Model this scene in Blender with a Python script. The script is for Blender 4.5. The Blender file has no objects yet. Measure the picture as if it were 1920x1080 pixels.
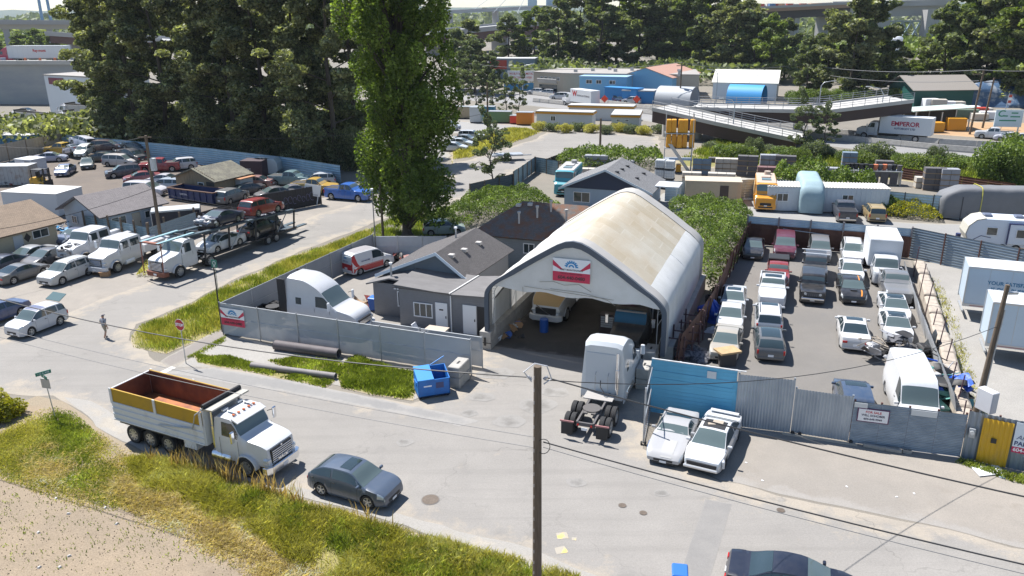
import bpy,bmesh,math,random
from mathutils import Vector,Matrix,noise
random.seed(7)
R=math.radians
V=Vector
S=bpy.context.scene
COL=S.collection
# ------------------------------------------------------------------ camera
FP,YH,ROLL,CH=1500.0,22.0,-0.0087,20.8  # focal length in photo pixels, horizon row, roll, drone height
TH=math.atan((540-YH)/FP)
cd=bpy.data.cameras.new('camera');cam=bpy.data.objects.new('camera',cd);COL.objects.link(cam)
cd.sensor_width=36;cd.lens=36*FP/1920;cd.clip_start=0.5;cd.clip_end=9000
cam.matrix_world=Matrix.Translation((0,0,CH))@Matrix.Rotation(R(90)-TH,4,'X')@Matrix.Rotation(ROLL,4,'Z')
S.camera=cam
S.render.resolution_x,S.render.resolution_y=1024,576
# ------------------------------------------------------------------ sky and sun
SUN_EL,SUN_AZ=R(58),math.atan2(-0.73,0.68)
W=bpy.data.worlds.new('World');S.world=W;W.use_nodes=True
wn=W.node_tree.nodes;wl=W.node_tree.links
sky=wn.new('ShaderNodeTexSky');sky.sky_type='NISHITA';sky.sun_disc=False
sky.sun_elevation=SUN_EL;sky.sun_rotation=SUN_AZ;sky.air_density=1.0;sky.dust_density=.2;sky.ozone_density=2.0
wl.new(sky.outputs[0],wn['Background'].inputs[0]);wn['Background'].inputs[1].default_value=0.082
sl=bpy.data.lights.new('sun','SUN');sl.energy=5.0;sl.angle=R(0.5);sl.color=(1,0.965,0.92)
sun=bpy.data.objects.new('sun',sl);COL.objects.link(sun)
sd=V((math.sin(SUN_AZ)*math.cos(SUN_EL),math.cos(SUN_AZ)*math.cos(SUN_EL),math.sin(SUN_EL)))
sun.rotation_euler=sd.to_track_quat('Z','Y').to_euler()
S.view_settings.view_transform='Standard';S.view_settings.look='None'
S.view_settings.exposure=0.90;S.view_settings.gamma=1
# ------------------------------------------------------------------ ground points from photo pixels
_c,_s=math.cos(TH),math.sin(TH)
_R=V((1,0,0));_F=V((0,_c,-_s));_U=V((0,_s,_c))
_R2=math.cos(ROLL)*_R+math.sin(ROLL)*_U;_U2=-math.sin(ROLL)*_R+math.cos(ROLL)*_U
def g(x,y,z=0.0):
 d=_F+_R2*((x-960)/FP)-_U2*((y-540)/FP)
 return V((0,0,CH))+d*((z-CH)/d.z)
def hgt(x,y,yt):
 """height of something standing on the ground at photo pixel x, y whose top shows at row yt"""
 b=g(x,y);lo,hi=0.0,60.0
 for _ in range(40):
  m=(lo+hi)/2;v=V((b.x,b.y,m-CH));yy=540-FP*v.dot(_U2)/v.dot(_F)
  if yy>yt:lo=m
  else:hi=m
 return lo
def ang(a,b):
 d=g(*b)-g(*a);return math.atan2(d.y,d.x)
 # ------------------------------------------------------------------ materials
MATS={}
def M(name,c=(.5,.5,.5),rough=.7,metal=0.,nv=0.,ns=4.,c2=None,bump=0.,bs=None,coat=0.,spec=.5,trans=0.,world=False,thr=None,sc=(1,1,1),emit=0.):
 if name in MATS:return MATS[name]
 m=bpy.data.materials.new(name);m.use_nodes=True;MATS[name]=m
 n=m.node_tree.nodes;l=m.node_tree.links;b=n['Principled BSDF']
 b.inputs['Base Color'].default_value=(*c,1);b.inputs['Roughness'].default_value=rough;b.inputs['Metallic'].default_value=metal
 b.inputs['Coat Weight'].default_value=coat;b.inputs['Coat Roughness'].default_value=.08;b.inputs['Specular IOR Level'].default_value=spec
 m.diffuse_color=(*c,1)
 if nv or c2 or bump:
  if world:vec=n.new('ShaderNodeNewGeometry').outputs['Position']
  else:vec=n.new('ShaderNodeTexCoord').outputs['Object']
  mp=n.new('ShaderNodeMapping');mp.inputs['Scale'].default_value=sc;l.new(vec,mp.inputs[0]);vec=mp.outputs[0]
 if nv or c2:
  t=n.new('ShaderNodeTexNoise');t.inputs['Scale'].default_value=ns;t.inputs['Detail'].default_value=6;t.inputs['Roughness'].default_value=.62
  l.new(vec,t.inputs['Vector'])
  r=n.new('ShaderNodeValToRGB')
  if c2:
   lo,hi=thr or(.4,.62)
   r.color_ramp.elements[0].position=lo;r.color_ramp.elements[1].position=hi
   r.color_ramp.elements[0].color=(*c,1);r.color_ramp.elements[1].color=(*c2,1)
  else:
   r.color_ramp.elements[0].position=.25;r.color_ramp.elements[1].position=.75
   r.color_ramp.elements[0].color=(*[x*(1-nv)for x in c],1);r.color_ramp.elements[1].color=(*[min(1,x*(1+nv))for x in c],1)
  l.new(t.outputs[0],r.inputs[0]);l.new(r.outputs[0],b.inputs['Base Color'])
 if bump:
  t2=n.new('ShaderNodeTexNoise');t2 .inputs['Scale'].default_value=bs or ns*6;t2 .inputs['Detail'].default_value=4;l.new(vec,t2 .inputs['Vector'])
  bp=n.new('ShaderNodeBump');bp.inputs['Strength'].default_value=bump;bp.inputs['Distance'].default_value=.03
  l.new(t2 .outputs[0],bp.inputs['Height']);l.new(bp.outputs[0],b.inputs['Normal'])
 if trans:b.inputs['Transmission Weight'].default_value=trans
 if emit:b.inputs['Emission Color'].default_value=(*c,1);b.inputs['Emission Strength'].default_value=emit
 return m
def paint(c,rough=.32,metal=0.,dust=.14):
 """car paint with a thin uneven film of road dust"""
 name='paint_%d_%d_%d_%d'%(*[round(x*255)for x in c],round(dust*100))
 if name in MATS:return MATS[name]
 m=M(name,c,rough,metal,coat=.6)
 n=m.node_tree.nodes;l=m.node_tree.links;b=n['Principled BSDF']
 tc=n.new('ShaderNodeTexCoord');t=n.new('ShaderNodeTexNoise');t.inputs['Scale'].default_value=3.3;t.inputs['Detail'].default_value=8;t.inputs['Roughness'].default_value=.7
 l.new(tc.outputs['Object'],t.inputs['Vector'])
 r=n.new('ShaderNodeMapRange');r.inputs['From Min'].default_value=.38;r.inputs['From Max'].default_value=.75;r.inputs['To Max'].default_value=dust
 l.new(t.outputs[0],r.inputs['Value'])
 mx=n.new('ShaderNodeMix');mx.data_type='RGBA';mx.inputs[6].default_value=(*c,1);mx.inputs[7].default_value=(.34,.31,.27,1)
 l.new(r.outputs[0],mx.inputs[0]);l.new(mx.outputs[2],b.inputs['Base Color'])
 rr=n.new('ShaderNodeMapRange');rr.inputs['To Min'].default_value=rough;rr.inputs['To Max'].default_value=.7
 l.new(r.outputs[0],rr.inputs['Value']);l.new(rr.outputs[0],b.inputs['Roughness'])
 return m
GLASS=M('dark_glass',(.025,.04,.046),.05,spec=1.)
WSG=M('windshield_glass',(.085,.115,.115),.05,spec=1.)
GLASSL=M('pale_glass',(.10,.15,.15),.08,spec=.8)
TYRE=M('rubber',(.022,.022,.023),.85,nv=.3,ns=8)
RIM=M('alloy',(.48,.49,.5),.35,.7)
RIMD=M('dark_alloy',(.05,.05,.055),.4,.5)
BLK=M('black_plastic',(.018,.018,.02),.6)
CHR=M('chrome',(.75,.76,.78),.18,1.)
HEAD=M('headlight_lens',(.55,.58,.6),.08,.3)
TAIL=M('taillight_lens',(.42,.015,.012),.12)
PLATE=M('plate_white',(.75,.76,.78),.5)
GALV=M('galvanised',(.42,.44,.46),.45,.6,nv=.15,ns=3)
WOODP=M('pole_wood',(.13,.098,.07),.9,nv=.35,ns=3,sc=(6,6,.5),bump=.4)
CONC=M('concrete',(.36,.345,.32),.9,nv=.2,ns=2.2,bump=.25)
WHITE=M('white_paint',(.72,.73,.75),.5,nv=.06,ns=2)
# ------------------------------------------------------------------ mesh building
class MB:
 def __init__(s):s.v=[];s.f=[];s.m=[];s.T=None
 def av(s,p):
  p=V(p);s.v.append(s.T@p if s.T else p);return len(s.v)-1
 def face(s,idx,mi=0):s.f.append(tuple(idx));s.m.append(mi)
 def poly(s,pts,mi=0):s.face([s.av(p)for p in pts],mi);return s
 def box(s,x0,x1,y0,y1,z0,z1,mi=0):
  i=[s.av(p)for p in((x0,y0,z0),(x1,y0,z0),(x1,y1,z0),(x0,y1,z0),(x0,y0,z1),(x1,y0,z1),(x1,y1,z1),(x0,y1,z1))]
  for q in((3,2,1,0),(4,5,6,7),(0,1,5,4),(1,2,6,5),(2,3,7,6),(3,0,4,7)):s.face([i[k]for k in q],mi)
  return s
 def cbox(s,c,d,mi=0,rz=0.):
  o=s.T;m=Matrix.Translation(c)@Matrix.Rotation(rz,4,'Z');s.T=(o@m)if o else m
  s.box(-d[0]/2,d[0]/2,-d[1]/2,d[1]/2,-d[2]/2,d[2]/2,mi);s.T=o;return s
 def ring(s,pts):return[s.av(p)for p in pts]
 def bridge(s,a,b,mi=0,closed=True):
  n=len(a)
  for k in range(n if closed else n-1):s.face((a[k],a[(k+1)%n],b[(k+1)%n],b[k]),mi)
 def loft(s,rings,mi=0,closed=True,caps=True):
  ids=[s.ring(r)for r in rings]
  for a,b in zip(ids,ids[1:]):s.bridge(a,b,mi,closed)
  if caps:s.face(ids[0][::-1],mi);s.face(ids[-1],mi)
  return s
 def cyl(s,p0,p1,r0,r1=None,n=10,mi=0,caps=True):
  p0,p1=V(p0),V(p1);r1=r0 if r1 is None else r1;d=(p1-p0).normalized()
  a=d.orthogonal().normalized();b=d.cross(a)
  c=[(math.cos(2*math.pi*k/n),math.sin(2*math.pi*k/n))for k in range(n)]
  return s.loft([[p0+(a*x+b*y)*r0 for x,y in c],[p1+(a*x+b*y)*r1 for x,y in c]],mi,True,caps)
 def tube(s,pts,r,n=6,mi=0,caps=True):
  pts=[V(p)for p in pts];rings=[];a=None
  for k,p in enumerate(pts):
   d=(pts[min(k+1,len(pts)-1)]-pts[max(k-1,0)]).normalized()
   a=d.orthogonal().normalized()if a is None else(a-d*a.dot(d)).normalized()
   b=d.cross(a);rr=r[k]if isinstance(r,(list,tuple))else r
   rings.append([p+(a*math.cos(2*math.pi*j/n)+b*math.sin(2*math.pi*j/n))*rr for j in range(n)])
  return s.loft(rings,mi,True,caps)
 def prism(s,pts,z0,z1,mi=0):  # pts: plan polygon, counter-clockwise
  return s.loft([[(p[0],p[1],z0)for p in pts],[(p[0],p[1],z1)for p in pts]],mi)
 def side(s,pts,y0,y1,mi=0):  # pts: x,z outline extruded in y
  return s.loft([[(p[0],y1,p[1])for p in pts],[(p[0],y0,p[1])for p in pts]],mi)
 def lathe(s,prof,n=20,mi=0,axis='Y'):  # prof: (radius, offset along the axis)
  rings=[]
  for r,o in prof:
   rg=[]
   for k in range(n):
    c,t=math.cos(2*math.pi*k/n)*r,math.sin(2*math.pi*k/n)*r
    rg.append((c,o,t)if axis=='Y' else(c,t,o))
   rings.append(rg)
  return s.loft(rings,mi,True,False)
 def mesh(s,name='m',smooth=None,bevel=0.):
  me=bpy.data.meshes.new(name);me.from_pydata([tuple(p)for p in s.v],[],s.f)
  me.polygons.foreach_set('material_index',s.m)
  bm=bmesh.new();bm.from_mesh(me);bmesh.ops.recalc_face_normals(bm,faces=bm.faces[:])
  if bevel:
   es=[e for e in bm.edges if len(e.link_faces)==2 and e.calc_face_angle(0)>.5]
   bmesh.ops.bevel(bm,geom=es,offset=bevel,segments=1,affect='EDGES',clamp_overlap=True)
  bm.to_mesh(me);bm.free()
  if smooth:
   me.polygons.foreach_set('use_smooth',[True]*len(me.polygons));me.set_sharp_from_angle(angle=R(smooth))
  me.update();return me
 def build(s,name,mats,parent=None,smooth=None,bevel=0.,loc=None,rz=0.):
  me=s.mesh(name,smooth,bevel);return link(name,me,mats,parent,loc,rz)
def link(name,me,mats,parent=None,loc=None,rz=0.):
 if not isinstance(mats,(list,tuple)):mats=[mats]
 if not me.materials:
  for m in mats:me.materials.append(m)
 o=bpy.data.objects.new(name,me);COL.objects.link(o)
 for k,m in enumerate(mats):
  if me.materials[k]is not m:o.material_slots[k].link='OBJECT';o.material_slots[k].material=m
 if parent:o.parent=parent
 if loc is not None:o.location=loc
 if rz:o.rotation_euler=(0,0,rz)
 return o
def tag(o,label=None,cat=None,group=None,kind=None):
 if label:o['label']=label
 if cat:o['category']=cat
 if group:o['group']=group
 if kind:o['kind']=kind
 return o
def thing(name,label,cat,loc=(0,0,0),rz=0.,group=None):
 o=bpy.data.objects.new(name,None);COL.objects.link(o);o.empty_display_size=.3
 o.location=loc;o.rotation_euler=(0,0,rz);return tag(o,label,cat,group)
def part(parent,name,mb,mats,smooth=None,bevel=0.,loc=None,rz=0.):return mb.build(name,mats,parent,smooth,bevel,loc,rz)
def struct(name,mb,mats,smooth=None):return tag(mb.build(name,mats,None,smooth),kind='structure')
STUFFP={'door_seams','door_handles','bolts','rivets','marker_lights'}
class Kit:
 """parts of a thing as shared meshes; put() places one individual"""
 def __init__(s):s.p=[]
 def add(s,name,mb,mats,smooth=None,bevel=0.,parent=None,loc=None,rz=0.,T=None):
  me=mb if isinstance(mb,bpy.types.Mesh)else mb.mesh(name,smooth,bevel)
  s.p.append((name,me,mats if isinstance(mats,(list,tuple))else[mats],parent,loc,rz,T));return len(s.p)-1
 def put(s,name,label,cat,loc,rz=0.,group=None,col=None,tilt=None,scale=None,skip=()):
  root=thing(name,label,cat,loc,rz,group)
  if tilt:root.rotation_euler=(tilt[0],tilt[1],rz)
  if scale:root.scale=scale if isinstance(scale,tuple)else(scale,)*3
  obs=[]
  for nm,me,mats,pa,lo,r,T in s.p:
   if nm in skip or(pa is not None and obs[pa]is None):obs.append(None);continue
   mm=[(col or{}).get(m)or MATS.get(m)or M(m)if isinstance(m,str)else m for m in mats]
   o=link(nm,me,mm,obs[pa]if pa is not None else root,lo,r)
   if T:o.matrix_local=T
   if nm in STUFFP:o['kind']='stuff'
   obs.append(o)
  return root
def text_mesh(txt,size,name='lettering',bold=0.,extr=.004,align='CENTER',shear=0.,sx=1.):
 cu=bpy.data.curves.new('t','FONT');cu.body=txt;cu.size=size;cu.align_x=align;cu.align_y='CENTER';cu.extrude=extr;cu.offset=bold;cu.shear=shear;cu.resolution_u=3
 o=bpy.data.objects.new('t',cu);COL.objects.link(o);bpy.context.view_layer.update()
 me=bpy.data.meshes.new_from_object(o.evaluated_get(bpy.context.evaluated_depsgraph_get()));bpy.data.objects.remove(o);bpy.data.curves.remove(cu)
 if sx!=1:me.transform(Matrix.Diagonal((sx,1,1,1)))
 me.name=name;me.materials.clear();return me
def wall_matrix(p,right,up=(0,0,1)):
 """x along right, y up, z out of the wall"""
 r=V(right).normalized();u=V(up);u=(u-r*u.dot(r)).normalized();o=r.cross(u)
 return Matrix(((r.x,u.x,o.x,p[0]),(r.y,u.y,o.y,p[1]),(r.z,u.z,o.z,p[2]),(0,0,0,1)))
def lettering(parent,txt,size,mat,T,**k):
 o=link('lettering',text_mesh(txt,size,**k),mat,parent);o.matrix_local=T;return o
def pchip(keys):
 xs=[k[0]for k in keys];ys=[k[1]for k in keys];n=len(xs)
 d=[(ys[i+1]-ys[i])/(xs[i+1]-xs[i])for i in range(n-1)];m=[0.]*n;m[0]=d[0];m[-1]=d[-1]
 for i in range(1,n-1):
  if d[i-1]*d[i]>0:
   a,b=xs[i]-xs[i-1],xs[i+1]-xs[i];m[i]=3*(a+b)/((2*b+a)/d[i-1]+(b+2*a)/d[i])
 def f(x):
  if x<=xs[0]:return ys[0]
  if x>=xs[-1]:return ys[-1]
  i=0
  while x>xs[i+1]:i+=1
  h=xs[i+1]-xs[i];t=(x-xs[i])/h
  return(ys[i]*(1+2*t)*(1-t)**2+h*m[i]*t*(1-t)**2+ys[i+1]*t*t*(3-2*t)+h*m[i+1]*t*t*(t-1))
 return f
def lerp(a,b,t):return a+(b-a)*t
# ------------------------------------------------------------------ cars: a lofted body, glass panels lying on it, wheels, lamps
def tyre_mesh(r,w):
 return MB().lathe([(r*.62,-w/2*.8),(r*.9,-w/2),(r*.985,-w/2*.82),(r,-w/2*.4),(r,w/2*.4),(r*.985,w/2*.82),(r*.9,w/2),(r*.62,w/2*.8),(r*.62,-w/2*.8)],22).mesh('wheel',40)
def rim_mesh(r,w,spokes=5):
 mb=MB();R0=r*.64
 mb.lathe([(R0*.72,w/2*.1),(R0*.9,w/2*.2),(R0*.93,w/2*.86),(R0,w/2*.86),(R0,-w/2*.8)],22)
 mb.lathe([(.001,w/2*.1),(R0*.95,w/2*.1)],16,1)
 for k in range(spokes):
  a=2*math.pi*k/spokes;o=mb.T;mb.T=Matrix.Rotation(a,4,'Y')
  mb.box(-R0*.13,R0*.13,w/2*.4,w/2*.8,R0*.1,R0*.93);mb.T=o
 mb.cyl((0,w/2*.3,0),(0,w/2*.85,0),R0*.25,n=10)
 return mb.mesh('rim',35)
CARS={}
SPEC={'sedan':dict(L=4.7,W=1.82,H=1.45,wb=2.75,r=.33,top=[(-.5,.42),(-.494,.55),(-.475,.665),(-.36,.70),(-.325,.715),(-.15,.955),(-.05,1.),(.05,.99),(.10,.955),(.275,.675),(.31,.655),(.43,.575),(.485,.49),(.5,.36)],belt=(.665,.615),ws=(.275,.095),rw=(-.325,-.155),tum=.25,doors=4),'coupe':dict(L=4.55,W=1.83,H=1.33,wb=2.65,r=.33,top=[(-.5,.45),(-.494,.6),(-.475,.70),(-.39,.735),(-.35,.75),(-.12,.97),(-.03,1.),(.03,.985),(.07,.955),(.24,.70),(.28,.675),(.43,.58),(.485,.48),(.5,.36)],belt=(.70,.64),ws=(.24,.065),rw=(-.36,-.13),tum=.27,doors=2),'hatch':dict(L=4.2,W=1.78,H=1.48,wb=2.6,r=.32,top=[(-.5,.4),(-.497,.54),(-.48,.66),(-.35,.93),(-.28,.98),(-.1,1.),(.02,.99),(.08,.955),(.27,.66),(.31,.64),(.44,.555),(.487,.47),(.5,.34)],belt=(.66,.61),ws=(.27,.075),rw=(-.478,-.36),tum=.24,doors=4),'suv':dict(L=4.55,W=1.84,H=1.68,wb=2.65,r=.36,top=[(-.5,.38),(-.498,.52),(-.488,.60),(-.43,.92),(-.385,.97),(-.15,1.),(.02,.995),(.085,.955),(.25,.655),(.29,.635),(.44,.565),(.487,.50),(.5,.34)],belt=(.645,.60),ws=(.252,.082),rw=(-.486,-.432),tum=.19,doors=4),'cross':dict(L=4.4,W=1.8,H=1.55,wb=2.65,r=.35,top=[(-.5,.40),(-.497,.53),(-.475,.665),(-.34,.90),(-.27,.96),(-.09,1.),(.02,.99),(.075,.955),(.245,.665),(.285,.645),(.43,.57),(.486,.48),(.5,.34)],belt=(.69,.605),ws=(.247,.072),rw=(-.472,-.345),tum=.25,doors=4),'van':dict(L=5.1,W=1.97,H=1.78,wb=3.0,r=.35,top=[(-.5,.36),(-.498,.5),(-.49,.58),(-.455,.92),(-.42,.965),(-.2,1.),(.05,.985),(.13,.94),(.31,.63),(.345,.61),(.45,.53),(.488,.45),(.5,.3)],belt=(.62,.575),ws=(.312,.13),rw=(-.487,-.455),tum=.17,doors=4),'cargo':dict(L=4.6,W=1.8,H=2.0,wb=2.92,r=.33,top=[(-.5,.30),(-.498,.5),(-.49,.93),(-.46,.985),(-.2,1.),(.08,.985),(.14,.94),(.29,.60),(.33,.57),(.45,.49),(.49,.41),(.5,.28)],belt=(.545,.52),ws=(.293,.14),rw=None,tum=.13,doors=2),'transit':dict(L=5.9,W=2.05,H=2.55,wb=3.5,r=.36,top=[(-.5,.25),(-.499,.5),(-.495,.94),(-.47,.985),(-.2,1.),(.2,.985),(.24,.93),(.38,.54),(.41,.51),(.47,.43),(.492,.36),(.5,.22)],belt=(.50,.47),ws=(.382,.27),rw=None,tum=.12,doors=2),'pickup':dict(L=5.7,W=2.0,H=1.92,wb=3.6,r=.40,top=[(-.5,.42),(-.499,.60),(-.496,.66),(-.17,.665),(-.155,.68),(-.125,.93),(-.10,.975),(0.,1.),(.06,.99),(.10,.95),(.205,.67),(.235,.645),(.455,.60),(.488,.54),(.5,.34)],belt=(.645,.62),ws=(.208,.098),rw=(-.157,-.128),tum=.17,doors=4,bed=(-.49,-.175)),'jeep':dict(L=4.6,W=1.85,H=1.85,wb=2.95,r=.41,top=[(-.5,.36),(-.499,.56),(-.495,.62),(-.485,.93),(-.47,.97),(-.3,1.),(.03,.995),(.055,.95),(.105,.65),(.125,.625),(.43,.59),(.462,.56),(.47,.36)],belt=(.625,.61),ws=(.107,.056),rw=(-.494,-.485),tum=.10,doors=4),'vette':dict(L=4.5,W=1.86,H=1.22,wb=2.6,r=.33,top=[(-.5,.52),(-.496,.68),(-.475,.79),(-.38,.81),(-.32,.83),(-.19,.96),(-.12,1.),(-.06,.985),(-.02,.93),(.09,.75),(.13,.72),(.36,.62),(.46,.50),(.5,.36)],belt=(.76,.67),ws=(.092,-.022),rw=(-.33,-.20),tum=.27,doors=2),'oldvan':dict(L=5.0,W=2.0,H=2.05,wb=3.0,r=.36,top=[(-.5,.30),(-.499,.5),(-.492,.93),(-.46,.98),(-.2,1.),(.2,.985),(.25,.94),(.34,.60),(.36,.57),(.475,.52),(.492,.47),(.5,.26)],belt=(.57,.545),ws=(.342,.255),rw=None,tum=.14,doors=2),}
def car_kit(kind):
 if kind in CARS:return CARS[kind]
 p=SPEC[kind];L,Wd,H,wb,r=p['L'],p['W']/2,p['H'],p['wb'],p['r']
 tk=p.get('truck')
 top=pchip([(x*L,z*(1 if tk else H))for x,z in p['top']])
 xf=(L-wb)/2*-.06;xw=(wb/2+xf,-wb/2+xf);gc=p.get('gc',r*.62);ar=r*1.16
 if tk:xw=(0.,)
 x0,x1=p['top'][0][0]*L,p['top'][-1][0]*L
 boxy=p['tum']<.14
 pchip_w=pchip(p['wk'])if tk else None
 def width(x):
  e=max(0,(abs(x-(x0+x1)/2)/((x1-x0)/2)-.72)/.28)
  if tk:return Wd*pchip_w(x)
  return Wd*(1-(.05 if boxy else .13)*e**2.2-.03*(x>0)*e)
 def belt(x):
  t=(x-x0)/(x1-x0);return min((1 if tk else H)*lerp(p['belt'][0],p['belt'][1],t),top(x)-.015)
 def zbot(x):
  z=gc+(0 if tk else .10*max(0,(abs(x)/(L/2)-.9)/.1)*.6)
  for c in xw:
   if abs(x-c)<ar:z=max(z,r*.95+math.sqrt(ar*ar-(x-c)**2)*1.0)
  return z
 def half(x):
  w=width(x);zt=top(x);zb=belt(x);z0=zbot(x);cab=max(0,(zt-zb)/(H-zb))
  wr=w*lerp(.90,.97-p['tum'],min(1,cab*1.15))if cab>.12 else w*lerp(.93,.90,cab/.12)
  zc=(1.3 if zb>1.35 else zb*.9)if tk else(.40*H if zb>.42*H else zb*.9)
  zl=max(z0+.02,gc+.12)
  zm=max(zl+.02,zc);zb2=max(zb,zm+.02)
  return[(w*.93,z0),(w*.985,zl),(w,zm),(w*.962,zb2),(wr,zb2+max(.004,(zt-zb2)*.93)),(wr*.72,zt-.008-.010*cab),(0,zt)]
 xs=set()
 for a,b in zip(p['top'],p['top'][1:]):
  n=max(1,int((b[0]-a[0])*L/.22))
  for k in range(n+1):xs.add(round(lerp(a[0],b[0],k/n)*L,4))
 for c in xw:
  for k in range(-7,8):xs.add(round(c+ar*math.sin(k/7*math.pi/2)*.999,4))
  xs.add(round(c+ar*1.02,4));xs.add(round(c-ar*1.02,4))
 xs=sorted(x for x in xs if x0<=x<=x1)
 K=Kit();mb=MB();rings=[]
 for x in xs:
  h=half(x);rings.append([(x,y,z)for y,z in h]+[(x,-y,z)for y,z in h[-2::-1]])
 mb.loft(rings,0,False,True)
 body=K.add('cab' if tk else 'body',mb,'PAINT',38)
 def Sf(x,t,off=.006):
  def q(x,t):
   sg=1
   if t>6:t=12-t;sg=-1
   h=half(x);i=min(5,int(t));f=t-i
   return V((x,sg*lerp(h[i][0],h[i+1][0],f),lerp(h[i][1],h[i+1][1],f)))
  a=q(x,t);dx=q(min(x+.02,x1),t)-q(max(x-.02,x0),t);dt=q(x,min(12,t+.04))-q(x,max(0,t-.04))
  n=dx.cross(dt)
  if n.length<1e-9:n=V((0,0,1))
  n.normalize()
  if n.dot(V((0,a.y,a.z-.35*H)))<0:n=-n
  return a+n*off
 def patch(xa,xb,ta,tb,nx=5,nt=4,off=.006):
  m=MB();G=[]
  for j in range(nt+1):
   t=lerp(ta,tb,j/nt);A=xa(t)if callable(xa)else xa;B=xb(t)if callable(xb)else xb
   G.append(m.ring([Sf(lerp(A,B,k/nx),t,off)for k in range(nx+1)]))
  for a,b in zip(G,G[1:]):m.bridge(a,b,0,False)
  return m
 wa,wt=p['ws'][0]*L,p['ws'][1]*L
 def zt_(x,z):
  h=half(x);return 3+max(.05,min(.93,(z-h[3][1])/max(.01,h[4][1]-h[3][1])))
 def zpatch(xa,xb,za,zb_,sgn,nx=6,off=.008):
  m=MB();G=[]
  for j in range(4):
   row=[]
   for k in range(nx+1):
    x=lerp(xa,xb,k/nx);t=lerp(zt_(x,za),zt_(x,zb_),j/3);row.append(Sf(x,t if sgn>0 else 12-t,off))
   G.append(m.ring(row))
  for a,b in zip(G,G[1:]):m.bridge(a,b,0,False)
  return m
 K.add('windshield',patch(wa-.015,wt+.02,4.12,7.88,6,8),'WS',60)
 if p['rw']:
  ra,rt=p['rw'][0]*L,p['rw'][1]*L
  K.add('rear_window',patch(ra+.01,rt-.01,4.2,7.8,6,8),'GLASS',60)
 if tk:
  for(a,b,za,zb_)in p['win']:
   for sgn in(1,-1):K.add('side_window',zpatch(a,b,za,zb_,sgn),'GLASS',60)
  K.dim=(L,Wd*2,H,x0,x1,top,width,belt,Sf,patch);K.zp=zpatch;K.half=half
  return K
  # side glass between pillars
 rear=(p['rw'][0]*L*.93 if p['rw']and kind not in('pickup',)else(-.12*L if kind=='pickup' else wt-.95))
 if kind in('suv','van','jeep','hatch','cross'):rear=(p['rw'][0]+.035)*L
 front=wa-.09
 cuts=[front,wt-.12-.0,None,rear]
 mid=(wt-.05+rear)/2 if kind not in('suv','van','jeep','coupe','cargo','transit','oldvan')else wt-1.0
 spans=[]
 if p['doors']==4:
  b0=wt-.62 if kind in('suv','van','jeep')else(wt+rear)/2+.12
  spans=[(b0,front),(rear,b0-.1)]
  if kind in('suv','van','jeep'):
   c0=b0-.1-(.95 if kind!='van' else 1.15);spans=[(b0,front),(c0,b0-.1),(rear,c0-.1)]
 elif kind in('coupe','vette'):spans=[(rear*.62,front)]
 else:spans=[(wt-.75,front)]
 for a,b in spans:
  for sgn in(0,1):
   ta,tb=(3.14,3.9)if not sgn else(8.86,8.1)
   K.add('side_window',patch(a,b,ta,tb,6,2,.005),'GLASS',60)
   # door seams, sill trim and wheel-arch liners
 tr=MB()
 for a,b in spans:
  for x in(a-.05,)+((b-.25,)if b==front else()):
   for sgn in(0,1):
    G=[]
    for k in range(5):
     t=lerp(1.0,3.05,k/4);t=t if not sgn else 12-t
     G.append(tr.ring([Sf(x-.007,t,.003),Sf(x+.007,t,.003)]))
    for c,d in zip(G,G[1:]):tr.bridge(c,d,0,False)
 K.add('door_seams',tr,BLK)
 ub=MB().box(x0+.12,x1-.12,-Wd*.74,Wd*.74,gc-.02,gc+.30);K.add('underbody',ub,BLK)
 if p['top'][-1][0]==.5 or kind=='jeep':
  h=half(x1-.02);zg=.40*H
  gr=MB()
  if kind=='jeep':
   gr.box(x1-.05,x1+.015,-Wd*.5,Wd*.5,.42*H,.55*H)
  else:gr.box(x1-.10,x1+.012,-Wd*.5,Wd*.5,.235*H,.33*H);gr.box(x1-.1,x1+.008,-Wd*.62,Wd*.62,.15*H,.205*H)
  K.add('grille',gr,BLK,None,.01)
 for sgn in(1,-1):
  ta,tb=(2.15,3.6)if sgn>0 else(9.85,8.4)
  if kind=='jeep':K.add('headlight',MB().cyl((x1-.02,sgn*Wd*.56,.49*H),(x1+.03,sgn*Wd*.56,.49*H),.10,n=12),HEAD)
  else:K.add('headlight',patch(x1-.36,x1-.015,ta,tb,5,3,.006),HEAD,60)
  if kind in('suv','van','jeep','pickup','cargo','transit','oldvan','hatch'):
   K.add('taillight',MB().box(x0-.012,x0+.1,sgn*Wd*.78,sgn*Wd*.9,.40*H,.58*H),TAIL,None,.01)
  else:
   K.add('taillight',MB().box(x0-.014,x0+.12,sgn*Wd*.55,sgn*Wd*.86,.44*H,.535*H),TAIL,None,.012)
  bx=MB();bx.cbox((wa-.22,sgn*(width(wa-.22)+.06),belt(wa-.2)+.09),(.12,.22,.14))
  K.add('wing_mirror',bx,'PAINT',None,.03)
 bp=MB();bp.box(x0-.03,x0+.05,-Wd*.8,Wd*.8,.2*H,.29*H);K.add('rear_bumper',bp,'TRIM',None,.02)
 K.add('licence_plate',MB().box(x0-.036,x0-.01,-.16,.16,.30*H,.30*H+.15),PLATE)
 K.add('licence_plate',MB().box(x1+.012,x1+.024,-.16,.16,.235*H-.06,.235*H+.05),PLATE)
 hd=MB()
 for a,b in spans[:2]:
  for sgn in(1,-1):
   q=Sf(a+.12,2.72,.0);hd.cbox((q.x,sgn*(abs(q.y)+.012),q.z),(.17,.025,.03))
 K.add('door_handles',hd,'TRIM')
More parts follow.
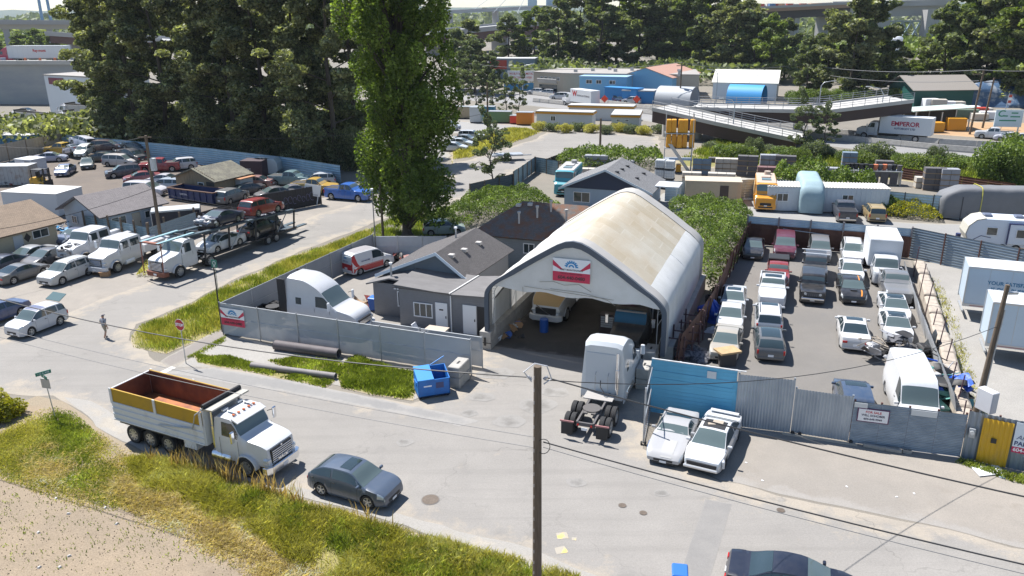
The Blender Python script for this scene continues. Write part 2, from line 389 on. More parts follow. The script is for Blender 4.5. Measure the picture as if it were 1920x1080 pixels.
 if 'bed' in p:
  a,b=p['bed'][0]*L,p['bed'][1]*L;z=.665*H;bd=MB()
  bd.box(a,b,-Wd*.84,Wd*.84,z-.05,z+.012);K.add('bed_cover',bd,'BED',None,.015)
  rl=MB();rl.box(a,b,Wd*.84,Wd*.93,z-.03,z+.05);rl.box(a,b,-Wd*.93,-Wd*.84,z-.03,z+.05);rl.box(a-.03,a+.03,-Wd*.9,Wd*.9,z-.03,z+.05);K.add('bed_rails',rl,'PAINT',None,.015)
 tm=tyre_mesh(r,.2 if r<.38 else .25);rm=rim_mesh(r,.2 if r<.38 else .25)
 for c in xw:
  for sgn in(1,-1):
   y=Wd*.965-.1-(.025 if r>=.38 else 0)
   i=K.add('wheel',tm,TYRE,loc=(c,sgn*y,r),rz=0 if sgn>0 else math.pi)
   K.add('rim',rm,['RIM',BLK],parent=i)
 K.dim=(L,Wd*2,H,x0,x1,top,width,belt,Sf,patch);CARS[kind]=K
 return K
CARN=[0]
def car(kind,px,py,hdg,col,label,cat='car',name='parked_car',group=None,z=0.,rim=None,glass=None,trim=None,bed=None,tilt=None,scale=None,roof=None,pos=None,**kw):
 """one car at the photo pixel under the middle of its body (heading in degrees, 0 = right, -90 = to the camera)"""
 K=car_kit(kind);loc=V(pos)if pos else g(px,py,z)
 mp=paint(col,**kw)if not isinstance(col,bpy.types.Material)else col
 c={'PAINT':mp,'GLASS':glass or GLASS,'TRIM':trim or mp,'RIM':rim or RIM,'WS':glass or WSG,'BED':bed or BLK}
 o=K.put(name,label,cat,loc,R(hdg),group,c,tilt,scale)
 L,Wd,H,x0,x1,top,width,belt,Sf,patch=K.dim
 sp=SPEC[kind];wt=sp['ws'][1]*L
 if roof:
  for q in roof:
   if q=='sunroof':link('sunroof',cached(kind+'sun',lambda:patch(wt-.75,wt-.15,4.9,7.1,3,4,.008).mesh('sunroof',60)),GLASS,o)
   elif q=='panorama':link('glass_roof',cached(kind+'pan',lambda:patch(wt-1.6,wt-.05,4.6,7.4,6,4,.008).mesh('glass_roof',60)),GLASS,o)
   elif q=='rails':
    def f():
     m=MB()
     for s in(1,-1):
      pts=[Sf(x,6-1.62*s if s>0 else 7.62,.05)for x in(wt-.05,wt-.5,wt-1.1,wt-1.7,wt-2.1)]
      m.tube(pts,.022,5);[m.cyl(pts[k],pts[k]-V((0,0,.06)),.02,n=5)for k in(0,2,4)]
     return m.mesh('roof_rails',40)
    link('roof_rails',cached(kind+'rail',f),BLK,o)
   elif q=='stripe':link('racing_stripe',cached(kind+'stripe',lambda:patch(wt+.95,x1-.12,5.05,5.2,6,1,.006).mesh('s',60)),M('orange_stripe',(.75,.25,.03),.4),o);link('racing_stripe',cached(kind+'stripe2',lambda:patch(wt-1.3,wt-.02,5.05,5.2,6,1,.006).mesh('s',60)),M('orange_stripe'),o)
   elif q=='scoop':link('hood_scoop',cached(kind+'scoop',lambda:MB().cbox((x1-.85,0,top(x1-.85)+.02),(.35,.45,.07)).mesh('s',None,.02)),mp,o)
 return o
CACHE={}
def cached(k,f):
 if k not in CACHE:CACHE[k]=f()
 return CACHE[k]
 # ------------------------------------------------------------------ lorries (origin under the front axle, x forward)
SPEC['sleeper']=dict(truck=1,L=1,W=2.46,H=3.95,wb=1,r=.52,gc=.62,top=[(-4.15,1.0),(-4.14,2.4),(-4.12,3.72),(-3.95,3.93),(-3.0,3.9),(-1.9,3.5),(-1.45,3.2),(-1.33,3.08),(-.42,2.1),(-.28,2.02),(.95,1.66),(1.25,1.36),(1.36,.62)],belt=(1.95,1.9),ws=(-.43,-1.31),rw=None,tum=.12,wk=[(-4.15,.97),(-3.9,1.),(-.5,1.),(.3,.98),(1.0,.9),(1.36,.74)],win=[(-1.75,-.72,1.98,2.72),(-3.35,-2.9,1.9,2.5)])
SPEC['daycab']=dict(truck=1,L=1,W=2.36,H=2.98,wb=1,r=.53,gc=.66,top=[(-2.05,1.0),(-2.045,2.6),(-2.0,2.86),(-1.8,2.97),(-.95,2.95),(-.8,2.86),(-.32,2.08),(-.18,2.0),(1.05,1.78),(1.28,1.66),(1.36,.78)],belt=(1.92,1.9),ws=(-.33,-.79),rw=None,tum=.10,wk=[(-2.05,.97),(-1.9,1.),(-.5,1.),(-.2,.92),(.6,.86),(1.1,.84),(1.36,.78)],win=[(-1.5,-.45,1.95,2.68)])
SPEC['crewcab']=dict(truck=1,L=1,W=2.3,H=2.72,wb=1,r=.48,gc=.6,top=[(-3.15,.95),(-3.145,2.4),(-3.1,2.62),(-2.9,2.71),(-1.0,2.7),(-.85,2.62),(-.45,1.95),(-.3,1.86),(1.0,1.6),(1.15,1.5),(1.22,.75)],belt=(1.82,1.8),ws=(-.46,-.84),rw=None,tum=.10,wk=[(-3.15,.97),(-3.,1.),(-.5,1.),(-.2,.9),(.6,.84),(1.1,.82),(1.22,.76)],win=[(-1.6,-.6,1.85,2.45),(-2.85,-1.85,1.85,2.45)])
def kit_copy(K):
 k=Kit();k.p=list(K.p);k.dim=K.dim;k.zp=K.zp;return k
def dual(K,x,r=.52,y0=.72,col=None,single=False):
 tm=cached('truck_tyre%d'%(r*100),lambda:tyre_mesh(r,.28));rm=cached('truck_rim%d'%(r*100),lambda:rim_mesh(r,.28,8))
 for s in(1,-1):
  for y in((1.08,)if single else(.76,1.08)):
   i=K.add('wheel',tm,TYRE,loc=(x,s*y,r),rz=0 if s>0 else math.pi);K.add('rim',rm,['RIM',BLK],parent=i)
def truck_front(K,kind,r=.52,grille='bars',W=2.4):
 SP=SPEC[kind];x1=SP['top'][-1][0];zt=SP['top'][-2][1]
 gw=W*.31
 gm=MB().box(x1-.25,x1+.02,-gw,gw,.8,zt-.08);gi=K.add('grille',gm,BLK,None,.04)
 if grille=='bars':
  for k in range(6):
   z=lerp(.9,zt-.2,k/5);K.add('grille_bar',cached('gbar%d'%(gw*100),lambda:MB().box(-.02,.03,-gw*.92,gw*.92,-.025,.025).mesh('grille_bar',None,.01)),'CHR',parent=gi,loc=(x1+.01,0,z))
 elif grille=='slash':
  T=Matrix.Translation((x1+.03,0,(.8+zt-.08)/2))@Matrix.Rotation(R(-32),4,'X');K.add('grille_slash',MB().box(-.02,.02,-gw*1.05,gw*1.05,-.03,.03),'CHR',parent=gi,T=T)
 bm=MB();h=W/2
 bm.loft([[(x1-.25,-h,.42),(x1+.02,-h,.42),(x1+.02,-h,.8),(x1-.25,-h,.8)],[(x1-.02,-h*.75,.38),(x1+.2,-h*.75,.38),(x1+.2,-h*.75,.8),(x1-.02,-h*.75,.8)],[(x1-.02,h*.75,.38),(x1+.2,h*.75,.38),(x1+.2,h*.75,.8),(x1-.02,h*.75,.8)],[(x1-.25,h,.42),(x1+.02,h,.42),(x1+.02,h,.8),(x1-.25,h,.8)]])
 bi=K.add('bumper',bm,'BUMP',None,.03);K.add('licence_plate',MB().box(x1+.2,x1+.215,-.16,.16,.5,.65),PLATE,parent=bi)
 for s in(1,-1):
  hm=MB().cbox((x1-.16,s*(W*.37),1.06),(.34,.34,.26));K.add('headlight',hm,HEAD,None,.07)
  mm=MB().cbox((SP['ws'][0]-.05,s*(h+.28),SP['belt'][1]+.35),(.12,.24,.62));mi=K.add('wing_mirror',mm,'MIR',None,.04)
  K.add('mirror_arm',MB().tube([(SP['ws'][0]-.2,s*h*.95,SP['belt'][1]+.55),(SP['ws'][0]-.08,s*(h+.2),SP['belt'][1]+.55)],.02),BLK,parent=mi)
  fm=MB();n=9;ro,ri=r*1.3,r*1.13
  out=[(math.cos(math.pi*k/n)*ro,.55+math.sin(math.pi*k/n)*ro*.92)for k in range(n+1)]+[(math.cos(math.pi*k/n)*ri,.55+math.sin(math.pi*k/n)*ri*.92)for k in range(n,-1,-1)]
  fm.side(out,min(s*.9,s*(h+.02)),max(s*.9,s*(h+.02)));K.add('fender',fm,'FEND',40,.02)
 dual(K,0.,r,single=True)
 for s in(1,-1):
  dm=MB()
  for xa in(SP['win'][0][0]-.1,SP['win'][0][1]+.08):
   pts=[V((xa,s*(h+.004),z))for z in(.75,1.35,SP['belt'][1])]
   for a,b in zip(pts,pts[1:]):dm.cbox(((a+b)/2),(.015,.01,(b-a).length))
  K.add('door_seams',dm,BLK)
def chassis(K,xa,xb,z=.95,mat=BLK):
 for s in(1,-1):K.add('frame_rail',MB().box(xb,xa,s*.43-.05,s*.43+.05,z-.28,z),mat)
 n=max(2,int((xa-xb)/1.6))
 for k in range(n+1):
  x=lerp(xb+.06,xa-.06,k/n);K.add('cross_member',MB().box(x-.05,x+.05,-.38,.38,z-.24,z-.04),mat)
def tank(K,x0,x1,y,z=.72,r=.33,mat=CHR):
 for s in(1,-1):K.add('fuel_tank',MB().cyl((x0,s*y,z),(x1,s*y,z),r,n=14),mat,40,.03)
def stack(K,x,y,z0,z1,r=.08,mat=CHR):
 i=K.add('exhaust_stack',MB().cyl((x,y,z0),(x,y,z1),r,n=10),mat,40);K.add('heat_shield',MB().cyl((x,y,z0+.3),(x,y,lerp(z0,z1,.6)),r*1.35,n=10),mat,40,parent=i)
import numpy as np
from mathutils.geometry import delaunay_2d_cdt
RNG=np.random.default_rng(11)
# ------------------------------------------------------------------ the ground: sheets of real surfaces lying a few millimetres above each other
def ground_mat(name,a,b,edge,s1=.12,s2=1.1,speck=.25,spot=None,streak=False):
 m=bpy.data.materials.new(name);m.use_nodes=True;MATS[name]=m;n=m.node_tree.nodes;l=m.node_tree.links;bs=n['Principled BSDF']
 bs.inputs['Roughness'].default_value=.93;bs.inputs['Specular IOR Level'].default_value=.25
 P=n.new('ShaderNodeNewGeometry').outputs['Position']
 def nz(sc,det=5,ro=.6):
  t=n.new('ShaderNodeTexNoise');t.inputs['Scale'].default_value=sc;t.inputs['Detail'].default_value=det;t.inputs['Roughness'].default_value=ro;l.new(P,t.inputs['Vector']);return t.outputs[0]
 def mr(v,a0,a1,b0=0.,b1=1.):
  r=n.new('ShaderNodeMapRange');r.inputs[1].default_value=a0;r.inputs[2].default_value=a1;r.inputs[3].default_value=b0;r.inputs[4].default_value=b1;l.new(v,r.inputs[0]);return r.outputs[0]
 def mix(f,x,y,mode='MIX'):
  k=n.new('ShaderNodeMix');k.data_type='RGBA';k.blend_type=mode
  for i,q in((0,f),(6,x),(7,y)):
   if isinstance(q,tuple):k.inputs[i].default_value=(*q,1)
   elif isinstance(q,(int,float)):k.inputs[i].default_value=q
   else:l.new(q,k.inputs[i])
  return k.outputs[2]
 def mth(op,x,y):
  k=n.new('ShaderNodeMath');k.operation=op
  for i,q in enumerate((x,y)):
   if isinstance(q,(int,float)):k.inputs[i].default_value=q
   else:l.new(q,k.inputs[i])
  return k.outputs[0]
 col=mix(mr(nz(s1,6,.65),.38,.62),a,b)
 col=mix(mr(nz(s2,8,.7),.35,.7,0.,.55),col,tuple((x+y)/2*.86 for x,y in zip(a,b)))
 at=n.new('ShaderNodeAttribute');at.attribute_name='edge'
 e=mth('ADD',at.outputs['Fac'],mr(nz(.9,6,.7),.3,.7,-.55,.55))
 col=mix(mr(e,.35,.85),col,edge)
 col=mix(mr(nz(14,3,.7),.3,.72,-0.,1.),mix(1.,col,(1-speck,)*3,'MULTIPLY'),mix(1.,col,(1+speck*.6,)*3,'MULTIPLY'))
 if spot:col=mix(mr(nz(.55,4,.6),.60,.74,0.,.7),col,spot)
 if streak:
  mp=n.new('ShaderNodeMapping');mp.inputs['Rotation'].default_value=(0,0,R(24));mp.inputs['Scale'].default_value=(.05,1.1,1);l.new(P,mp.inputs[0])
  t=n.new('ShaderNodeTexNoise');t.inputs['Scale'].default_value=1.;t.inputs['Detail'].default_value=6;t.inputs['Roughness'].default_value=.65;l.new(mp.outputs[0],t.inputs['Vector'])
  col=mix(mr(t.outputs[0],.5,.72,0.,.5),col,tuple(x*.78 for x in b))
  vo=n.new('ShaderNodeTexVoronoi');vo.feature='DISTANCE_TO_EDGE';vo.inputs['Scale'].default_value=.22
  wv=n.new('ShaderNodeVectorMath');wv.operation='MULTIPLY_ADD';tn=n.new('ShaderNodeTexNoise');tn.inputs['Scale'].default_value=1.3;l.new(P,tn.inputs['Vector']);l.new(tn.outputs['Color'],wv.inputs[0]);wv.inputs[1].default_value=(1.6,1.6,0);l.new(P,wv.inputs[2]);l.new(wv.outputs[0],vo.inputs['Vector'])
  ck=mth('MULTIPLY',mr(vo.outputs['Distance'],.003,.010,.35,0.),mr(nz(.11,3),.48,.6));col=mix(ck,col,tuple(x*.45 for x in b))
 l.new(col,bs.inputs['Base Color'])
 bp=n.new('ShaderNodeBump');bp.inputs['Strength'].default_value=.35;bp.inputs['Distance'].default_value=.02;l.new(nz(22,4,.7),bp.inputs['Height']);l.new(bp.outputs[0],bs.inputs['Normal'])
 return m
def dist_to(P,ring):
 A=ring;B=np.roll(ring,-1,0);d=np.full(len(P),1e9)
 for a,b in zip(A,B):
  ab=b-a;t=np.clip(((P-a)@ab)/max(1e-9,ab@ab),0,1);d=np.minimum(d,np.hypot(*(P-a-t[:,None]*ab).T))
 return d
def inside(P,ring):
 x,y=P.T;c=np.zeros(len(P),bool);x0,y0=ring[-1]
 for x1,y1 in ring:
  k=((y1>y)!=(y0>y));c^=k&(x<(x0-x1)*(y-y1)/((y0-y1)if y0!=y1 else 1e-9)+x1);x0,y0=x1,y1
 return c
def ring_of(px,step=.8,jit=.12,world=False):
 w=[V(p).to_2d()if world else g(*p).to_2d()for p in px];out=[]
 for a,b in zip(w,w[1:]+w[:1]):
  n=max(1,int((b-a).length/step));n=min(n,160)
  for k in range(n):
   q=a.lerp(b,k/n);out.append(q+(V((noise.noise((q.x*.35,q.y*.35,1.3)),noise.noise((q.x*.35,q.y*.35,7.7))))*jit*2.2 if k else V((0,0))))
 return out
def sheet(name,px,z,mat,band=.9,jit=.12,step=.8,world=False,label=None,kind='structure',cat=None):
 r=ring_of(px,step,jit,world);ring=np.array([tuple(p)for p in r]);N=len(r)
 lo,hi=ring.min(0),ring.max(0);cell=max(band*.8,math.sqrt((hi-lo).prod()/2500))
 gx,gy=np.meshgrid(np.arange(lo[0],hi[0],cell),np.arange(lo[1],hi[1],cell));P=np.stack([gx.ravel(),gy.ravel()],1)
 if len(P):
  P=P[inside(P,ring)]
  if len(P):P=P[dist_to(P,ring)>cell*.45]
 vs=r+[V(p)for p in P.tolist()]
 v2,e2,f2,*_=delaunay_2d_cdt(vs,[],[list(range(N))],1,1e-4)
 me=bpy.data.meshes.new(name);me.from_pydata([(p.x,p.y,z)for p in v2],[],[f if True else f for f in f2]);me.update()
 Q=np.array([tuple(p)for p in v2]);e=1-np.clip(dist_to(Q,ring)/max(band,.01),0,1)
 at=me.attributes.new('edge','FLOAT','POINT');at.data.foreach_set('value',e.astype(np.float32))
 if me.polygons and me.polygons[0].normal.z<0:me.flip_normals()
 return tag(link(name,me,mat),label,cat,None,kind)
DIRT=(.285,.245,.20);PALE=(.33,.305,.27)
GB=ground_mat('ground_gravel',(.24,.215,.18),(.185,.17,.145),(.24,.22,.19),.05,.6)
gm=MB();gm.poly([(-4500,-60,0),(4500,-60,0),(4500,7000,0),(-4500,7000,0)]);struct('ground',gm,GB)
ASPH=ground_mat('road_asphalt',(.278,.262,.242),(.236,.224,.208),(.325,.288,.24),.07,.45,.14,(.195,.186,.174),True)
ASPH2=ground_mat('far_asphalt',(.30,.295,.285),(.26,.257,.25),(.30,.28,.24),.04,.4,.08)
YARD=ground_mat('yard_asphalt',(.20,.186,.17),(.165,.156,.145),(.24,.215,.185),.12,.8,.16,(.15,.145,.14))
SCRAP=ground_mat('scrapyard_dirt',(.185,.155,.13),(.14,.12,.105),(.20,.17,.14),.15,.9,.2,(.10,.09,.08))
DRT=ground_mat('dry_dirt',(.305,.24,.17),(.245,.198,.145),(.275,.228,.165),.22,1.3,.3,(.19,.15,.108))
LOTD=ground_mat('lot_dirt',(.30,.27,.235),(.25,.23,.205),(.28,.262,.24),.1,.8,.14,(.22,.195,.165))
GRAV=ground_mat('pale_gravel',(.34,.325,.30),(.28,.268,.25),(.30,.28,.25),.2,1.5,.22)
SOIL=ground_mat('grass_soil',(.17,.17,.05),(.28,.24,.10),(.33,.28,.20),.25,1.2,.25)
SAND=ground_mat('orange_sand',(.42,.27,.15),(.36,.24,.14),(.36,.27,.18),.1,.5,.1)
# lots first, then the roads over them
sheet('scrapyard_ground',[(-500,480),(-220,330),(120,262),(330,285),(640,340),(690,352),(600,378),(500,425),(400,452),(285,470),(200,450),(0,500),(-200,640)],.004,SCRAP,1.5)
sheet('lot_ground',[(-420,690),(-260,560),(0,500),(200,470),(420,440),(560,380),(700,352),(730,360),(640,400),(540,445),(330,520),(115,600),(0,655),(-200,760)],.008,LOTD,1.5)
sheet('yard_asphalt',[(1320,560),(1396,455),(1705,483),(1800,800),(1600,800),(1390,775),(1230,760),(1260,660)],.006,YARD,.8)
sheet('storage_yard_ground',[(1190,395),(1250,360),(1400,360),(1660,415),(1760,420),(1960,420),(1960,470),(1700,432),(1400,405)],.006,ASPH2,.8)
sheet('trailer_lot_ground',[(1712,490),(1960,510),(1990,880),(1815,840),(1790,700)],.005,GRAV,.8)
sheet('front_yard_asphalt',[(425,622),(700,478),(820,470),(830,540),(900,640),(880,690),(650,660)],.006,ground_mat('front_yard',(.27,.25,.225),(.235,.222,.205),(.28,.255,.22),.1,.8,.1,(.19,.175,.16)),.5)
sheet('road',[(-560,700),(-200,650),(0,640),(120,590),(250,540),(400,485),(525,437),(600,400),(700,372),(775,352),(845,330),(845,305),(880,300),(1000,262),(1025,248),(965,236),(845,226),(850,214),(960,222),(1090,246),(1235,256),(1240,282),(1080,289),(1010,304),(935,335),(895,362),(815,388),(740,402),(690,423),(560,472),(430,528),(330,578),(255,608),(243,632),(262,652),(312,682),(372,672),(430,690),(560,712),(690,745),(770,757),(880,715),(895,655),(960,560),(1180,560),(1225,700),(1205,842),(1275,868),(1350,903),(1500,938),(1693,978),(2080,1065),(2200,1500),(1500,1400),(1080,1090),(1000,1048),(860,1010),(740,975),(590,925),(440,880),(330,850),(215,815),(150,770),(100,742),(0,735),(-300,780),(-600,900)],.010,ASPH,1.3,.22)
sheet('footpath',[(318,690),(300,678),(420,612),(424,632),(345,676)],.016,ground_mat('path_asphalt',(.25,.225,.2),(.22,.2,.185),(.27,.25,.22),.3,1,.1),.3)
sheet('shoulder_dirt',[(1278,868),(1395,800),(1580,828),(1800,855),(1990,890),(2100,1070),(1693,974),(1500,934),(1350,900)],.006,LOTD,1.0)
sheet('shoulder_gravel',[(180,800),(120,745),(170,752),(240,800),(450,880),(640,935),(830,985),(1000,1030),(1120,1080),(1080,1120),(930,1050),(760,985),(560,930),(380,880),(250,835)],.014,ground_mat('shoulder',(.36,.325,.275),(.31,.285,.25),(.30,.285,.262),.3,1.2,.15),.8)
sheet('dirt_field',[(-700,900),(-350,800),(0,770),(70,742),(120,752),(180,800),(250,838),(380,884),(560,934),(760,990),(930,1055),(1040,1090),(1100,1300),(0,1700),(-900,1400)],.006,DRT,1.5)
sheet('verge_gravel',[(330,690),(425,630),(640,672),(880,705),(770,752),(600,715),(420,686)],.018,GRAV,.6)
# road repairs, stop line, spray marks, covers
STAIN=ground_mat('oil_stain',(.17,.162,.15),(.205,.196,.183),(.25,.24,.226),.6,2.,.1)
PATCH=ground_mat('asphalt_patch',(.235,.225,.212),(.215,.208,.2),(.235,.225,.212),.3,1.2,.08)
sheet('asphalt_patch',[(1322,936),(1372,946),(1318,1120),(1262,1110)],.016,PATCH,.1,.03)
sheet('asphalt_patch',[(290,700),(400,690),(560,716),(760,760),(900,790),(860,800),(560,740),(330,702)],.015,ground_mat('asphalt_strip',(.25,.243,.233),(.225,.22,.214),(.28,.268,.252),.2,1,.08),.5,.1)
for k,(x,y,w_)in enumerate(((880,775,.5),(955,790,.9),(1010,760,1.1),(1040,735,.8),(930,700,1.2),(760,830,.5),(1080,905,.5),(905,745,.7),(1240,925,.35))):
 c=g(x,y);sheet('oil_stain',[(c.x+math.cos(q)*w_*(1+.5*noise.noise((q,k,1))),c.y+math.sin(q)*w_*.8*(1+.5*noise.noise((q,k,5))))for q in[j*.5236 for j in range(12)]],.0195,STAIN,w_*.7,.05,.2,True)
STOPL=M('worn_road_paint',(.42,.40,.37),.8,c2=(.55,.53,.5),ns=3,world=True)
sheet('stop_line',[(262,716),(322,687),(330,690),(270,720)],.018,STOPL,.02,.01)
YSP=M('yellow_spray_paint',(.33,.30,.25),.9,c2=(.62,.45,.14),ns=2.6,world=True,thr=(.5,.6))
for q in([(1042,1000),(1062,998),(1066,1010),(1046,1012)],[(1040,1028),(1058,1024),(1066,1036),(1044,1040)],[(1072,1008),(1082,1008),(1080,1014),(1072,1013)]):sheet('spray_mark',q,.017,YSP,.02,.02,.2)
IRON=M('cast_iron',(.12,.095,.075),.7,.3,nv=.3,ns=9)
for i,(x,y,r_,lb)in enumerate(((807,937,.38,'rusty round manhole cover in the road near the parked blue crossover'),(1167,948,.17,'small dark round cover left of the road patch, farther one'),(1206,962,.16,'small dark round cover nearest the road patch'),(1464,957,.17,'worn small cover beyond the road patch to the right'))):
 t=thing('manhole_cover',lb,'manhole cover',g(x,y,.010));part(t,'frame',MB().cyl((0,0,0),(0,0,.012),r_*1.12,n=24),M('iron_frame',(.16,.15,.14),.8));part(t,'lid',MB().cyl((0,0,.012),(0,0,.022),r_,n=24),IRON)
 # ------------------------------------------------------------------ fences, shelter, houses
SITE=R(-20.5)
STEEL=M('weathered_steel',(.31,.35,.40),.5,.3,c2=(.41,.45,.49),ns=1.3,sc=(1,1,.3),bump=.05)
STEELB=M('blue_steel',(.085,.34,.53),.5,.05,nv=.2,ns=.8,sc=(.5,1,2))
STEELT=M('teal_steel',(.15,.24,.29),.5,.25,c2=(.25,.34,.38),ns=1.4,sc=(1,1,.3))
STEELL=M('pale_blue_steel',(.36,.47,.55),.5,.25,c2=(.44,.54,.6),ns=1.2,sc=(1,1,.3))
STEELW=M('white_steel',(.62,.63,.64),.5,.1,c2=(.5,.49,.47),ns=1.0)
RUST=M('rust_steel',(.075,.03,.022),.8,.1,c2=(.12,.055,.036),ns=1.2,sc=(1,1,.4),bump=.2)
RUSTP=M('rust_post',(.11,.05,.04),.8,nv=.3,ns=6)
BEIGE=M('beige_panel',(.42,.39,.34),.6,nv=.12,ns=1)
YELP=M('worn_yellow_paint',(.56,.33,.015),.5,c2=(.48,.30,.05),ns=2.2,sc=(1,1,.4),thr=(.5,.7))
DARKF=M('dark_fence_boards',(.03,.028,.03),.8,nv=.3,ns=3)
def corr_mesh(w,h,pitch,depth,vert=True):
 def f():
  mb=MB();n=max(2,int(round((w if vert else h)/pitch)))*4;G=[]
  for k in range(n+1):
   t=k/n;d=(-depth,-depth*.2,depth,depth*.2)[k%4]*.5
   G.append(mb.ring([(t*w,d,0),(t*w,d,h)]if vert else[(0,d,t*h),(w,d,t*h)]))
  for a,b in zip(G,G[1:]):mb.bridge(a,b,0,False)
  return mb.mesh('panel')
 return cached(('corr',round(w,2),round(h,2),pitch,depth,vert),f)
def fence(name,label,a,b,h,mat,vert=True,panel=2.4,pitch=.15,depth=.035,post=RUSTP,z=0.,group=None,lean=0.,pr=.045,over=.1,back=True,cat='fence',extra=None):
 """corrugated sheets side by side between two ground points, posts behind"""
 a,b=V(a),V(b);d=b-a;L=d.to_2d().length;t=thing(name,label,cat,(a.x,a.y,z),math.atan2(d.y,d.x),group)
 if lean:t.rotation_euler=(lean,0,math.atan2(d.y,d.x))
 n=max(1,round(L/panel));w=L/n;rr=random.Random(int(a.x*100+a.y*10));sl=(b.z-a.z)/L if abs(b.z-a.z)>.02 else 0
 for k in range(n):
  o=link('panel',corr_mesh(w-.008,h,pitch,depth,vert),mat,t,(k*w,rr.uniform(-.012,.012),.03+rr.uniform(-.03,.03)))
 if post:
  s=1 if back else-1
  for k in range(n+1):
   part(t,'post',cached_mb(('post',round(h,1),pr),lambda:MB().box(-pr,pr,-pr,pr,0,h+over)),post,loc=(min(max(k*w,pr),L-pr),s*(depth+pr+.02),0))
 return t
class _P:  # lets part() take a shared mesh
 def __init__(s,me):s.me=me
 def build(s,name,mats,parent=None,smooth=None,bevel=0.,loc=None,rz=0.):return link(name,s.me,mats,parent,loc,rz)
def cached_mb(k,f):return _P(cached(k,lambda:f().mesh('m')))
# --- right yard, street side
t=fence('blue_fence','bright blue horizontal steel fence panel behind the two wrecked sedans',g(1217,772),g(1374,798),.2,STEELB,False,6,.1,.02,None)
Lb=(g(1374,798)-g(1217,772)).length;rr=random.Random(8)
for k in range(14):part(t,'plank',cached_mb('bplank',lambda:MB().box(0,Lb,-.02,.02,0,.205)),STEELB,loc=(rr.uniform(-.02,.02),rr.uniform(-.02,.012),.21+k*.213))
for k in range(4):part(t,'post',MB().box(-.05,.05,.04,.14,0,3.2),GALV,loc=(.06+k*(Lb-.12)/3,0,0))
part(t,'lower_patch',MB().box(Lb-.16,Lb+.1,-.03,-.021,.3,2.6),STEELB)
part(t,'cap_rail',MB().box(0,4.9,-.04,.04,3.17,3.22),STEELW);part(t,'notice',MB().box(2.95,3.42,-.05,-.035,2.55,2.95),M('notice_paper',(.55,.58,.6),.7))
fence('steel_gate','tall grey corrugated steel fence beside the blue panel',g(1376,799),g(1481,812),3.0,STEEL,True,3,.15,.04,GALV)
t=fence('steel_gate','lower rolling grey corrugated gate between tall fence and for sale fence',g(1482,812),g(1590,829),2.5,STEEL,True,3,.15,.04,GALV)
for x in(.1,.45,2.9):part(t,'caster',MB().cyl((x,-.12,.09),(x,-.04,.09),.09,n=12),BLK)
part(t,'track_board',MB().box(-.4,3.2,-.3,-.1,0,.04),M('pale_board',(.45,.39,.31),.9))
a,b=g(1591,830),g(1800,858);t=fence('sale_fence','patched dark grey horizontal corrugated fence carrying the for sale sign',a,b,2.3,M('patched_steel',(.23,.27,.31),.55,.25,c2=(.32,.36,.40),ns=1.6,sc=(.5,1,2)),False,1.25,.09,.025,RUSTP)
Lf=(b-a).length
sg=part(t,'sale_sign',MB().box(.25,1.62,-.06,-.045,1.35,2.0),M('sign_white',(.74,.74,.76),.5));part(sg,'sign_frame',MB().box(.2,1.67,-.045,-.035,1.30,2.05),M('sign_purple',(.10,.02,.09),.5))
for tx,z,s,c in(('FOR SALE',1.86,.17,(.5,.05,.06)),('WILL SCHOBER',1.68,.155,(.04,.04,.08)),('604-649-9949',1.48,.15,(.04,.04,.08))):
 lettering(sg,tx,s,M('ink%d'%(c[0]*100),c,.6),wall_matrix((.935,-.062,z),(1,0,0)),bold=.004)
for x0,x1_,z0,z1 in((.02,.62,2.05,2.3),(2.6,3.75,1.98,2.28)):part(t,'patch_sheet',MB().box(x0,x1_,-.05,-.03,z0,z1),M('patch_sheet',(.55,.57,.58),.5))
rr=random.Random(4)
CB=M('cinder_block',(.30,.29,.27),.9,nv=.2,ns=5)
for k,(x,w)in enumerate(((1592,.5),(1652,.42),(1668,.4),(1684,.42),(1701,.4),(1715,.38))):
 if k<1:continue
 p=g(1612+k*14,836+k*2.5);tag(MB().box(-.2,.2,-.1,.1,0,.19).build('concrete_chunk',CB,None,None,.03,p,rr.uniform(-.5,.4)),'broken concrete chunk at the foot of the for sale fence','rubble','chunks along the for sale fence')
for k,(x,y)in enumerate(((1677,846),(1700,849))):
 mb=MB();mb.box(-.2,.2,-.1,-.07,0,.19);mb.box(-.2,.2,.07,.1,0,.19);[mb.box(q-.02,q+.02,-.07,.07,0,.19)for q in(-.18,0,.18)]
 tag(mb.build('cinder_block',CB,None,None,0.,g(x,y),SITE),'hollow cinder block below the for sale fence, %s one'%('left','right')[k],'cinder block')
t=fence('ribbed_fence','ribbed grey steel fence with the yellow door and the parking banner',g(1801,859),g(1975,897),2.55,M('ribbed_steel',(.22,.26,.31),.45,.35,nv=.12,ns=1.5,sc=(1,1,.3)),True,1.3,.26,.06,RUSTP)
yd=part(t,'yellow_door',cached_mb('yd',lambda:MB()),YELP)if False else link('yellow_door',corr_mesh(1.25,2.35,.22,.06),YELP,t,(.62,-.09,.06));yd['label']='yellow ribbed door with chipped paint'
part(yd,'hole_cover',MB().box(.45,.68,-.05,-.04,1.15,1.4),BLK)
em=part(t,'electric_meter',MB().box(.12,.4,-.15,-.06,1.25,1.75),M('meter_box',(.35,.37,.39),.5,.3),None,.02);part(em,'meter_dial',MB().cyl((.26,-.15,1.55),(.26,-.22,1.55),.1,n=14),HEAD)
bn=part(t,'banner',MB().box(1.95,4.4,-.09,-.075,.95,2.5),M('banner_white',(.66,.72,.78),.6));bn['label']='printed white parking banner with a blue emblem and red strip'
part(bn,'banner_strip',MB().box(1.95,4.4,-.094,-.09,.95,1.25),M('banner_red',(.50,.02,.09),.6))
MAGT=M('ink_navy',(.03,.05,.16),.6)
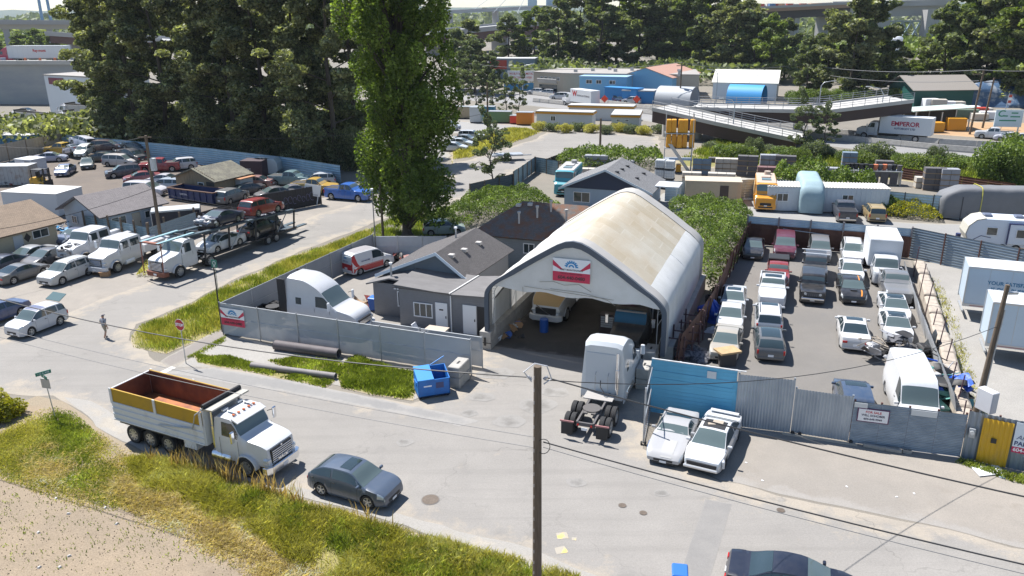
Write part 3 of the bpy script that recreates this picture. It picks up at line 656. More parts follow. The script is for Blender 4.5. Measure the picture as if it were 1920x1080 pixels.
lettering(bn,'PARKING CO',.3,MAGT,wall_matrix((2.0,-.095,1.43),(1,0,0)),align='LEFT',bold=.008)
lettering(bn,'All Care D',.32,MAGT,wall_matrix((2.05,-.095,1.75),(1,0,0)),align='LEFT',shear=.3)
lettering(bn,'604-440-0',.26,M('ink_white',(.8,.8,.82),.6),wall_matrix((2.0,-.098,1.10),(1,0,0)),align='LEFT',bold=.006)
def gear(parent,T,r,mat=None):
 """half cog emblem with spokes"""
 mb=MB()
 for k in range(9):
  a0=math.pi*k/9;a1=math.pi*(k+.62)/9;pts=[(math.cos(a0)*r*.72,math.sin(a0)*r*.72),(math.cos(a0)*r,math.sin(a0)*r),(math.cos(a1)*r,math.sin(a1)*r),(math.cos(a1)*r*.72,math.sin(a1)*r*.72)]
  mb.loft([[(x,y,0)for x,y in pts],[(x,y,.004)for x,y in pts]])
 n=14
 for ro,ri in((.8,.58),(.42,.2)):
  for k in range(n):
   a0,a1=math.pi*k/n,math.pi*(k+1)/n
   mb.poly([(math.cos(a0)*r*ri,math.sin(a0)*r*ri,.004),(math.cos(a0)*r*ro,math.sin(a0)*r*ro,.004),(math.cos(a1)*r*ro,math.sin(a1)*r*ro,.004),(math.cos(a1)*r*ri,math.sin(a1)*r*ri,.004)])
 o=link('emblem',mb.mesh('emblem'),mat or M('emblem_blue',(.03,.24,.52),.6),parent);o.matrix_local=T;return o
gear(bn,wall_matrix((3.55,-.095,2.0),(1,0,0)),.36)
# swung-open wire gate beside the blue panel
p0,p1=g(1219,772),g(1206,834);d=p1-p0;L=d.length
t=thing('wire_gate','open galvanised wire gate swung out beside the silver wrecked coupe','gate',p0,math.atan2(d.y,d.x))
fr=MB();fr.cyl((0,0,.1),(0,0,2.7),.035,n=8);fr.cyl((L,0,.1),(L,0,3.2),.045,n=8);fr.cyl((0,0,.12),(L,0,.12),.03,n=6);fr.cyl((0,0,1.4),(L,0,1.4),.03,n=6);fr.cyl((0,0,2.7),(L,0,2.75),.03,n=6);part(t,'gate_frame',fr,GALV)
ms=MB()
for k in range(17):x=L*k/16;ms.box(x-.004,x+.004,-.004,.004,.12,1.4)
for k in range(11):z=.12+1.28*k/10;ms.box(0,L,-.004,.004,z-.004,z+.004)
tag(part(t,'wire_mesh',ms,M('dark_wire',(.1,.1,.11),.6,.4)),kind='stuff')
for y in(-.1,.1):part(t,'caster',MB().cyl((L,y-.04,.1),(L,y+.04,.1),.1,n=12),BLK)
# --- rusty plate walls round the yard
a,b=g(1398,457),g(1702,484);t=fence('rust_wall','dark rust brown steel plate wall at the back of the car yard',a,b,1.95,RUST,False,2.6,.9,.03,None)
L=(b-a).length
for k in range(5):link('top_sheet',corr_mesh(L/5-.02,.75,.14,.04,False),STEELL,t,(k*L/5,.06,1.92))
for k in range(6):part(t,'post',MB().box(-.07,.07,-.07,.07,0,.9),M('grey_post',(.2,.19,.2),.8),loc=(k*L/5,-.02,1.9))
part(t,'pipe',MB().cyl((3.2,-.1,1.75),(7.2,-.1,1.5),.04),GALV)
pts=[(1398,458),(1365,520),(1335,590),(1305,640),(1268,690)]
for k in range(4):fence('rust_fence',('rust brown plate fence bending down from the ivy corner','rust brown plate fence beside the old tyres','rust brown plate fence beside the blue tarp','rust brown plate fence along the shelter wall near pipe racks')[k],g(*pts[k]),g(*pts[k+1]),2.2,RUST,False,2.2,.8,.03,RUSTP,lean=R(-5),back=k%2==0)
# --- white leaning fence and lock-block wall on the right of the yard
pts=[(1700,528),(1732,625),(1766,716),(1796,796)]
for k in range(3):fence('white_fence',('white ribbed fence beside the box truck','white ribbed fence beside the white sedans','white ribbed fence beside the scrap pile and white van')[k],g(*pts[k]),g(*pts[k+1]),1.75,STEELW,True,1.2,.2,.04,None,lean=R(14))
a,b=g(1722,505),g(1812,820);d=b-a;L=d.to_2d().length;n=16
LB=M('lock_block',(.33,.285,.24),.95,c2=(.42,.37,.31),ns=1.5,bump=.4)
t=thing('block_wall','long tan wall of rough concrete lock blocks along the trailer lot','wall',a,math.atan2(d.y,d.x));rr=random.Random(3)
for k in range(n):
 w=L/n;h=.75+rr.uniform(-.1,.12);dx=rr.uniform(-.06,.06)
 mb=MB();mb.loft([[(0,-.42,0),(w-.03,-.42,0),(w-.03,.42,0),(0,.42,0)],[(0,-.42,h),(w-.03,-.42,h+rr.uniform(-.06,.06)),(w-.03,.42,h),(0,.42,h)],[(.12,-.25,h+.12),(w-.15,-.28,h+.1),(w-.15,.25,h+.14),(.12,.28,h+.1)]])
 part(t,'block',mb,LB,None,.03,(k*w,dx,0))
for k in range(9):
 p=g(lerp(1712,1800,k/8),lerp(520,812,k/8));tag(MB().cyl((0,0,0),(rr.uniform(-.1,.25),0,rr.uniform(1.8,2.7)),.035,n=6).build('fence_post',M('purple_rust',(.09,.045,.06),.8),None,40,0,p),'thin rusty steel post standing along the block wall','post','rusty posts along the block wall')
 # --- fences behind
fence('lot_fence','long blue grey corrugated fence behind the white box trailers',g(1703,482),g(1975,545),2.7,M('bluegrey_steel',(.16,.21,.26),.5,.3,c2=(.24,.29,.33),ns=1.5,sc=(.4,1,2)),False,3.2,.22,.04,RUSTP,back=False)
fence('storage_fence','blue grey fence behind the covered motorhome with dark posts',g(1640,396),g(1800,412),2.3,STEELL,False,3,.3,.03,M('dark_post',(.06,.06,.065),.8),back=False)
fence('storage_fence','blue grey fence behind the tan storage container',g(1246,378),g(1445,372),2.3,STEELL,False,3,.3,.03,None)
fence('storage_fence','blue grey fence behind the long white site office',g(1445,372),g(1640,396),2.3,STEELL,False,3,.3,.03,None)
for k,(p,q,lb)in enumerate((((880,372),(962,352),'dark grey street fence left of the small roadside tree'),((962,352),(1003,322),'teal corrugated street fence beside the dark gate'),((1003,322),(1048,330),'teal corrugated fence behind the teal food truck'),((1003,322),(1085,290),'dark boarded fence under the ivy along the far road'))):
 fence('street_fence',lb,g(*p),g(*q),(1.7,2.0,2.0,1.2)[k],(M('slate_panel',(.07,.085,.1),.7),STEELT,STEELT,DARKF)[k],False,2.4,.3,.03,WOODP,back=False)
 # --- scrapyard fences
pts=[(118,280),(225,292),(330,303),(440,316),(545,330),(640,346)]
for k in range(5):fence('scrapyard_fence',('corner end of the blue corrugated fence behind the stacked silver cars','blue corrugated fence stretch left of the leaning power pole','blue corrugated fence stretch behind the wooden shed','blue corrugated fence stretch behind the camper','blue corrugated fence end stretch by the tall poplar')[k],g(*pts[k]),g(*pts[k+1]),2.5,M('sky_steel',(.20,.34,.45),.5,.2,c2=(.30,.42,.5),ns=1.2,sc=(.4,1,2)),False,3,.3,.05,None)
fence('beige_fence','beige panel fence at the far left corner of the scrapyard',g(-60,318),g(118,280),2.6,BEIGE,True,3.5,.6,.03,M('tan_post',(.25,.2,.15),.8),back=False)
fence('teal_fence','teal corrugated fence with tall wooden posts behind the crew cab trucks',g(165,444),g(286,470),2.2,STEELT,False,2.0,.22,.04,WOODP,over=.5,back=False,pr=.07)
fence('teal_fence','teal corrugated fence turning up behind the car hauler',g(286,470),g(372,438),2.2,M('pale_teal_steel',(.27,.34,.38),.5,.25,nv=.12),False,2.4,.22,.04,WOODP,back=True,pr=.07)
fence('dark_fence','low dark boarded fence behind the red wagon on the hauler',g(374,437),g(468,408),2.0,DARKF,True,2.4,.3,.02,WOODP)
t=fence('graffiti_fence','black boarded fence sprayed with violet graffiti',g(470,408),g(604,383),2.2,DARKF,True,2.4,.3,.02,WOODP)
gf=MB();rr=random.Random(9)
for k in range(7):
 c=V((4.3+k*.55,-.035,1.1+rr.uniform(-.1,.15)));r0=rr.uniform(.28,.42)
 gf.tube([c+V((math.cos(q)*r0*.7,0,math.sin(q)*r0*rr.uniform(1,1.5)))for q in[j*.6 for j in range(10)]],.018,4)
tag(part(t,'graffiti',gf,M('violet_spray',(.22,.20,.36),.7)),kind='stuff')
# --- grey screened chain-link compound fence
SCR=bpy.data.materials.new('privacy_screen');SCR.use_nodes=True;MATS['privacy_screen']=SCR
_n=SCR.node_tree.nodes;_l=SCR.node_tree.links;_b=_n['Principled BSDF'];_b.inputs['Base Color'].default_value=(.36,.385,.41,1);_b.inputs['Roughness'].default_value=.7;_b.inputs['Alpha'].default_value=.90
_w=_n.new('ShaderNodeTexNoise');_w.inputs['Scale'].default_value=1.2;_tc=_n.new('ShaderNodeTexCoord');_l.new(_tc.outputs['Object'],_w.inputs['Vector']);_r=_n.new('ShaderNodeMapRange');_r.inputs[3].default_value=.82;_r.inputs[4].default_value=1.;_l.new(_w.outputs[0],_r.inputs[0]);_l.new(_r.outputs[0],_b.inputs['Alpha'])
def screen_fence(name,label,pts,h,mat=SCR,sag=.03):
 t=thing(name,label,'fence',pts[0])
 for k,(a,b)in enumerate(zip(pts,pts[1:])):
  a=a-pts[0];b=b-pts[0];mb=MB();n=8;G=[];o=V((-(b-a).y,(b-a).x,0)).normalized()
  for j in range(n+1):
   q=a.lerp(b,j/n);w=math.sin(j*2.1+k)*sag;G.append(mb.ring([q+o*(w+.02)+V((0,0,z))for z in(.08,h*.35,h*.7,h-.02)]))
  for c,d in zip(G,G[1:]):mb.bridge(c,d,0,False)
  part(t,'screen',mb,mat,60);part(t,'top_rail',MB().cyl(a+V((0,0,h)),b+V((0,0,h)),.03,n=6),GALV);part(t,'mid_rail',MB().cyl(a+V((0,0,h*.55)),b+V((0,0,h*.55)),.016,n=5),GALV)
 for q in pts:part(t,'post',MB().cyl((0,0,0),(0,0,h+.08),.035,n=8),GALV,loc=q-pts[0])
 return t
A,B,Cn=g(419,628),g(884,704),g(702,486)
fp=[A.lerp(B,k/6)for k in range(7)];sf=screen_fence('compound_fence','grey screened wire fence facing the road with the red and white banner',fp,2.35)
fp=[A.lerp(Cn,k/6)for k in range(7)];screen_fence('compound_fence','grey screened wire fence running along the grassy side street',fp,2.3,M('screen_grey',(.27,.28,.29),.7,nv=.08,ns=1))
D_=g(838,486);screen_fence('compound_fence','pale screened fence at the back behind the red and white van',[Cn.lerp(D_,k/3)for k in range(4)],2.1,M('screen_pale',(.40,.42,.44),.7,nv=.1,ns=1))
screen_fence('compound_fence','short inner screened gate rolled behind the road fence',[g(700,657),g(790,672),g(905,690)],2.05)
u=(B-A).normalized();out=V((u.y,-u.x,0));ang0=math.atan2(u.y,u.x)
def banner(parent,T,w,h,phone='604-440-0480'):
 wh=M('banner_paper',(.72,.74,.77),.55,nv=.04,ns=2);rd=M('banner_crimson',(.50,.025,.075),.55)
 o=link('banner',MB().box(-w/2,w/2,-h/2,h/2,0,.012).mesh('b'),wh,parent);o.matrix_local=T
 part(o,'banner_strip',MB().box(-w/2,w/2,-h/2,-h*.08,.012,.016),rd)
 for s in(1,-1):
  mb=MB();mb.poly([(s*w/2,h*.42,.015),(s*w*.22,h*.02,.015),(s*w*.30,h*.02,.015),(s*w/2,h*.18,.015)]);part(o,'swoosh',mb,rd)
 gear(o,Matrix.Translation((0,h*.14,.016)),h*.3)
 lettering(o,phone,h*.21,M('ink_dark',(.05,.02,.03),.6),Matrix.Translation((0,-h*.33,.018)),bold=h*.006)
 lettering(o,'FLEET MAINTENANCE',h*.1,M('ink_dark'),Matrix.Translation((0,h*.02,.018)),bold=.002);lettering(o,'TRUCK & TRAILER REPAIR',h*.08,M('ink_dark'),Matrix.Translation((0,-h*.15,.018)))
 return o
bp_=u*1.05+V((0,0,1.45));banner(sf,wall_matrix(bp_+out*.07,u),1.95,1.25)
# ------------------------------------------------------------------ the fabric shelter
def site(o,u_,v_,z=0.):return V(o)+V((math.cos(SITE),math.sin(SITE),0))*u_+V((-math.sin(SITE),math.cos(SITE),0))*v_+V((0,0,z))
SH=V((-1.75,48.2,0));SW,SD,SE,SZ=11.6,16.4,4.25,7.75
FAB=M('white_fabric',(.66,.66,.64),.75,c2=(.72,.72,.71),ns=.7,bump=.1,bs=3)
FABT=M('stained_fabric',(.56,.525,.45),.75,c2=(.50,.43,.325),ns=.45,thr=(.38,.66),sc=(1,.5,1),bump=.12,bs=2)
def _panels(m):
 n=m.node_tree.nodes;l=m.node_tree.links;b=n['Principled BSDF'];tc=n.new('ShaderNodeTexCoord');k=n.new('ShaderNodeTexBrick');k.inputs['Scale'].default_value=.42;k.inputs['Color1'].default_value=(1,1,1,1);k.inputs['Color2'].default_value=(.84,.80,.72,1);k.inputs['Mortar'].default_value=(1,1,1,1);k.inputs['Mortar Size'].default_value=.015;k.inputs['Brick Width'].default_value=.9;k.inputs['Row Height'].default_value=.55
 l.new(tc.outputs['Object'],k.inputs['Vector']);x=n.new('ShaderNodeMix');x.data_type='RGBA';x.blend_type='MULTIPLY';x.inputs[0].default_value=1;src=b.inputs['Base Color'].links[0].from_socket;l.new(src,x.inputs[6]);l.new(k.outputs['Color'],x.inputs[7]);l.new(x.outputs[2],b.inputs['Base Color'])
_panels(FABT)
def _translucent(m,f):
 n=m.node_tree.nodes;l=m.node_tree.links;b=n['Principled BSDF'];o=[x for x in n if x.type=='OUTPUT_MATERIAL'][0];t=n.new('ShaderNodeBsdfTranslucent');x=n.new('ShaderNodeMixShader');x.inputs[0].default_value=f
 l.new(b.inputs['Base Color'].links[0].from_socket,t.inputs['Color']);l.new(b.outputs[0],x.inputs[1]);l.new(t.outputs[0],x.inputs[2]);l.new(x.outputs[0],o.inputs['Surface'])
_translucent(FABT,.12);_translucent(FAB,.22)
FABG=M('grey_fabric_band',(.38,.365,.345),.8,nv=.08,ns=1)
FABD=M('dark_fabric_edge',(.075,.09,.115),.7,nv=.1,ns=1)
INN=M('shelter_lining',(.20,.18,.14),.9,nv=.1,ns=1)
t=thing('fabric_shelter','large white and cream fabric truck shelter with a dark grey arched edge','shelter',SH,SITE)
def arch(o=0.,n=7):
 P=[(0-o,1.1),(0-o,3.0),(.02-o,SE-.55)]
 for k in range(1,n):a=k/n;P.append((.02*(1-a)**2+.04*a*(1-a)+1.25*a*a-o*(1-a*.7),(SE-.55)*(1-a)**2+2*a*(1-a)*(SE+.12)+(SE+.85)*a*a+o*.4*a))
 P.append((1.25-o*.3,SE+.85+o*.4))
 for k in range(1,5):a=k/4;P.append((lerp(1.25,SW/2-1.5,a),lerp(SE+.85,SZ-.60,a)+math.sin(a*math.pi)*.05+o))
 for k in range(1,4):a=k/3;P.append((lerp(SW/2-1.5,SW/2,a),SZ-.60+.60*math.sin(a*math.pi/2)+o))
 return P+[(SW-x,z)for x,z in P[-2::-1]]
AR=arch();NA=len(AR)
def skin(v0,v1,i0,i1,n,mat,name,off=0.,sagz=.045,smooth=50,ph=0.):
 mb=MB();G=[];pts=arch(off)[i0:i1+1]
 for k in range(n+1):
  v_=lerp(v0,v1,k/n);w=math.sin((v_/SD)*math.pi*5+ph)**2
  G.append(mb.ring([(x+(.03*w if x<SW/2 else-.03*w)*(1 if z<SE+.6 else 0),v_,z-sagz*w*(z>SE))for x,z in pts]))
 for a,b in zip(G,G[1:]):mb.bridge(a,b,0,False)
 return part(t,name,mb,mat,smooth)
iL=9;iR=NA-10
skin(1.2,SD-1.5,0,iL,24,FAB,'side_skin');skin(1.2,SD-1.5,iR,NA-1,24,FAB,'side_skin')
mid=NA//2
skin(1.2,SD-1.5,iL,mid,28,FABT,'roof_skin');skin(1.2,SD-1.5,mid,iR,28,FABT,'roof_skin')
skin(.15,1.2,0,NA-1,3,FABG,'edge_band',.01,0.);skin(SD-1.5,SD,0,NA-1,3,FABG,'edge_band',.01,0.)
# arched front edge
mb=MB();O_=arch(.03);I_=arch(-.24);G=[]
for(x,z),(x2,z2)in zip(O_,I_):G.append(mb.ring([(x,.16,z),(x,-.06,z),(x2,-.06,z2-(.12 if z>1.2 else 0)),(x2,.16,z2-(.12 if z>1.2 else 0))]))
for a,b in zip(G,G[1:]):mb.bridge(a,b)
part(t,'edge_arch',mb,FABD,40)
# front gable cloth with its sagging lower hem
zh=4.12;mb=MB();G=[];n=26
def roofz(x):
 best=SZ
 for(a,z0),(b,z1)in zip(I_,I_[1:]):
  if min(a,b)<=x<=max(a,b)and abs(b-a)>1e-6:best=lerp(z0,z1,(x-a)/(b-a))
 return best-.1
for k in range(n+1):
 x=lerp(.36,SW-.36,k/n);w=math.sin(k*1.7)*.03;zt=max(zh+.1,roofz(x));zb=zh+.08*math.sin(k*.9)+.2*(1-k/n)
 G.append(mb.ring([(x,.02+w*(1-j/4),lerp(zb,max(zt,zb+.05),j/4))for j in range(5)]))
for a,b in zip(G,G[1:]):mb.bridge(a,b,0,False)
gc_=part(t,'front_cloth',mb,FAB,60)
for q in([(3.7,5.0),(4.6,5.12),(5.3,4.95),(6.2,5.1),(7.0,4.7)],[(4.4,4.62),(6.4,4.6),(8.0,4.3),(8.5,4.0)],[(2.6,4.55),(2.62,3.9)],[(2.7,4.6),(8.4,4.35)]):part(gc_,'seam_rope',MB().tube([(x,-.03,z)for x,z in q],.014,4),M('seam_brown',(.30,.27,.22),.9))
banner(t,wall_matrix((SW/2-.05,-.09,5.95),(1,0,0)),2.35,1.45)
# frame, back wall, floor slab, side block walls
for v_ in(.3,4.3,8.3,12.3,16.1):
 mb=MB();q=arch(-.12);mb.tube([(x,v_,z)for x,z in q],.035,6);part(t,'truss',mb,GALV,40)
 mb=MB();q2=arch(-.55);mb.tube([(x,v_,z-.1)for x,z in q2],.025,5)
 for k in range(0,len(q)-1):mb.tube([(q[k][0],v_,q[k][1]),(q2[k+1][0],v_,q2[k+1][1]-.1)],.012,4)
 part(t,'truss_web',mb,GALV)
mb=MB();q=arch(-.1);mb.poly([(x,SD-.1,z)for x,z in q]+[(SW-.1,SD-.1,0),(.1,SD-.1,0)]);part(t,'back_cloth',mb,FAB)
for s,x in((0,.05),(1,SW-.05)):
 for k in range(11):
  v_=-.2+k*1.52
  for z in(0,.62):
   if s==1 and k==0:continue
   part(t,'base_block',cached_mb('bblk',lambda:MB().box(-.38,.38,0,1.48,0,.6)),CONC,loc=(x,v_,z+.006))
part(t,'strap',MB().box(-.36,.46,-.225,-.205,.45,.5),BLK);part(t,'strap',MB().box(-.03,.12,-.235,-.225,.28,.85),BLK)
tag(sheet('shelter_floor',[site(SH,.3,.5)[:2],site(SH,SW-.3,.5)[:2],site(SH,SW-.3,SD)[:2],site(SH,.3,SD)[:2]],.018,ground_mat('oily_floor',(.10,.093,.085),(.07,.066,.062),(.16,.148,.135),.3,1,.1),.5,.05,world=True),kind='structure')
# ------------------------------------------------------------------ houses
def siding(name,c=(.3,.3,.3),pitch=.16):
 if name in MATS:return MATS[name]
 m=M(name,c,.6,nv=.08,ns=1.5);n=m.node_tree.nodes;l=m.node_tree.links
 tc=n.new('ShaderNodeTexCoord');w=n.new('ShaderNodeTexWave');w.wave_type='BANDS';w.bands_direction='Z';w.wave_profile='SAW';w.inputs['Scale'].default_value=.314/pitch;l.new(tc.outputs['Object'],w.inputs['Vector'])
 b=n.new('ShaderNodeBump');b.inputs['Strength'].default_value=.9;b.inputs['Distance'].default_value=.03;l.new(w.outputs['Fac'],b.inputs['Height']);l.new(b.outputs[0],n['Principled BSDF'].inputs['Normal']);return m
def shingle(name,c=(.2,.2,.2),c2=None,sc=3.,moss=None):
 if name in MATS:return MATS[name]
 m=M(name,c,.92);n=m.node_tree.nodes;l=m.node_tree.links;b=n['Principled BSDF']
 tc=n.new('ShaderNodeTexCoord');mp=n.new('ShaderNodeMapping');l.new(tc.outputs['UV'],mp.inputs[0])
 k=n.new('ShaderNodeTexBrick');k.inputs['Scale'].default_value=sc;k.inputs['Color1'].default_value=(*[x*.85 for x in c],1);k.inputs['Color2'].default_value=(*[x*1.15 for x in c],1);k.inputs['Mortar'].default_value=(*[x*.5 for x in c],1);k.inputs['Mortar Size'].default_value=.03;l.new(mp.outputs[0],k.inputs['Vector'])
 out=k.outputs['Color']
 t_=n.new('ShaderNodeTexNoise');t_.inputs['Scale'].default_value=1.1;t_.inputs['Detail'].default_value=8;t_.inputs['Roughness'].default_value=.7;l.new(tc.outputs['Object'],t_.inputs['Vector'])
 r=n.new('ShaderNodeMapRange');r.inputs[1].default_value=.45 if moss else .4;r.inputs[2].default_value=.6 if moss else .8;r.inputs[4].default_value=.85 if moss else .4;l.new(t_.outputs[0],r.inputs[0])
 mx=n.new('ShaderNodeMix');mx.data_type='RGBA';l.new(r.outputs[0],mx.inputs[0]);l.new(out,mx.inputs[6]);mx.inputs[7].default_value=(*(moss or[x*1.3 for x in c]),1);l.new(mx.outputs[2],b.inputs['Base Color'])
 bp=n.new('ShaderNodeBump');bp.inputs['Strength'].default_value=.6;bp.inputs['Distance'].default_value=.02;l.new(k.outputs['Fac'],bp.inputs['Height']);bp.invert=True;l.new(bp.outputs[0],b.inputs['Normal']);return m
def roof_slab(par,pts,mat,th=.14,name='roof',uvs=.5):
 """a roof plane of four (or three) corners, eave first, with thickness"""
 P=[V(p)for p in pts];nrm=(P[1]-P[0]).cross(P[-1]-P[0]).normalized()
 if nrm.z<0:nrm=-nrm
 mb=MB();mb.loft([[p-nrm*th for p in P],P]);o=part(par,name,mb,mat)
 me=o.data;uv=me.uv_layers.new(name='UVMap');ex=(P[1]-P[0]).normalized();ey=nrm.cross(ex)
 for lp in me.loops:
  q=V(me.vertices[lp.vertex_index].co)-P[0];uv.data[lp.index].uv=(q.dot(ex),q.dot(ey))
 return o
WF=M('window_frame_white',(.72,.73,.74),.5)
def window(par,T,w,h,panes=2,fr=.07,glass=None):
 mb=MB();mb.box(-w/2,w/2,h/2-fr,h/2,0,.05);mb.box(-w/2,w/2,-h/2,-h/2+fr,0,.07);mb.box(-w/2,-w/2+fr,-h/2+fr,h/2-fr,0,.05);mb.box(w/2-fr,w/2,-h/2+fr,h/2-fr,0,.05)
 for k in range(1,panes):x=lerp(-w/2,w/2,k/panes);mb.box(x-fr*.4,x+fr*.4,-h/2+fr,h/2-fr,0,.045)
 o=part(par,'window',mb,WF);o.matrix_local=T
 for k in range(panes):
  a,b=lerp(-w/2+fr*.6,w/2-fr*.6,k/panes),lerp(-w/2+fr*.6,w/2-fr*.6,(k+1)/panes);part(o,'pane',MB().box(a+.02,b-.02,-h/2+fr*.8,h/2-fr*.8,.003,.02),glass or GLASS)
 return o
def door(par,T,w=.9,h=2.03,mat=None,side=1):
 o=link('door',MB().box(-w/2,w/2,0,h,0,.05).mesh('d',None,.01),mat or WF,par);o.matrix_local=T
 part(o,'handle',MB().box(side*w*.38-.03,side*w*.38+.03,h*.46,h*.54,.05,.09),BLK);return o
def FW(x,y,z):return wall_matrix((x,y,z),(1,0,0))
SID=siding('grey_siding',(.17,.18,.20));SHG=shingle('charcoal_shingle',(.105,.098,.098));SHM=shingle('mossy_shingle',(.15,.135,.125),moss=(.19,.085,.045),sc=3);FLAT=M('torch_roofing',(.15,.145,.145),.9,nv=.15,ns=.8,sc=(1,3,1))
HO=g(751,609);t=thing('grey_house','grey clapboard house joined to the shelter with a charcoal shingle roof','house',HO,SITE)
part(t,'wall',MB().prism([(0,0),(7.2,0),(7.2,3.0),(0,3.0)],0,2.72),SID);part(t,'wall',MB().prism([(-2.75,1.25),(0,1.25),(0,10),(-2.75,10)],0,2.5),SID);part(t,'wall',MB().prism([(0.0,3.0),(4.3,3.0),(4.3,10.2),(0.0,10.2)],0,3.0),SID)
mb=MB();mb.loft([[(0,-.005,2.7),(3.95,-.005,2.7),(3.95,-.005,2.74),(0,-.005,3.02)],[(0,2.9,2.7),(3.95,2.9,2.7),(3.95,2.9,2.74),(0,2.9,3.02)]]);part(t,'wall_top',mb,SID)
roof_slab(t,[(-.22,-.3,3.08),(4.0,-.3,2.84),(4.9,2.75,3.28),(.2,2.75,3.52)],FLAT,.12);roof_slab(t,[(4.0,-.3,2.84),(7.3,-.35,3.0),(7.3,3.2,3.42),(4.9,2.75,3.28)],FLAT,.12)
part(t,'valley_flashing',MB().tube([(4.0,-.3,2.86),(4.9,2.75,3.30)],.07,4),M('flashing',(.5,.5,.5),.5,.4))
part(t,'drain_pipe',MB().cyl((3.98,-.06,0),(3.98,-.06,2.75),.05,n=8),WF);part(t,'gutter',MB().box(-.25,4.0,-.36,-.29,2.86,2.9),BLK)
roof_slab(t,[(4.35,2.15,3.05),(4.75,10.4,3.05),(1.9,9.6,4.85),(1.9,2.15,4.85)],SHG);roof_slab(t,[(-3.0,10.4,2.75),(-3.0,2.15,2.75),(1.9,2.15,4.85),(1.9,9.6,4.85)],SHG);roof_slab(t,[(4.75,10.4,3.05),(-3.0,10.4,2.75),(1.9,9.6,4.85)],SHG)
mb=MB();mb.loft([[(-2.7,2.5,2.6),(4.2,2.5,2.95),(1.9,2.5,4.7)],[(-2.7,2.9,2.6),(4.2,2.9,2.95),(1.9,2.9,4.7)]]);part(t,'gable_wall',mb,siding('slate_siding',(.115,.15,.19)))
BB=M('barge_board',(.50,.58,.66),.5)
for a,b in(((-3.05,2.12,2.66),(1.9,2.12,4.78)),((1.9,2.12,4.78),(4.4,2.12,2.97))):
 mb=MB();a,b=V(a),V(b);mb.loft([[a+V((0,q,z))for q,z in((0,-.12),(0,.12),(-.04,.12),(-.04,-.12))],[b+V((0,q,z))for q,z in((0,-.12),(0,.12),(-.04,.12),(-.04,-.12))]]);part(t,'barge_board',mb,BB)
roof_slab(t,[(-3.2,1.0,2.42),(-1.3,1.0,3.0),(-1.3,2.6,3.0),(-3.2,2.6,2.42)],FLAT,.1);roof_slab(t,[(-1.3,1.0,3.0),(.1,1.0,2.9),(.1,2.6,3.3),(-1.3,2.6,3.0)],FLAT,.1)
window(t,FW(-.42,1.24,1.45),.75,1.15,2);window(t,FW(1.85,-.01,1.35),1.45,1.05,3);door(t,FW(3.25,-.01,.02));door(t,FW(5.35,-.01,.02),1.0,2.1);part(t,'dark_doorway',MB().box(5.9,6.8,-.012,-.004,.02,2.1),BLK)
part(t,'door_sign',MB().box(3.1,3.4,-.075,-.065,1.5,1.6),BLK)
for x,v_ in((2.6,3.3),(2.75,5.2),(2.9,7.6)):
 z=lerp(4.85,3.05,(x-1.9)/2.6);part(t,'roof_vent',MB().box(-.22,.22,-.2,.2,-.1,.16),M('vent_grey',(.42,.40,.38),.6),None,.03,(x,v_,z))
for x,y,z,h in((-1.35,1.5,2.9,1.0),(1.2,7.2,4.5,.8)):vp=part(t,'vent_pipe',MB().cyl((x,y,z),(x,y,z+h),.07,n=8),GALV);part(vp,'pipe_cap',MB().cyl((x,y,z+h),(x,y,z+h+.12),.13,n=10),WHITE)
for x in(-.95,-.7):part(t,'wall_vent',MB().box(x-.08,x+.08,1.17,1.25,2.15,2.3),WF)
# mossy hip-roofed house behind
t2=thing('mossy_house','old grey house with a hip roof covered in rusty moss behind the shelter','house',site(HO,0,14.6),SITE)
part(t2,'wall',MB().prism([(-.3,.3),(11,.3),(11,6.6),(-.3,6.6)],0,2.8),siding('pale_grey_siding',(.22,.25,.27)))
e=2.85;rz_=5.2
roof_slab(t2,[(-.9,-.2,e),(11.6,-.2,e),(8.6,3.4,rz_),(2.8,3.4,rz_)],SHM);roof_slab(t2,[(-.9,7,e),(-.9,-.2,e),(2.8,3.4,rz_)],SHG);roof_slab(t2,[(11.6,7,e),(-.9,7,e),(2.8,3.4,rz_),(8.6,3.4,rz_)],SHM);roof_slab(t2,[(11.6,-.2,e),(11.6,7,e),(8.6,3.4,rz_)],SHM)
window(t2,FW(4.4,.29,1.9),1.0,.9,2)
for x,y,z in((3.2,1.2,3.75),(5.6,2.6,4.6),(4.6,1.9,4.2),(7.2,1.8,4.1)):vp=part(t2,'vent_pipe',MB().cyl((x,y,z),(x,y,z+.9),.09,n=8),M('vent_grey'));part(vp,'pipe_cap',MB().cyl((x,y,z+.9),(x,y,z+1.05),.15,n=10),M('vent_grey'))
for x,y,z in((2.6,2.8,4.95),(3.6,3.0,5.05)):part(t2,'roof_vent',MB().box(x-.2,x+.2,y-.2,y+.2,z-.1,z+.12),M('vent_grey'))
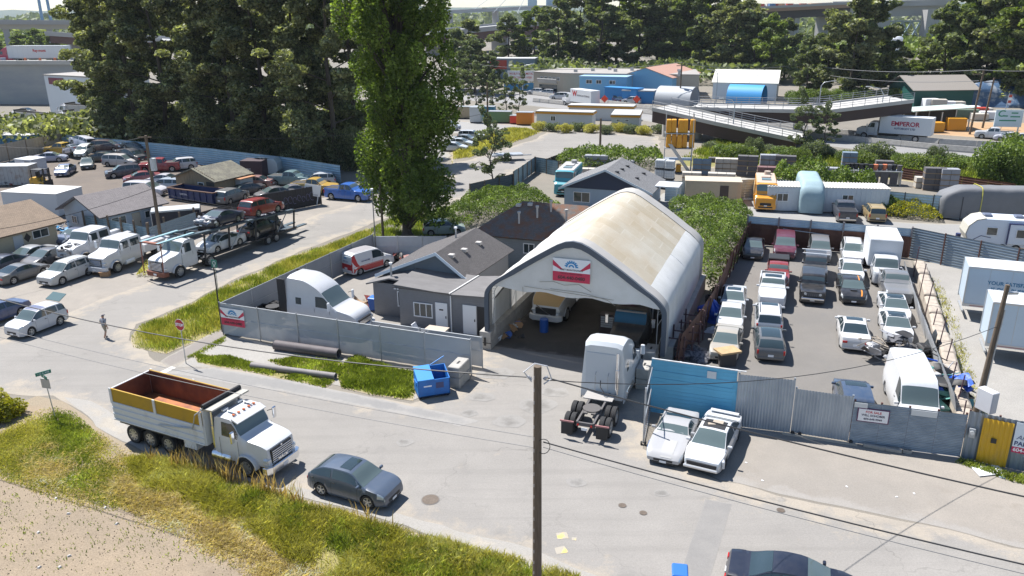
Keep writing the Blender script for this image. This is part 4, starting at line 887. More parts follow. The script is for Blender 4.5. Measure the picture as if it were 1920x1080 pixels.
# blue house with navy gable
O2=g(1053,392);t=thing('blue_house','pale blue house with a navy gable and grey metal roof','house',O2,SITE)
part(t,'wall',MB().prism([(.2,.3),(9.6,.3),(9.6,7.4),(.2,7.4)],0,2.5),siding('pale_blue_siding',(.30,.39,.50)))
mb=MB();mb.loft([[(.0,.2,2.45),(9.8,.2,2.45),(4.9,.2,4.6)],[(.0,.5,2.45),(9.8,.5,2.45),(4.9,.5,4.6)]]);part(t,'gable_wall',mb,M('navy_boards',(.022,.035,.075),.6))
RG=shingle('grey_roofing',(.19,.19,.195),sc=2.2)
roof_slab(t,[(10.1,-.3,2.42),(10.1,7.8,2.42),(4.9,7.8,4.72),(4.9,-.3,4.72)],RG);roof_slab(t,[(-.3,7.8,2.42),(-.3,-.3,2.42),(4.9,-.3,4.72),(4.9,7.8,4.72)],RG)
for a,b in(((-.32,-.32,2.36),(4.9,-.32,4.66)),((4.9,-.32,4.66),(10.12,-.32,2.36))):
 mb=MB();a,b=V(a),V(b);mb.loft([[a+V((0,q,z))for q,z in((0,-.12),(0,.12),(-.04,.12),(-.04,-.12))],[b+V((0,q,z))for q,z in((0,-.12),(0,.12),(-.04,.12),(-.04,-.12))]]);part(t,'barge_board',mb,BB)
part(t,'foundation',MB().prism([(.15,.25),(9.65,.25),(9.65,7.45),(.15,7.45)],0,.35),CONC)
window(t,FW(2.2,.29,1.45),1.9,1.15,2);window(t,FW(7.0,.29,1.5),1.2,1.0,2)
for x,v_ in((5.9,1),(6.0,3),(6.1,5.2),(7.8,2.5),(7.9,5.6)):part(t,'roof_vent',MB().box(x-.2,x+.2,v_-.18,v_+.18,0,.15).__class__().box(x-.2,x+.2,v_-.18,v_+.18,lerp(4.72,2.42,(x-4.9)/5.2)-.05,lerp(4.72,2.42,(x-4.9)/5.2)+.13),BLK)
pc=part(t,'porch_roof',MB().box(9.75,12.3,2.9,5.6,2.55,2.68),WHITE)
for y in(3.1,5.4):part(t,'porch_post',MB().box(12.05,12.17,y-.06,y+.06,0,2.55),WHITE)
part(t,'orange_door',MB().box(9.61,9.66,1.0,1.9,.35,2.35),M('orange_door',(.6,.17,.03),.5))
# ------------------------------------------------------------------ plants
def leaf_mat(name,dark,light,ns=.5,tr=.45,sat=None):
 m=bpy.data.materials.new(name);m.use_nodes=True;MATS[name]=m;n=m.node_tree.nodes;l=m.node_tree.links
 for x in list(n):n.remove(x)
 out=n.new('ShaderNodeOutputMaterial');ge=n.new('ShaderNodeNewGeometry');tc=n.new('ShaderNodeTexCoord')
 t=n.new('ShaderNodeTexNoise');t.inputs['Scale'].default_value=ns;t.inputs['Detail'].default_value=3;l.new(tc.outputs['Object'],t.inputs['Vector'])
 a=n.new('ShaderNodeMath');a.operation='MULTIPLY_ADD';l.new(ge.outputs['Random Per Island'],a.inputs[0]);a.inputs[1].default_value=.62
 s=n.new('ShaderNodeMapRange');s.inputs[1].default_value=.35;s.inputs[2].default_value=.65;s.inputs[4].default_value=.5;l.new(t.outputs[0],s.inputs[0]);l.new(s.outputs[0],a.inputs[2])
 r=n.new('ShaderNodeValToRGB');r.color_ramp.elements[0].color=(*dark,1);r.color_ramp.elements[1].color=(*light,1);r.color_ramp.elements[0].position=.15;r.color_ramp.elements[1].position=.78;e_=r.color_ramp.elements.new(1.0);e_.color=(*[min(.6,x*1.9+.03)for x in light],1);l.new(a.outputs[0],r.inputs[0])
 d=n.new('ShaderNodeBsdfPrincipled');d.inputs['Roughness'].default_value=.55;d.inputs['Specular IOR Level'].default_value=.35;l.new(r.outputs[0],d.inputs['Base Color'])
 k=n.new('ShaderNodeBsdfTranslucent');h=n.new('ShaderNodeMix');h.data_type='RGBA';h.blend_type='MULTIPLY';h.inputs[0].default_value=1;l.new(r.outputs[0],h.inputs[6]);h.inputs[7].default_value=(1.25,1.3,.5,1);l.new(h.outputs[2],k.inputs['Color'])
 mx=n.new('ShaderNodeMixShader');mx.inputs[0].default_value=tr;l.new(d.outputs[0],mx.inputs[1]);l.new(k.outputs[0],mx.inputs[2]);l.new(mx.outputs[0],out.inputs['Surface'])
 return m
def quads_mesh(name,co,k=4):
 """co: (N, k, 3) separate k-gons"""
 N=len(co);me=bpy.data.meshes.new(name);me.vertices.add(N*k);me.vertices.foreach_set('co',co.reshape(-1).astype(np.float32))
 me.loops.add(N*k);me.loops.foreach_set('vertex_index',np.arange(N*k,dtype=np.int32));me.polygons.add(N);me.polygons.foreach_set('loop_start',np.arange(0,N*k,k,dtype=np.int32));me.update(calc_edges=True);return me
def leaves(name,P,size,rng,up=.0,aspect=.6):
 N=len(P);a=rng.normal(size=(N,3));a/=np.linalg.norm(a,axis=1)[:,None];b=rng.normal(size=(N,3));b[:,2]+=up
 b=np.cross(a,b);b/=np.linalg.norm(b,axis=1)[:,None]+1e-9
 s=(size*rng.uniform(.55,1.35,N))[:,None];a=a*s;b=b*s*aspect
 return quads_mesh(name,np.stack([P-a*.5,P+b*.5,P+a*.5,P-b*.5],1))
def lobe_points(lobes,n,rng,shell=.55):
 L=np.array(lobes);vol=L[:,3]*L[:,4]*L[:,5];vol=vol**.75;w=rng.choice(len(L),n,p=vol/vol.sum())
 d=rng.normal(size=(n,3));d/=np.linalg.norm(d,axis=1)[:,None];r=rng.uniform(0,1,n)**(1/3)*(1-shell)+shell*rng.uniform(.75,1.05,n)
 c=L[w];return c[:,:3]+d*r[:,None]*c[:,3:6]
BARK=M('bark',(.075,.06,.048),.95,nv=.35,ns=3,sc=(4,4,.6),bump=.5)
def tree_kit(kind,seed,H=28.,spread=5.5,n=20000,leaf=.4,mat=None,base=.12,tr=.45,columnar=False,sub=3):
 rng=np.random.default_rng(seed);rr=random.Random(seed);mb=MB();lobes=[]
 def limb(p,q,r0,r1):
  m=p.lerp(q,.5)+V((rr.uniform(-.3,.3),rr.uniform(-.3,.3),rr.uniform(.1,.5)));mb.tube([p,m,q],[r0,lerp(r0,r1,.5),r1],6)
 tp=[V((0,0,0)),V((0,0,.6))];z=.6;x=y=0
 while z<H*.9:z+=H*.11;x+=rr.uniform(-.3,.3);y+=rr.uniform(-.3,.3);tp.append(V((x,y,z)))
 tr0=tr;mb.tube(tp,[tr0*1.5]+[tr0*(1-.9*k/(len(tp)-1))for k in range(1,len(tp))],9)
 def axis(z):
  for a,b in zip(tp,tp[1:]):
   if a.z<=z<=b.z:return a.lerp(b,(z-a.z)/(b.z-a.z))
  return tp[-1].copy()
 if columnar:
  for k in range(190):
   a=rr.uniform(0,2*math.pi);f=rr.uniform(.07,.97);rad=spread*min(1,.45+f*3.)*min(1,(1.12-f)*2.2)*math.sqrt(rr.uniform(.02,1))
   p=axis(max(.6,(f-.09)*H*.85));q=V((p.x+math.cos(a)*rad,p.y+math.sin(a)*rad,f*H));limb(p*1,q,tr0*.25,.05)
   lobes.append((q.x,q.y,q.z+.5,rr.uniform(.7,1.35),rr.uniform(.7,1.35),rr.uniform(1.3,2.6)))
 else:
  nb=18
  for k in range(nb):
   f=lerp(base+.08,.95,(k+rr.random())/nb);a=k*2.4+rr.uniform(-.5,.5);prof=math.sin(min(1.,(f-base)/(1-base)*.82+.16)*math.pi)**.7
   rad=spread*prof*rr.uniform(.65,1.1);p=axis(f*H*.85);q=V((p.x+math.cos(a)*rad,p.y+math.sin(a)*rad,f*H+rr.uniform(-.5,1.)))
   limb(p,q,tr0*.35*(1.1-f),.05)
   for j in range(sub):
    c=p.lerp(q,rr.uniform(.45,1.05))+V((rr.uniform(-1,1),rr.uniform(-1,1),rr.uniform(-.8,1.2)))*spread*.2;s=spread*rr.uniform(.11,.23);lobes.append((c.x,c.y,c.z,s,s,s*rr.uniform(.45,.75)))
  lobes.append((tp[-1].x,tp[-1].y,H*.95,spread*.25,spread*.25,spread*.35))
 P=lobe_points(lobes,n,rng);P=P[P[:,2]>.3]
 return mb.mesh('trunk',50),leaves('crown',P,leaf,rng),mat
def put_tree(kit,name,label,loc,sc=1.,rz=0.,group=None,mat=None,cat='tree'):
 t=thing(name,label,cat,loc,rz,group);t.scale=sc if isinstance(sc,tuple)else(sc,)*3
 link('trunk',kit[0],BARK,t);link('crown',kit[1],mat or kit[2],t);return t
LD=leaf_mat('leaf_cottonwood',(.045,.062,.026),(.25,.265,.145),.35,.4)
LP=leaf_mat('leaf_poplar',(.045,.08,.016),(.155,.215,.04),.4,.5)
LF=leaf_mat('leaf_far',(.05,.075,.034),(.18,.21,.10),.2,.4)
LFL=leaf_mat('leaf_far_light',(.06,.10,.022),(.18,.225,.06),.2,.4)
LW=leaf_mat('leaf_willow',(.075,.10,.05),(.17,.20,.10),.3,.4)
LS=leaf_mat('leaf_silver',(.07,.095,.055),(.17,.20,.12),.6,.4)
LB_=leaf_mat('leaf_bramble',(.045,.085,.014),(.17,.23,.05),.7,.35)
LY=leaf_mat('leaf_yellow',(.13,.14,.012),(.30,.28,.02),.8,.4)
CW=[tree_kit('c',20+k,31,6.6,40000,.46,LD,.04,.4,sub=9)for k in range(3)]
PO=tree_kit('p',5,31,4.7,105000,.30,LP,.05,.5,True)
FT=[tree_kit('f',40+k,24,6.5,12000,.85,LF,.05,.4,sub=7)for k in range(3)]
ST=[tree_kit('s',60+k,7,1.9,5200,.20,LS,.04,.09)for k in range(2)]
def bush_mesh(seed,n=2600,size=.17):
 rng=np.random.default_rng(seed);rr=random.Random(seed)
 lob=[(rr.uniform(-.6,.6),rr.uniform(-.6,.6),rr.uniform(.25,.75),*([rr.uniform(.28,.5)]*3))for _ in range(14)]
 P=lobe_points(lob,n,rng,.6);P=P[P[:,2]>.02];return leaves('foliage',P,size,rng)
BU=[bush_mesh(80+k)for k in range(3)];BUF=[bush_mesh(90+k,4500,.10)for k in range(2)];BUL=[bush_mesh(95+k,11000,.075)for k in range(2)]
def bush(px,py,w,h,label,mat=None,name='shrub',group=None,k=0,far=False,d=None,z=0.):
 o=link(name,(BUL if w>6 else BUF if far else BU)[k%(2 if far or w>6 else 3)],mat or LB_);o.location=g(px,py,z);o.scale=(w/2,(d or w)/2,h);o.rotation_euler=(0,0,k*1.3);return tag(o,label,'shrub',group)
def area_pts(px,n,rng,world=False):
 ring=np.array([tuple(g(*p).to_2d())for p in px])if not world else np.array(px,float);lo,hi=ring.min(0),ring.max(0);out=[]
 while sum(map(len,out))<n:
  P=rng.uniform(lo,hi,(n*2,2));out.append(P[inside(P,ring)])
 return np.concatenate(out)[:n],ring
def thicket(name,label,px,h,n,size=.22,mat=None,seed=1,cat='thicket'):
 rng=np.random.default_rng(seed);P,ring=area_pts(px,n,rng);d=np.clip(dist_to(P,ring)/1.2,0,1)
 hz=np.array([.55+.45*noise.noise((x*.55,y*.55,seed))+.25*noise.noise((x*1.7,y*1.7,seed))for x,y in P]);z=h*np.clip(hz+.35,.1,1.6)*(.25+.75*d**.5)*(1-.35*rng.uniform(0,1,n)**2)
 me=leaves('foliage',np.concatenate([P,z[:,None]],1),size,rng);return tag(link(name,me,mat or LB_),label,cat)
def grass(name,label,px,n,h,mat,seed=1,lean=.4,w=.022,clump=.5,edge=.5,world=False):
 rng=np.random.default_rng(seed);P,ring=area_pts(px,n*2,rng,world)
 f=np.array([noise.noise((x*clump,y*clump,seed*3.1))for x,y in P]);d=np.clip(dist_to(P,ring)/max(edge,.01),0,1)
 k=rng.uniform(0,1,len(P))<np.clip(.55+f*1.1,.04,1)*(.25+.75*d);P=P[k];f=f[k];d=d[k];P=P[:n];f=f[:n];d=d[:n];N=len(P)
 hh=h*rng.uniform(.45,1.15,N)*(.75+.5*np.clip(f+.3,0,1))*(.5+.5*d);a=rng.uniform(0,2*np.pi,N);ww=w*rng.uniform(.7,1.4,N)
 B=np.concatenate([P,np.full((N,1),.01)],1);s=np.stack([np.cos(a)*ww,np.sin(a)*ww,np.zeros(N)],1);la=rng.uniform(0,2*np.pi,N);lk=rng.uniform(.1,1,N)*lean
 tip=B+np.stack([np.cos(la)*hh*lk,np.sin(la)*hh*lk,hh],1);mid_=B+np.stack([np.cos(la)*hh*lk*.35,np.sin(la)*hh*lk*.35,hh*.6],1)
 return tag(link(name,quads_mesh('g',np.stack([B-s,B+s,mid_+s*.7,tip,mid_-s*.7],1),5),mat),label,'grass',None,'stuff')
GG=leaf_mat('grass_green',(.10,.145,.018),(.26,.30,.06),.6,.4)
GY=leaf_mat('grass_yellow_green',(.24,.235,.035),(.50,.45,.14),.5,.4)
GD=leaf_mat('grass_dry',(.38,.29,.12),(.66,.54,.28),.6,.35)
GS=leaf_mat('grass_seed',(.34,.22,.10),(.58,.42,.22),1.,.3)
# verge beside the side street
VG=[(250,652),(246,632),(262,612),(330,582),(430,533),(560,476),(650,446),(690,428),(700,440),(704,478),(560,556),(424,618),(312,664)]
sheet('verge_soil',VG,.014,SOIL,.5,.1)
grass('verge_grass','tall green and yellow grass along the compound fence',VG,34000,.42,GG,1,.6,.015,.5,1.)
grass('verge_grass','yellow seeding grass among the green along the side street',VG,20000,.5,GY,2,.6,.014,.4,1.)
grass('verge_grass','short green grass at the footpath edge',[(345,672),(424,628),(424,640),(370,672)],1500,.22,GG,3)
# verge with the pipes
for k,q in enumerate(([(362,664),(430,668),(520,692),(630,715),(610,728),(480,700),(370,680)],[(630,690),(665,668),(740,690),(785,700),(775,752),(700,742),(640,728)],[(500,676),(560,668),(640,678),(640,712),(560,704)])):
 sheet('weed_soil',q,.022,SOIL,.4,.1);grass('weed_grass',('low green weeds along the road below the stop sign','dense green grass patch beside the blue dumpster','green weeds between the two culvert pipes')[k],q,(7000,12000,4000)[k],(.26,.38,.25)[k],GG,10+k,.8,.03,.8)
 # foreground bank
FB=[(225,862),(300,852),(420,890),(560,936),(700,975),(860,1020),(1000,1052),(1090,1082),(1110,1140),(700,1180),(560,1075),(480,1010),(360,965),(260,925)]
sheet('bank_soil',FB,.012,SOIL,1.,.2)
grass('bank_grass','lush green grass bank along the near road edge',FB,60000,.44,GY,20,1.1,.012,.6)
grass('bank_grass','darker green blades within the near grass bank',[(330,872),(560,945),(860,1030),(1090,1085),(1090,1130),(760,1100),(560,1010),(380,930)],13000,.46,GG,21,.9,.013,.9)
grass('bank_grass','flattened straw coloured dry grass below the green bank',[(180,880),(300,900),(420,960),(560,1040),(760,1120),(560,1200),(430,1060),(300,990),(200,940)],30000,.36,GD,22,2.2,.014,.5,2.5)
grass('bank_grass','thin straw scattered over the dirt beside the bank',[(0,830),(190,812),(300,880),(420,960),(560,1060),(620,1130),(380,1050),(250,985),(100,940),(0,900)],16000,.16,GD,27,2.5,.014,.6,1.5)
grass('seed_grass','tall reddish seed stalks in front of the dump truck and blue crossover',[(260,862),(330,860),(470,905),(600,950),(740,985),(730,998),(560,950),(400,900),(270,872)],420,1.15,GS,23,.5,.022,1.,.05)
grass('field_weeds','sparse short weeds and dry grass over the dirt field',[(0,800),(90,762),(190,812),(270,880),(330,960),(180,960),(0,900),(-200,860)],34000,.13,GY,24,1.4,.018,.45,1.2)
grass('field_weeds','patchy low green weeds between the dirt field and the bank',[(0,815),(120,800),(230,850),(330,930),(420,1000),(250,960),(60,920),(-60,870)],16000,.14,GG,28,1.2,.02,.7,1.2)
_rg=np.random.default_rng(5);_pp,_qq=area_pts([(-100,900),(0,850),(300,900),(560,1060),(700,1180),(0,1300),(-300,1100)],2600,_rg);tag(link('gravel_scatter',leaves('gs',np.concatenate([_pp,np.full((len(_pp),1),.02)],1),.06,_rg,aspect=.8),M('clod',(.22,.17,.12),.95,nv=.4,ns=2)),'small stones and clods strewn over the dirt field','gravel',None,'stuff')
grass('field_weeds','green weedy patch around the street name sign',[(60,800),(100,762),(140,772),(200,830),(160,870),(40,870),(0,830)],9000,.18,GG,25,1.,.022,.5,1.)
grass('field_weeds','scattered green tufts on the dry dirt',[(0,900),(300,930),(520,1080),(0,1080),(-200,1000)],1100,.12,GG,26,1.2,.02,2.2,1.)
bush(4,782,2.6,1.0,'yellow flowering shrub at the left edge by the dirt path',LY,k=1);bush(-25,770,2.4,1.2,'green shrub behind the yellow one at the left edge',GY,k=2)
# poplar and the row of cottonwoods
put_tree(PO,'poplar_tree','tall columnar green poplar standing alone by the side street',g(764,446),1.,.4)
PLB=('leftmost cottonwood of the dark row, overhanging the far dump trucks','dark cottonwood above the stacked silver cars','dark cottonwood behind the left part of the blue fence','dark cottonwood straight behind the leaning power pole','dark cottonwood behind the wooden shed roof','dark cottonwood with a bare trunk showing through','dark cottonwood left of the gap of sky','dark cottonwood next to the poplar','rear cottonwood behind the leftmost one','rear cottonwood in the middle of the dark row','rear cottonwood behind the right end of the blue fence','rear cottonwood half hidden by the poplar')
for k,(x,y,s)in enumerate(((205,262,.95),(262,272,1.),(322,282,1.05),(385,288,1.0),(446,294,1.02),(505,300,1.05),(560,306,1.0),(632,318,1.05),(255,240,1.1),(400,250,1.15),(545,265,1.1),(670,290,1.1))):
 put_tree(CW[k%3],'cottonwood_tree',PLB[k],g(x,y),(s*(1.1 if k<8 else 1.25),s*1.1,s),k*2.1,'dark cottonwoods behind the scrapyard')
for k in range(12):bush(lerp(150,660,k/11),lerp(262,318,k/11),7.5,3.6+(k%3)*.8,'leafy undergrowth shrub below the dark cottonwoods',LD,'undergrowth','undergrowth below the cottonwoods',k,True)
for k,x in enumerate((40,70,100,130,155)):bush(x,262+k,5,2.6,('round shrub behind the beige fence, farthest left','round shrub second from the left behind the beige fence','round shrub behind the middle of the beige fence','round shrub above the corner of the beige fence','round shrub beside the first cottonwood')[k],LB_,k=k,far=True)
# smaller trees and thickets
put_tree(ST[0],'young_tree','young grey green tree at the kerb beside the street fence',g(925,352),1.25,0);put_tree(ST[1],'young_tree','slim young birch tree by the boat trailer',g(928,300),.8,1)
thicket('bramble_thicket','bright green bramble thicket behind the grey house',[(800,425),(900,375),(1000,372),(1060,405),(1000,405),(900,420),(850,445)],1.9,24000,.18)
thicket('bramble_thicket','bramble thicket between the shelter and the rust wall',[(1250,402),(1330,396),(1412,420),(1398,470),(1368,520),(1330,560),(1300,480)],2.4,26000,.18,seed=2)
thicket('bramble_thicket','bramble hedge along the far road behind the blue house',[(1040,308),(1090,296),(1240,300),(1250,320),(1080,322)],2.2,9000,.3,seed=3)
thicket('bramble_thicket','green bramble mound on top of the white site office',[(1440,366),(1640,388),(1645,372),(1560,362),(1450,348)],3.6,9000,.3,seed=4)
thicket('flowering_weeds','yellow flowering weeds at the foot of the blue grey fence',[(1655,408),(1660,396),(1770,400),(1765,418)],1.4,3500,.2,LY,5);thicket('ivy','dark ivy on the fence beside the white site office',[(1640,402),(1650,388),(1700,396),(1690,408)],2.2,2500,.2,None,6)
grass('meadow_grass','rough green meadow beyond the paver stacks',[(1270,300),(1340,262),(1500,282),(1700,292),(1960,330),(1960,380),(1700,335),(1500,318)],16000,.9,GG,30,.6,.06,.2,1.);grass('meadow_grass','yellow green grass island beside the far road bend',[(845,322),(850,300),(880,296),(990,258),(1015,248),(960,240),(880,262),(850,280)],9000,.7,GY,31,.6,.06,.2,1.)
sheet('meadow_soil',[(1250,312),(1340,260),(1500,278),(1700,290),(1990,330),(1990,400),(1700,340),(1500,322)],.008,SOIL,2,.3);sheet('meadow_soil',[(842,326),(848,298),(880,294),(990,256),(1018,247),(960,238),(880,258),(846,280)],.016,SOIL,1,.3)
grass('trailer_lot_weeds','green and yellow weeds in the gravel trailer lot',[(1725,520),(1760,520),(1800,600),(1850,760),(1890,830),(1820,820)],2000,.22,GY,32,1.1,.02,1.2);grass('poplar_grass','bright green grass at the foot of the poplar',[(690,432),(745,402),(815,398),(850,440),(780,456),(705,470)],9000,.4,GG,33)
grass('shoulder_weeds','weeds growing below the yellow door fence',[(1790,868),(1800,860),(1900,888),(1990,905),(1990,925),(1900,905)],1500,.22,GG,34,1.,.03,.9,.1)
thicket('hauler_weeds','weeds beside the front of the car hauler',[(255,520),(275,490),(300,500),(285,520)],.8,900,.15,GY,8)
# ------------------------------------------------------------------ cars of the right yard (heading in degrees, -110 faces the camera)
WHT=(.54,.55,.57);SIL=(.42,.43,.44);GRY=(.13,.135,.145);BLK_=(.014,.014,.016);TAN=(.36,.33,.28)
YG='cars parked in the right yard'
def dirv(h):return V((math.cos(R(h)),math.sin(R(h)),0))
car('sedan',1412,476,-108,BLK_,'black luxury sedan parked against the rust wall by the ivy','sedan','parked_sedan',YG)
car('van',1470,474,-108,(.10,.016,.035),'maroon minivan parked against the rust wall','minivan','parked_minivan',YG,trim=BLK)
car('suv',1535,482,-108,(.16,.16,.165),'dark grey wagon behind the two black jeeps','wagon','parked_wagon',YG)
t=car('jeep',1526,519,-109,(.05,.052,.058),'dark grey jeep with a white roof bar, behind the black jeep','jeep','parked_jeep',YG,trim=BLK);part(t,'roof_bar',MB().cyl((-.2,-1.05,1.92),(-.2,1.05,1.92),.035),WHITE);part(t,'roof_bar',MB().cyl((-1.4,-1.1,1.92),(-1.4,1.1,1.92),.035),WHITE)
t=car('jeep',1521,556,-109,BLK_,'black jeep with a slotted grille and chrome bumper, nearest of its row','jeep','parked_jeep',YG,trim=BLK,rim=RIMD)
K=car_kit('jeep');x1=K.dim[4]
gi=[o for o in t.children if o.name.startswith('grille')][0];gi.data=cached('jeepgr',lambda:MB().box(x1-.05,x1+.015,-.52,.52,.70,1.06).mesh('g'));gi.data.materials.append(BLK)if not gi.data.materials else None
for k in range(7):part(t,'grille_slot',MB().box(x1+.015,x1+.022,-.42+k*.14-.045,-.42+k*.14+.045,.76,1.0),M('slot_grey',(.12,.12,.125),.4))
part(t,'bull_bar',MB().box(x1+.02,x1+.18,-.8,.8,.5,.66),CHR,None,.03)
car('suv',1596,487,-109,WHT,'white family wagon farthest back beside the box truck','suv','parked_suv',YG,roof=['rails'])
car('sedan',1594,520,-109,WHT,'white sedan between the white wagon and the black striped car','sedan','parked_sedan',YG)
car('sedan',1594,553,-107,BLK_,'black muscle sedan with an orange stripe','sedan','parked_sedan',YG,rim=RIMD,roof=['stripe','scoop'],scale=(1.07,1.05,1.))
car('sedan',1597,636,72,(.55,.55,.55),'silver sedan seen from behind with red tail lamps, alone in the middle','sedan','parked_sedan',YG,roof=['sunroof'],scale=(1.05,1.03,1.03))
t=car('pickup',1457,527,-108,(.22,.02,.02),'small red pickup with a black canopy behind the white pickup','pickup','parked_pickup',YG,scale=(.8,.88,.85));part(t,'canopy',MB().box(-2.7,-.9,-.92,.92,1.2,2.0),BLK,None,.05)
car('pickup',1446,560,-108,WHT,'white pickup with a bold dark grille and hood vents','pickup','parked_pickup',YG,roof=['sunroof'],scale=(1.,1.,1.))
car('suv',1439,611,74,WHT,'white suv seen from behind with roof rails','suv','parked_suv',YG,roof=['rails','sunroof'],trim=BLK)
car('hatch',1440,655,76,(.10,.105,.11),'dark grey glass roofed electric car seen from behind','hatchback','parked_hatchback',YG,roof=['panorama'],scale=(1.08,1.05,1.),rim=RIMD)
car('sedan',1374,575,-107,WHT,'white sedan at the back of the left column by the blue tarp','sedan','parked_sedan',YG,roof=['sunroof'])
car('sedan',1369,607,-108,(.50,.51,.52),'pale silver sedan in the middle of the left column','sedan','parked_sedan',YG)
car('sedan',1361,656,-110,TAN,'champagne coloured sedan at the front of the left column','sedan','parked_sedan',YG)
car('pickup',1674,552,-107,(.17,.175,.185),'grey pickup in front of the white box truck','pickup','parked_pickup',YG)
car('sedan',1673,590,-107,WHT,'white sedan with a black roof behind the silver one','sedan','parked_sedan',YG,roof=['panorama'])
car('sedan',1676,626,-108,(.55,.56,.57),'silver sedan with a dark glass roof above the scrap pile','sedan','parked_sedan',YG,roof=['panorama'])
car('suv',1597,770,74,(.035,.06,.11),'dark blue suv parked behind the for sale fence','suv','parked_suv',YG,roof=['sunroof'])
car('transit',1703,768,-106,(.66,.67,.68),'tall white panel van behind the for sale fence','van','parked_van',YG,trim=BLK)
# wrecks in front of the blue panel
t=car('vette',1262,834,-114,(.36,.36,.365),'silver sports coupe with a patched hood by the open wire gate','coupe','wrecked_coupe')
K=car_kit('vette');part(t,'blue_fender',K.dim[9](1.35,1.95,9.9,8.6,4,3,.008),M('blue_patch',(.08,.17,.36),.4),60);part(t,'hood_stripe',K.dim[9](1.0,2.2,5.3,6.3,5,3,.01),M('primer_grey',(.36,.36,.35),.6),60)
t=car('sedan',1337,845,-117,WHT,'white wrecked sedan with a missing front grille and open sunroof','sedan','wrecked_sedan',rim=RIMD,scale=(1.06,1.04,1.03))
K=car_kit('sedan');L,Wd,H,x0,x1,top,width,belt,Sf,patch=K.dim
part(t,'open_sunroof',patch(-.42,.32,4.75,7.25,3,4,.012),BLK,60);part(t,'sunroof_junk',MB().cbox((-.2,.1,1.46),(.4,.5,.06)).cbox((.05,-.15,1.46),(.2,.35,.05),rz=.4),M('junk_tan',(.36,.31,.25),.9),None,.02)
part(t,'missing_grille',MB().box(x1-.15,x1+.02,-.68,.68,.30,.62),BLK);part(t,'bumper_beam',MB().box(x1+.02,x1+.14,-.8,.75,.33,.46),M('beam_alu',(.6,.61,.62),.35,.6),None,.03)
part(t,'torn_fender',MB().cbox((1.9,.86,.62),(.5,.12,.38),rz=.35),paint(WHT),None,.03);part(t,'spoiler',MB().box(-2.2,-1.95,-.7,.7,1.06,1.12),paint(WHT),None,.02)
# blue crossover and the sedan at the bottom edge
h=-24.6;c=(g(602,930)+g(694,956))/2+dirv(h+90)*.83;c.z=0
car('cross',0,0,h,(.062,.085,.125),'slate blue crossover parked on the near road edge','crossover','parked_crossover',pos=c,roof=['sunroof'],trim=BLK,dust=.06,scale=(.95,.98,1.))
c=g(1482,1116);car('sedan',0,0,-20,(.010,.013,.026),'dark navy sedan cut off by the bottom edge','sedan','passing_sedan',pos=c,scale=(1.02,1.,1.),dust=.04)
# compound: red and white van, green hatchback
h=50;t=car('cargo',690,505,h,(.66,.67,.68),'white service van with red lower panels inside the compound','van','service_van');K=car_kit('cargo');L,Wd,H,x0,x1,top,width,belt,Sf,patch=K.dim
RED=M('service_red',(.45,.012,.018),.4,coat=.5)
part(t,'rear_panel',MB().box(x0-.016,x0+.02,-.83,.83,.42,1.05),RED);part(t,'rear_window',MB().box(x0-.02,x0+.02,-.7,.7,1.15,1.72),M('rear_print',(.5,.58,.62),.3))
gear(t,wall_matrix((x0-.022,0,1.5),(0,-1,0)),.17);lettering(t,'All Care',.2,MAGT,wall_matrix((x0-.024,0,1.28),(0,-1,0)),shear=.3)
for s in(1,-1):
 a,b=(1.0,2.2)if s>0 else(11.,9.8);part(t,'red_sill',patch(x0+.1,1.0,a,b,8,2,.006),RED,60)
 a,b=(2.2,3.9)if s>0 else(9.8,8.1);part(t,'red_slash',patch(lambda q:-1.4+(q if q<6 else 12-q)*-.25,lambda q:-1.0+(q if q<6 else 12-q)*-.25,a,b,3,4,.006),RED,60)
 lettering(t,'604-440-0480',.17,MAGT,wall_matrix((-.9 if s<0 else-.9,s*.91,1.2),(-s*1.,0,0)))
part(t,'roof_panel',patch(x0+.5,.3,4.4,7.6,6,4,.01),M('roof_grey',(.25,.24,.25),.6),60)
t=car('hatch',833,438,8,(.27,.33,.30),'pale green hatchback with a smashed rear beside the poplar','hatchback','wrecked_hatchback')
# left lot
t=car('suv',72,618,-113,(.50,.51,.54),'white two door suv with blue roof and raised rear hatch','suv','open_suv',scale=(.84,.95,.98),trim=BLK)
part(t,'raised_hatch',MB().loft([[(-1.75,-.72,1.70),(-1.75,.72,1.70),(-1.75,.72,1.75),(-1.75,-.72,1.75)],[(-2.55,-.7,2.05),(-2.55,.7,2.05),(-2.55,.7,2.09),(-2.55,-.7,2.09)]]),GLASSL);part(t,'blue_roof',car_kit('suv').dim[9](-.5,.32,4.5,7.5,4,4,.01),M('roof_blue',(.06,.08,.17),.5),60)
car('sedan',-8,602,-113,(.03,.055,.14),'dark blue sedan cut by the left edge','sedan','parked_sedan')
LG='cars parked in the left lot'
car('suv',128,524,-110,(.46,.46,.45),'silver suv with black bumpers beside the crew cab truck','suv','parked_suv',LG,trim=BLK,roof=['rails'])
car('coupe',44,522,66,(.12,.12,.12),'charcoal coupe with a damaged rear bumper, tail to the camera','coupe','parked_coupe',LG)
car('sedan',62,490,-112,(.30,.31,.32),'silver grey sedan against the tan house','sedan','parked_sedan',LG);car('sedan',95,494,-112,(.07,.07,.075),'dark sedan with pale hood left of the engine wreck','sedan','parked_sedan',LG)
car('sedan',10,508,-112,(.02,.025,.05),'navy sedan behind the charcoal coupe','sedan','parked_sedan',LG);car('coupe',145,452,-112,(.08,.10,.17),'dark blue wrecked coupe under the teal fence','coupe','wrecked_coupe',LG)
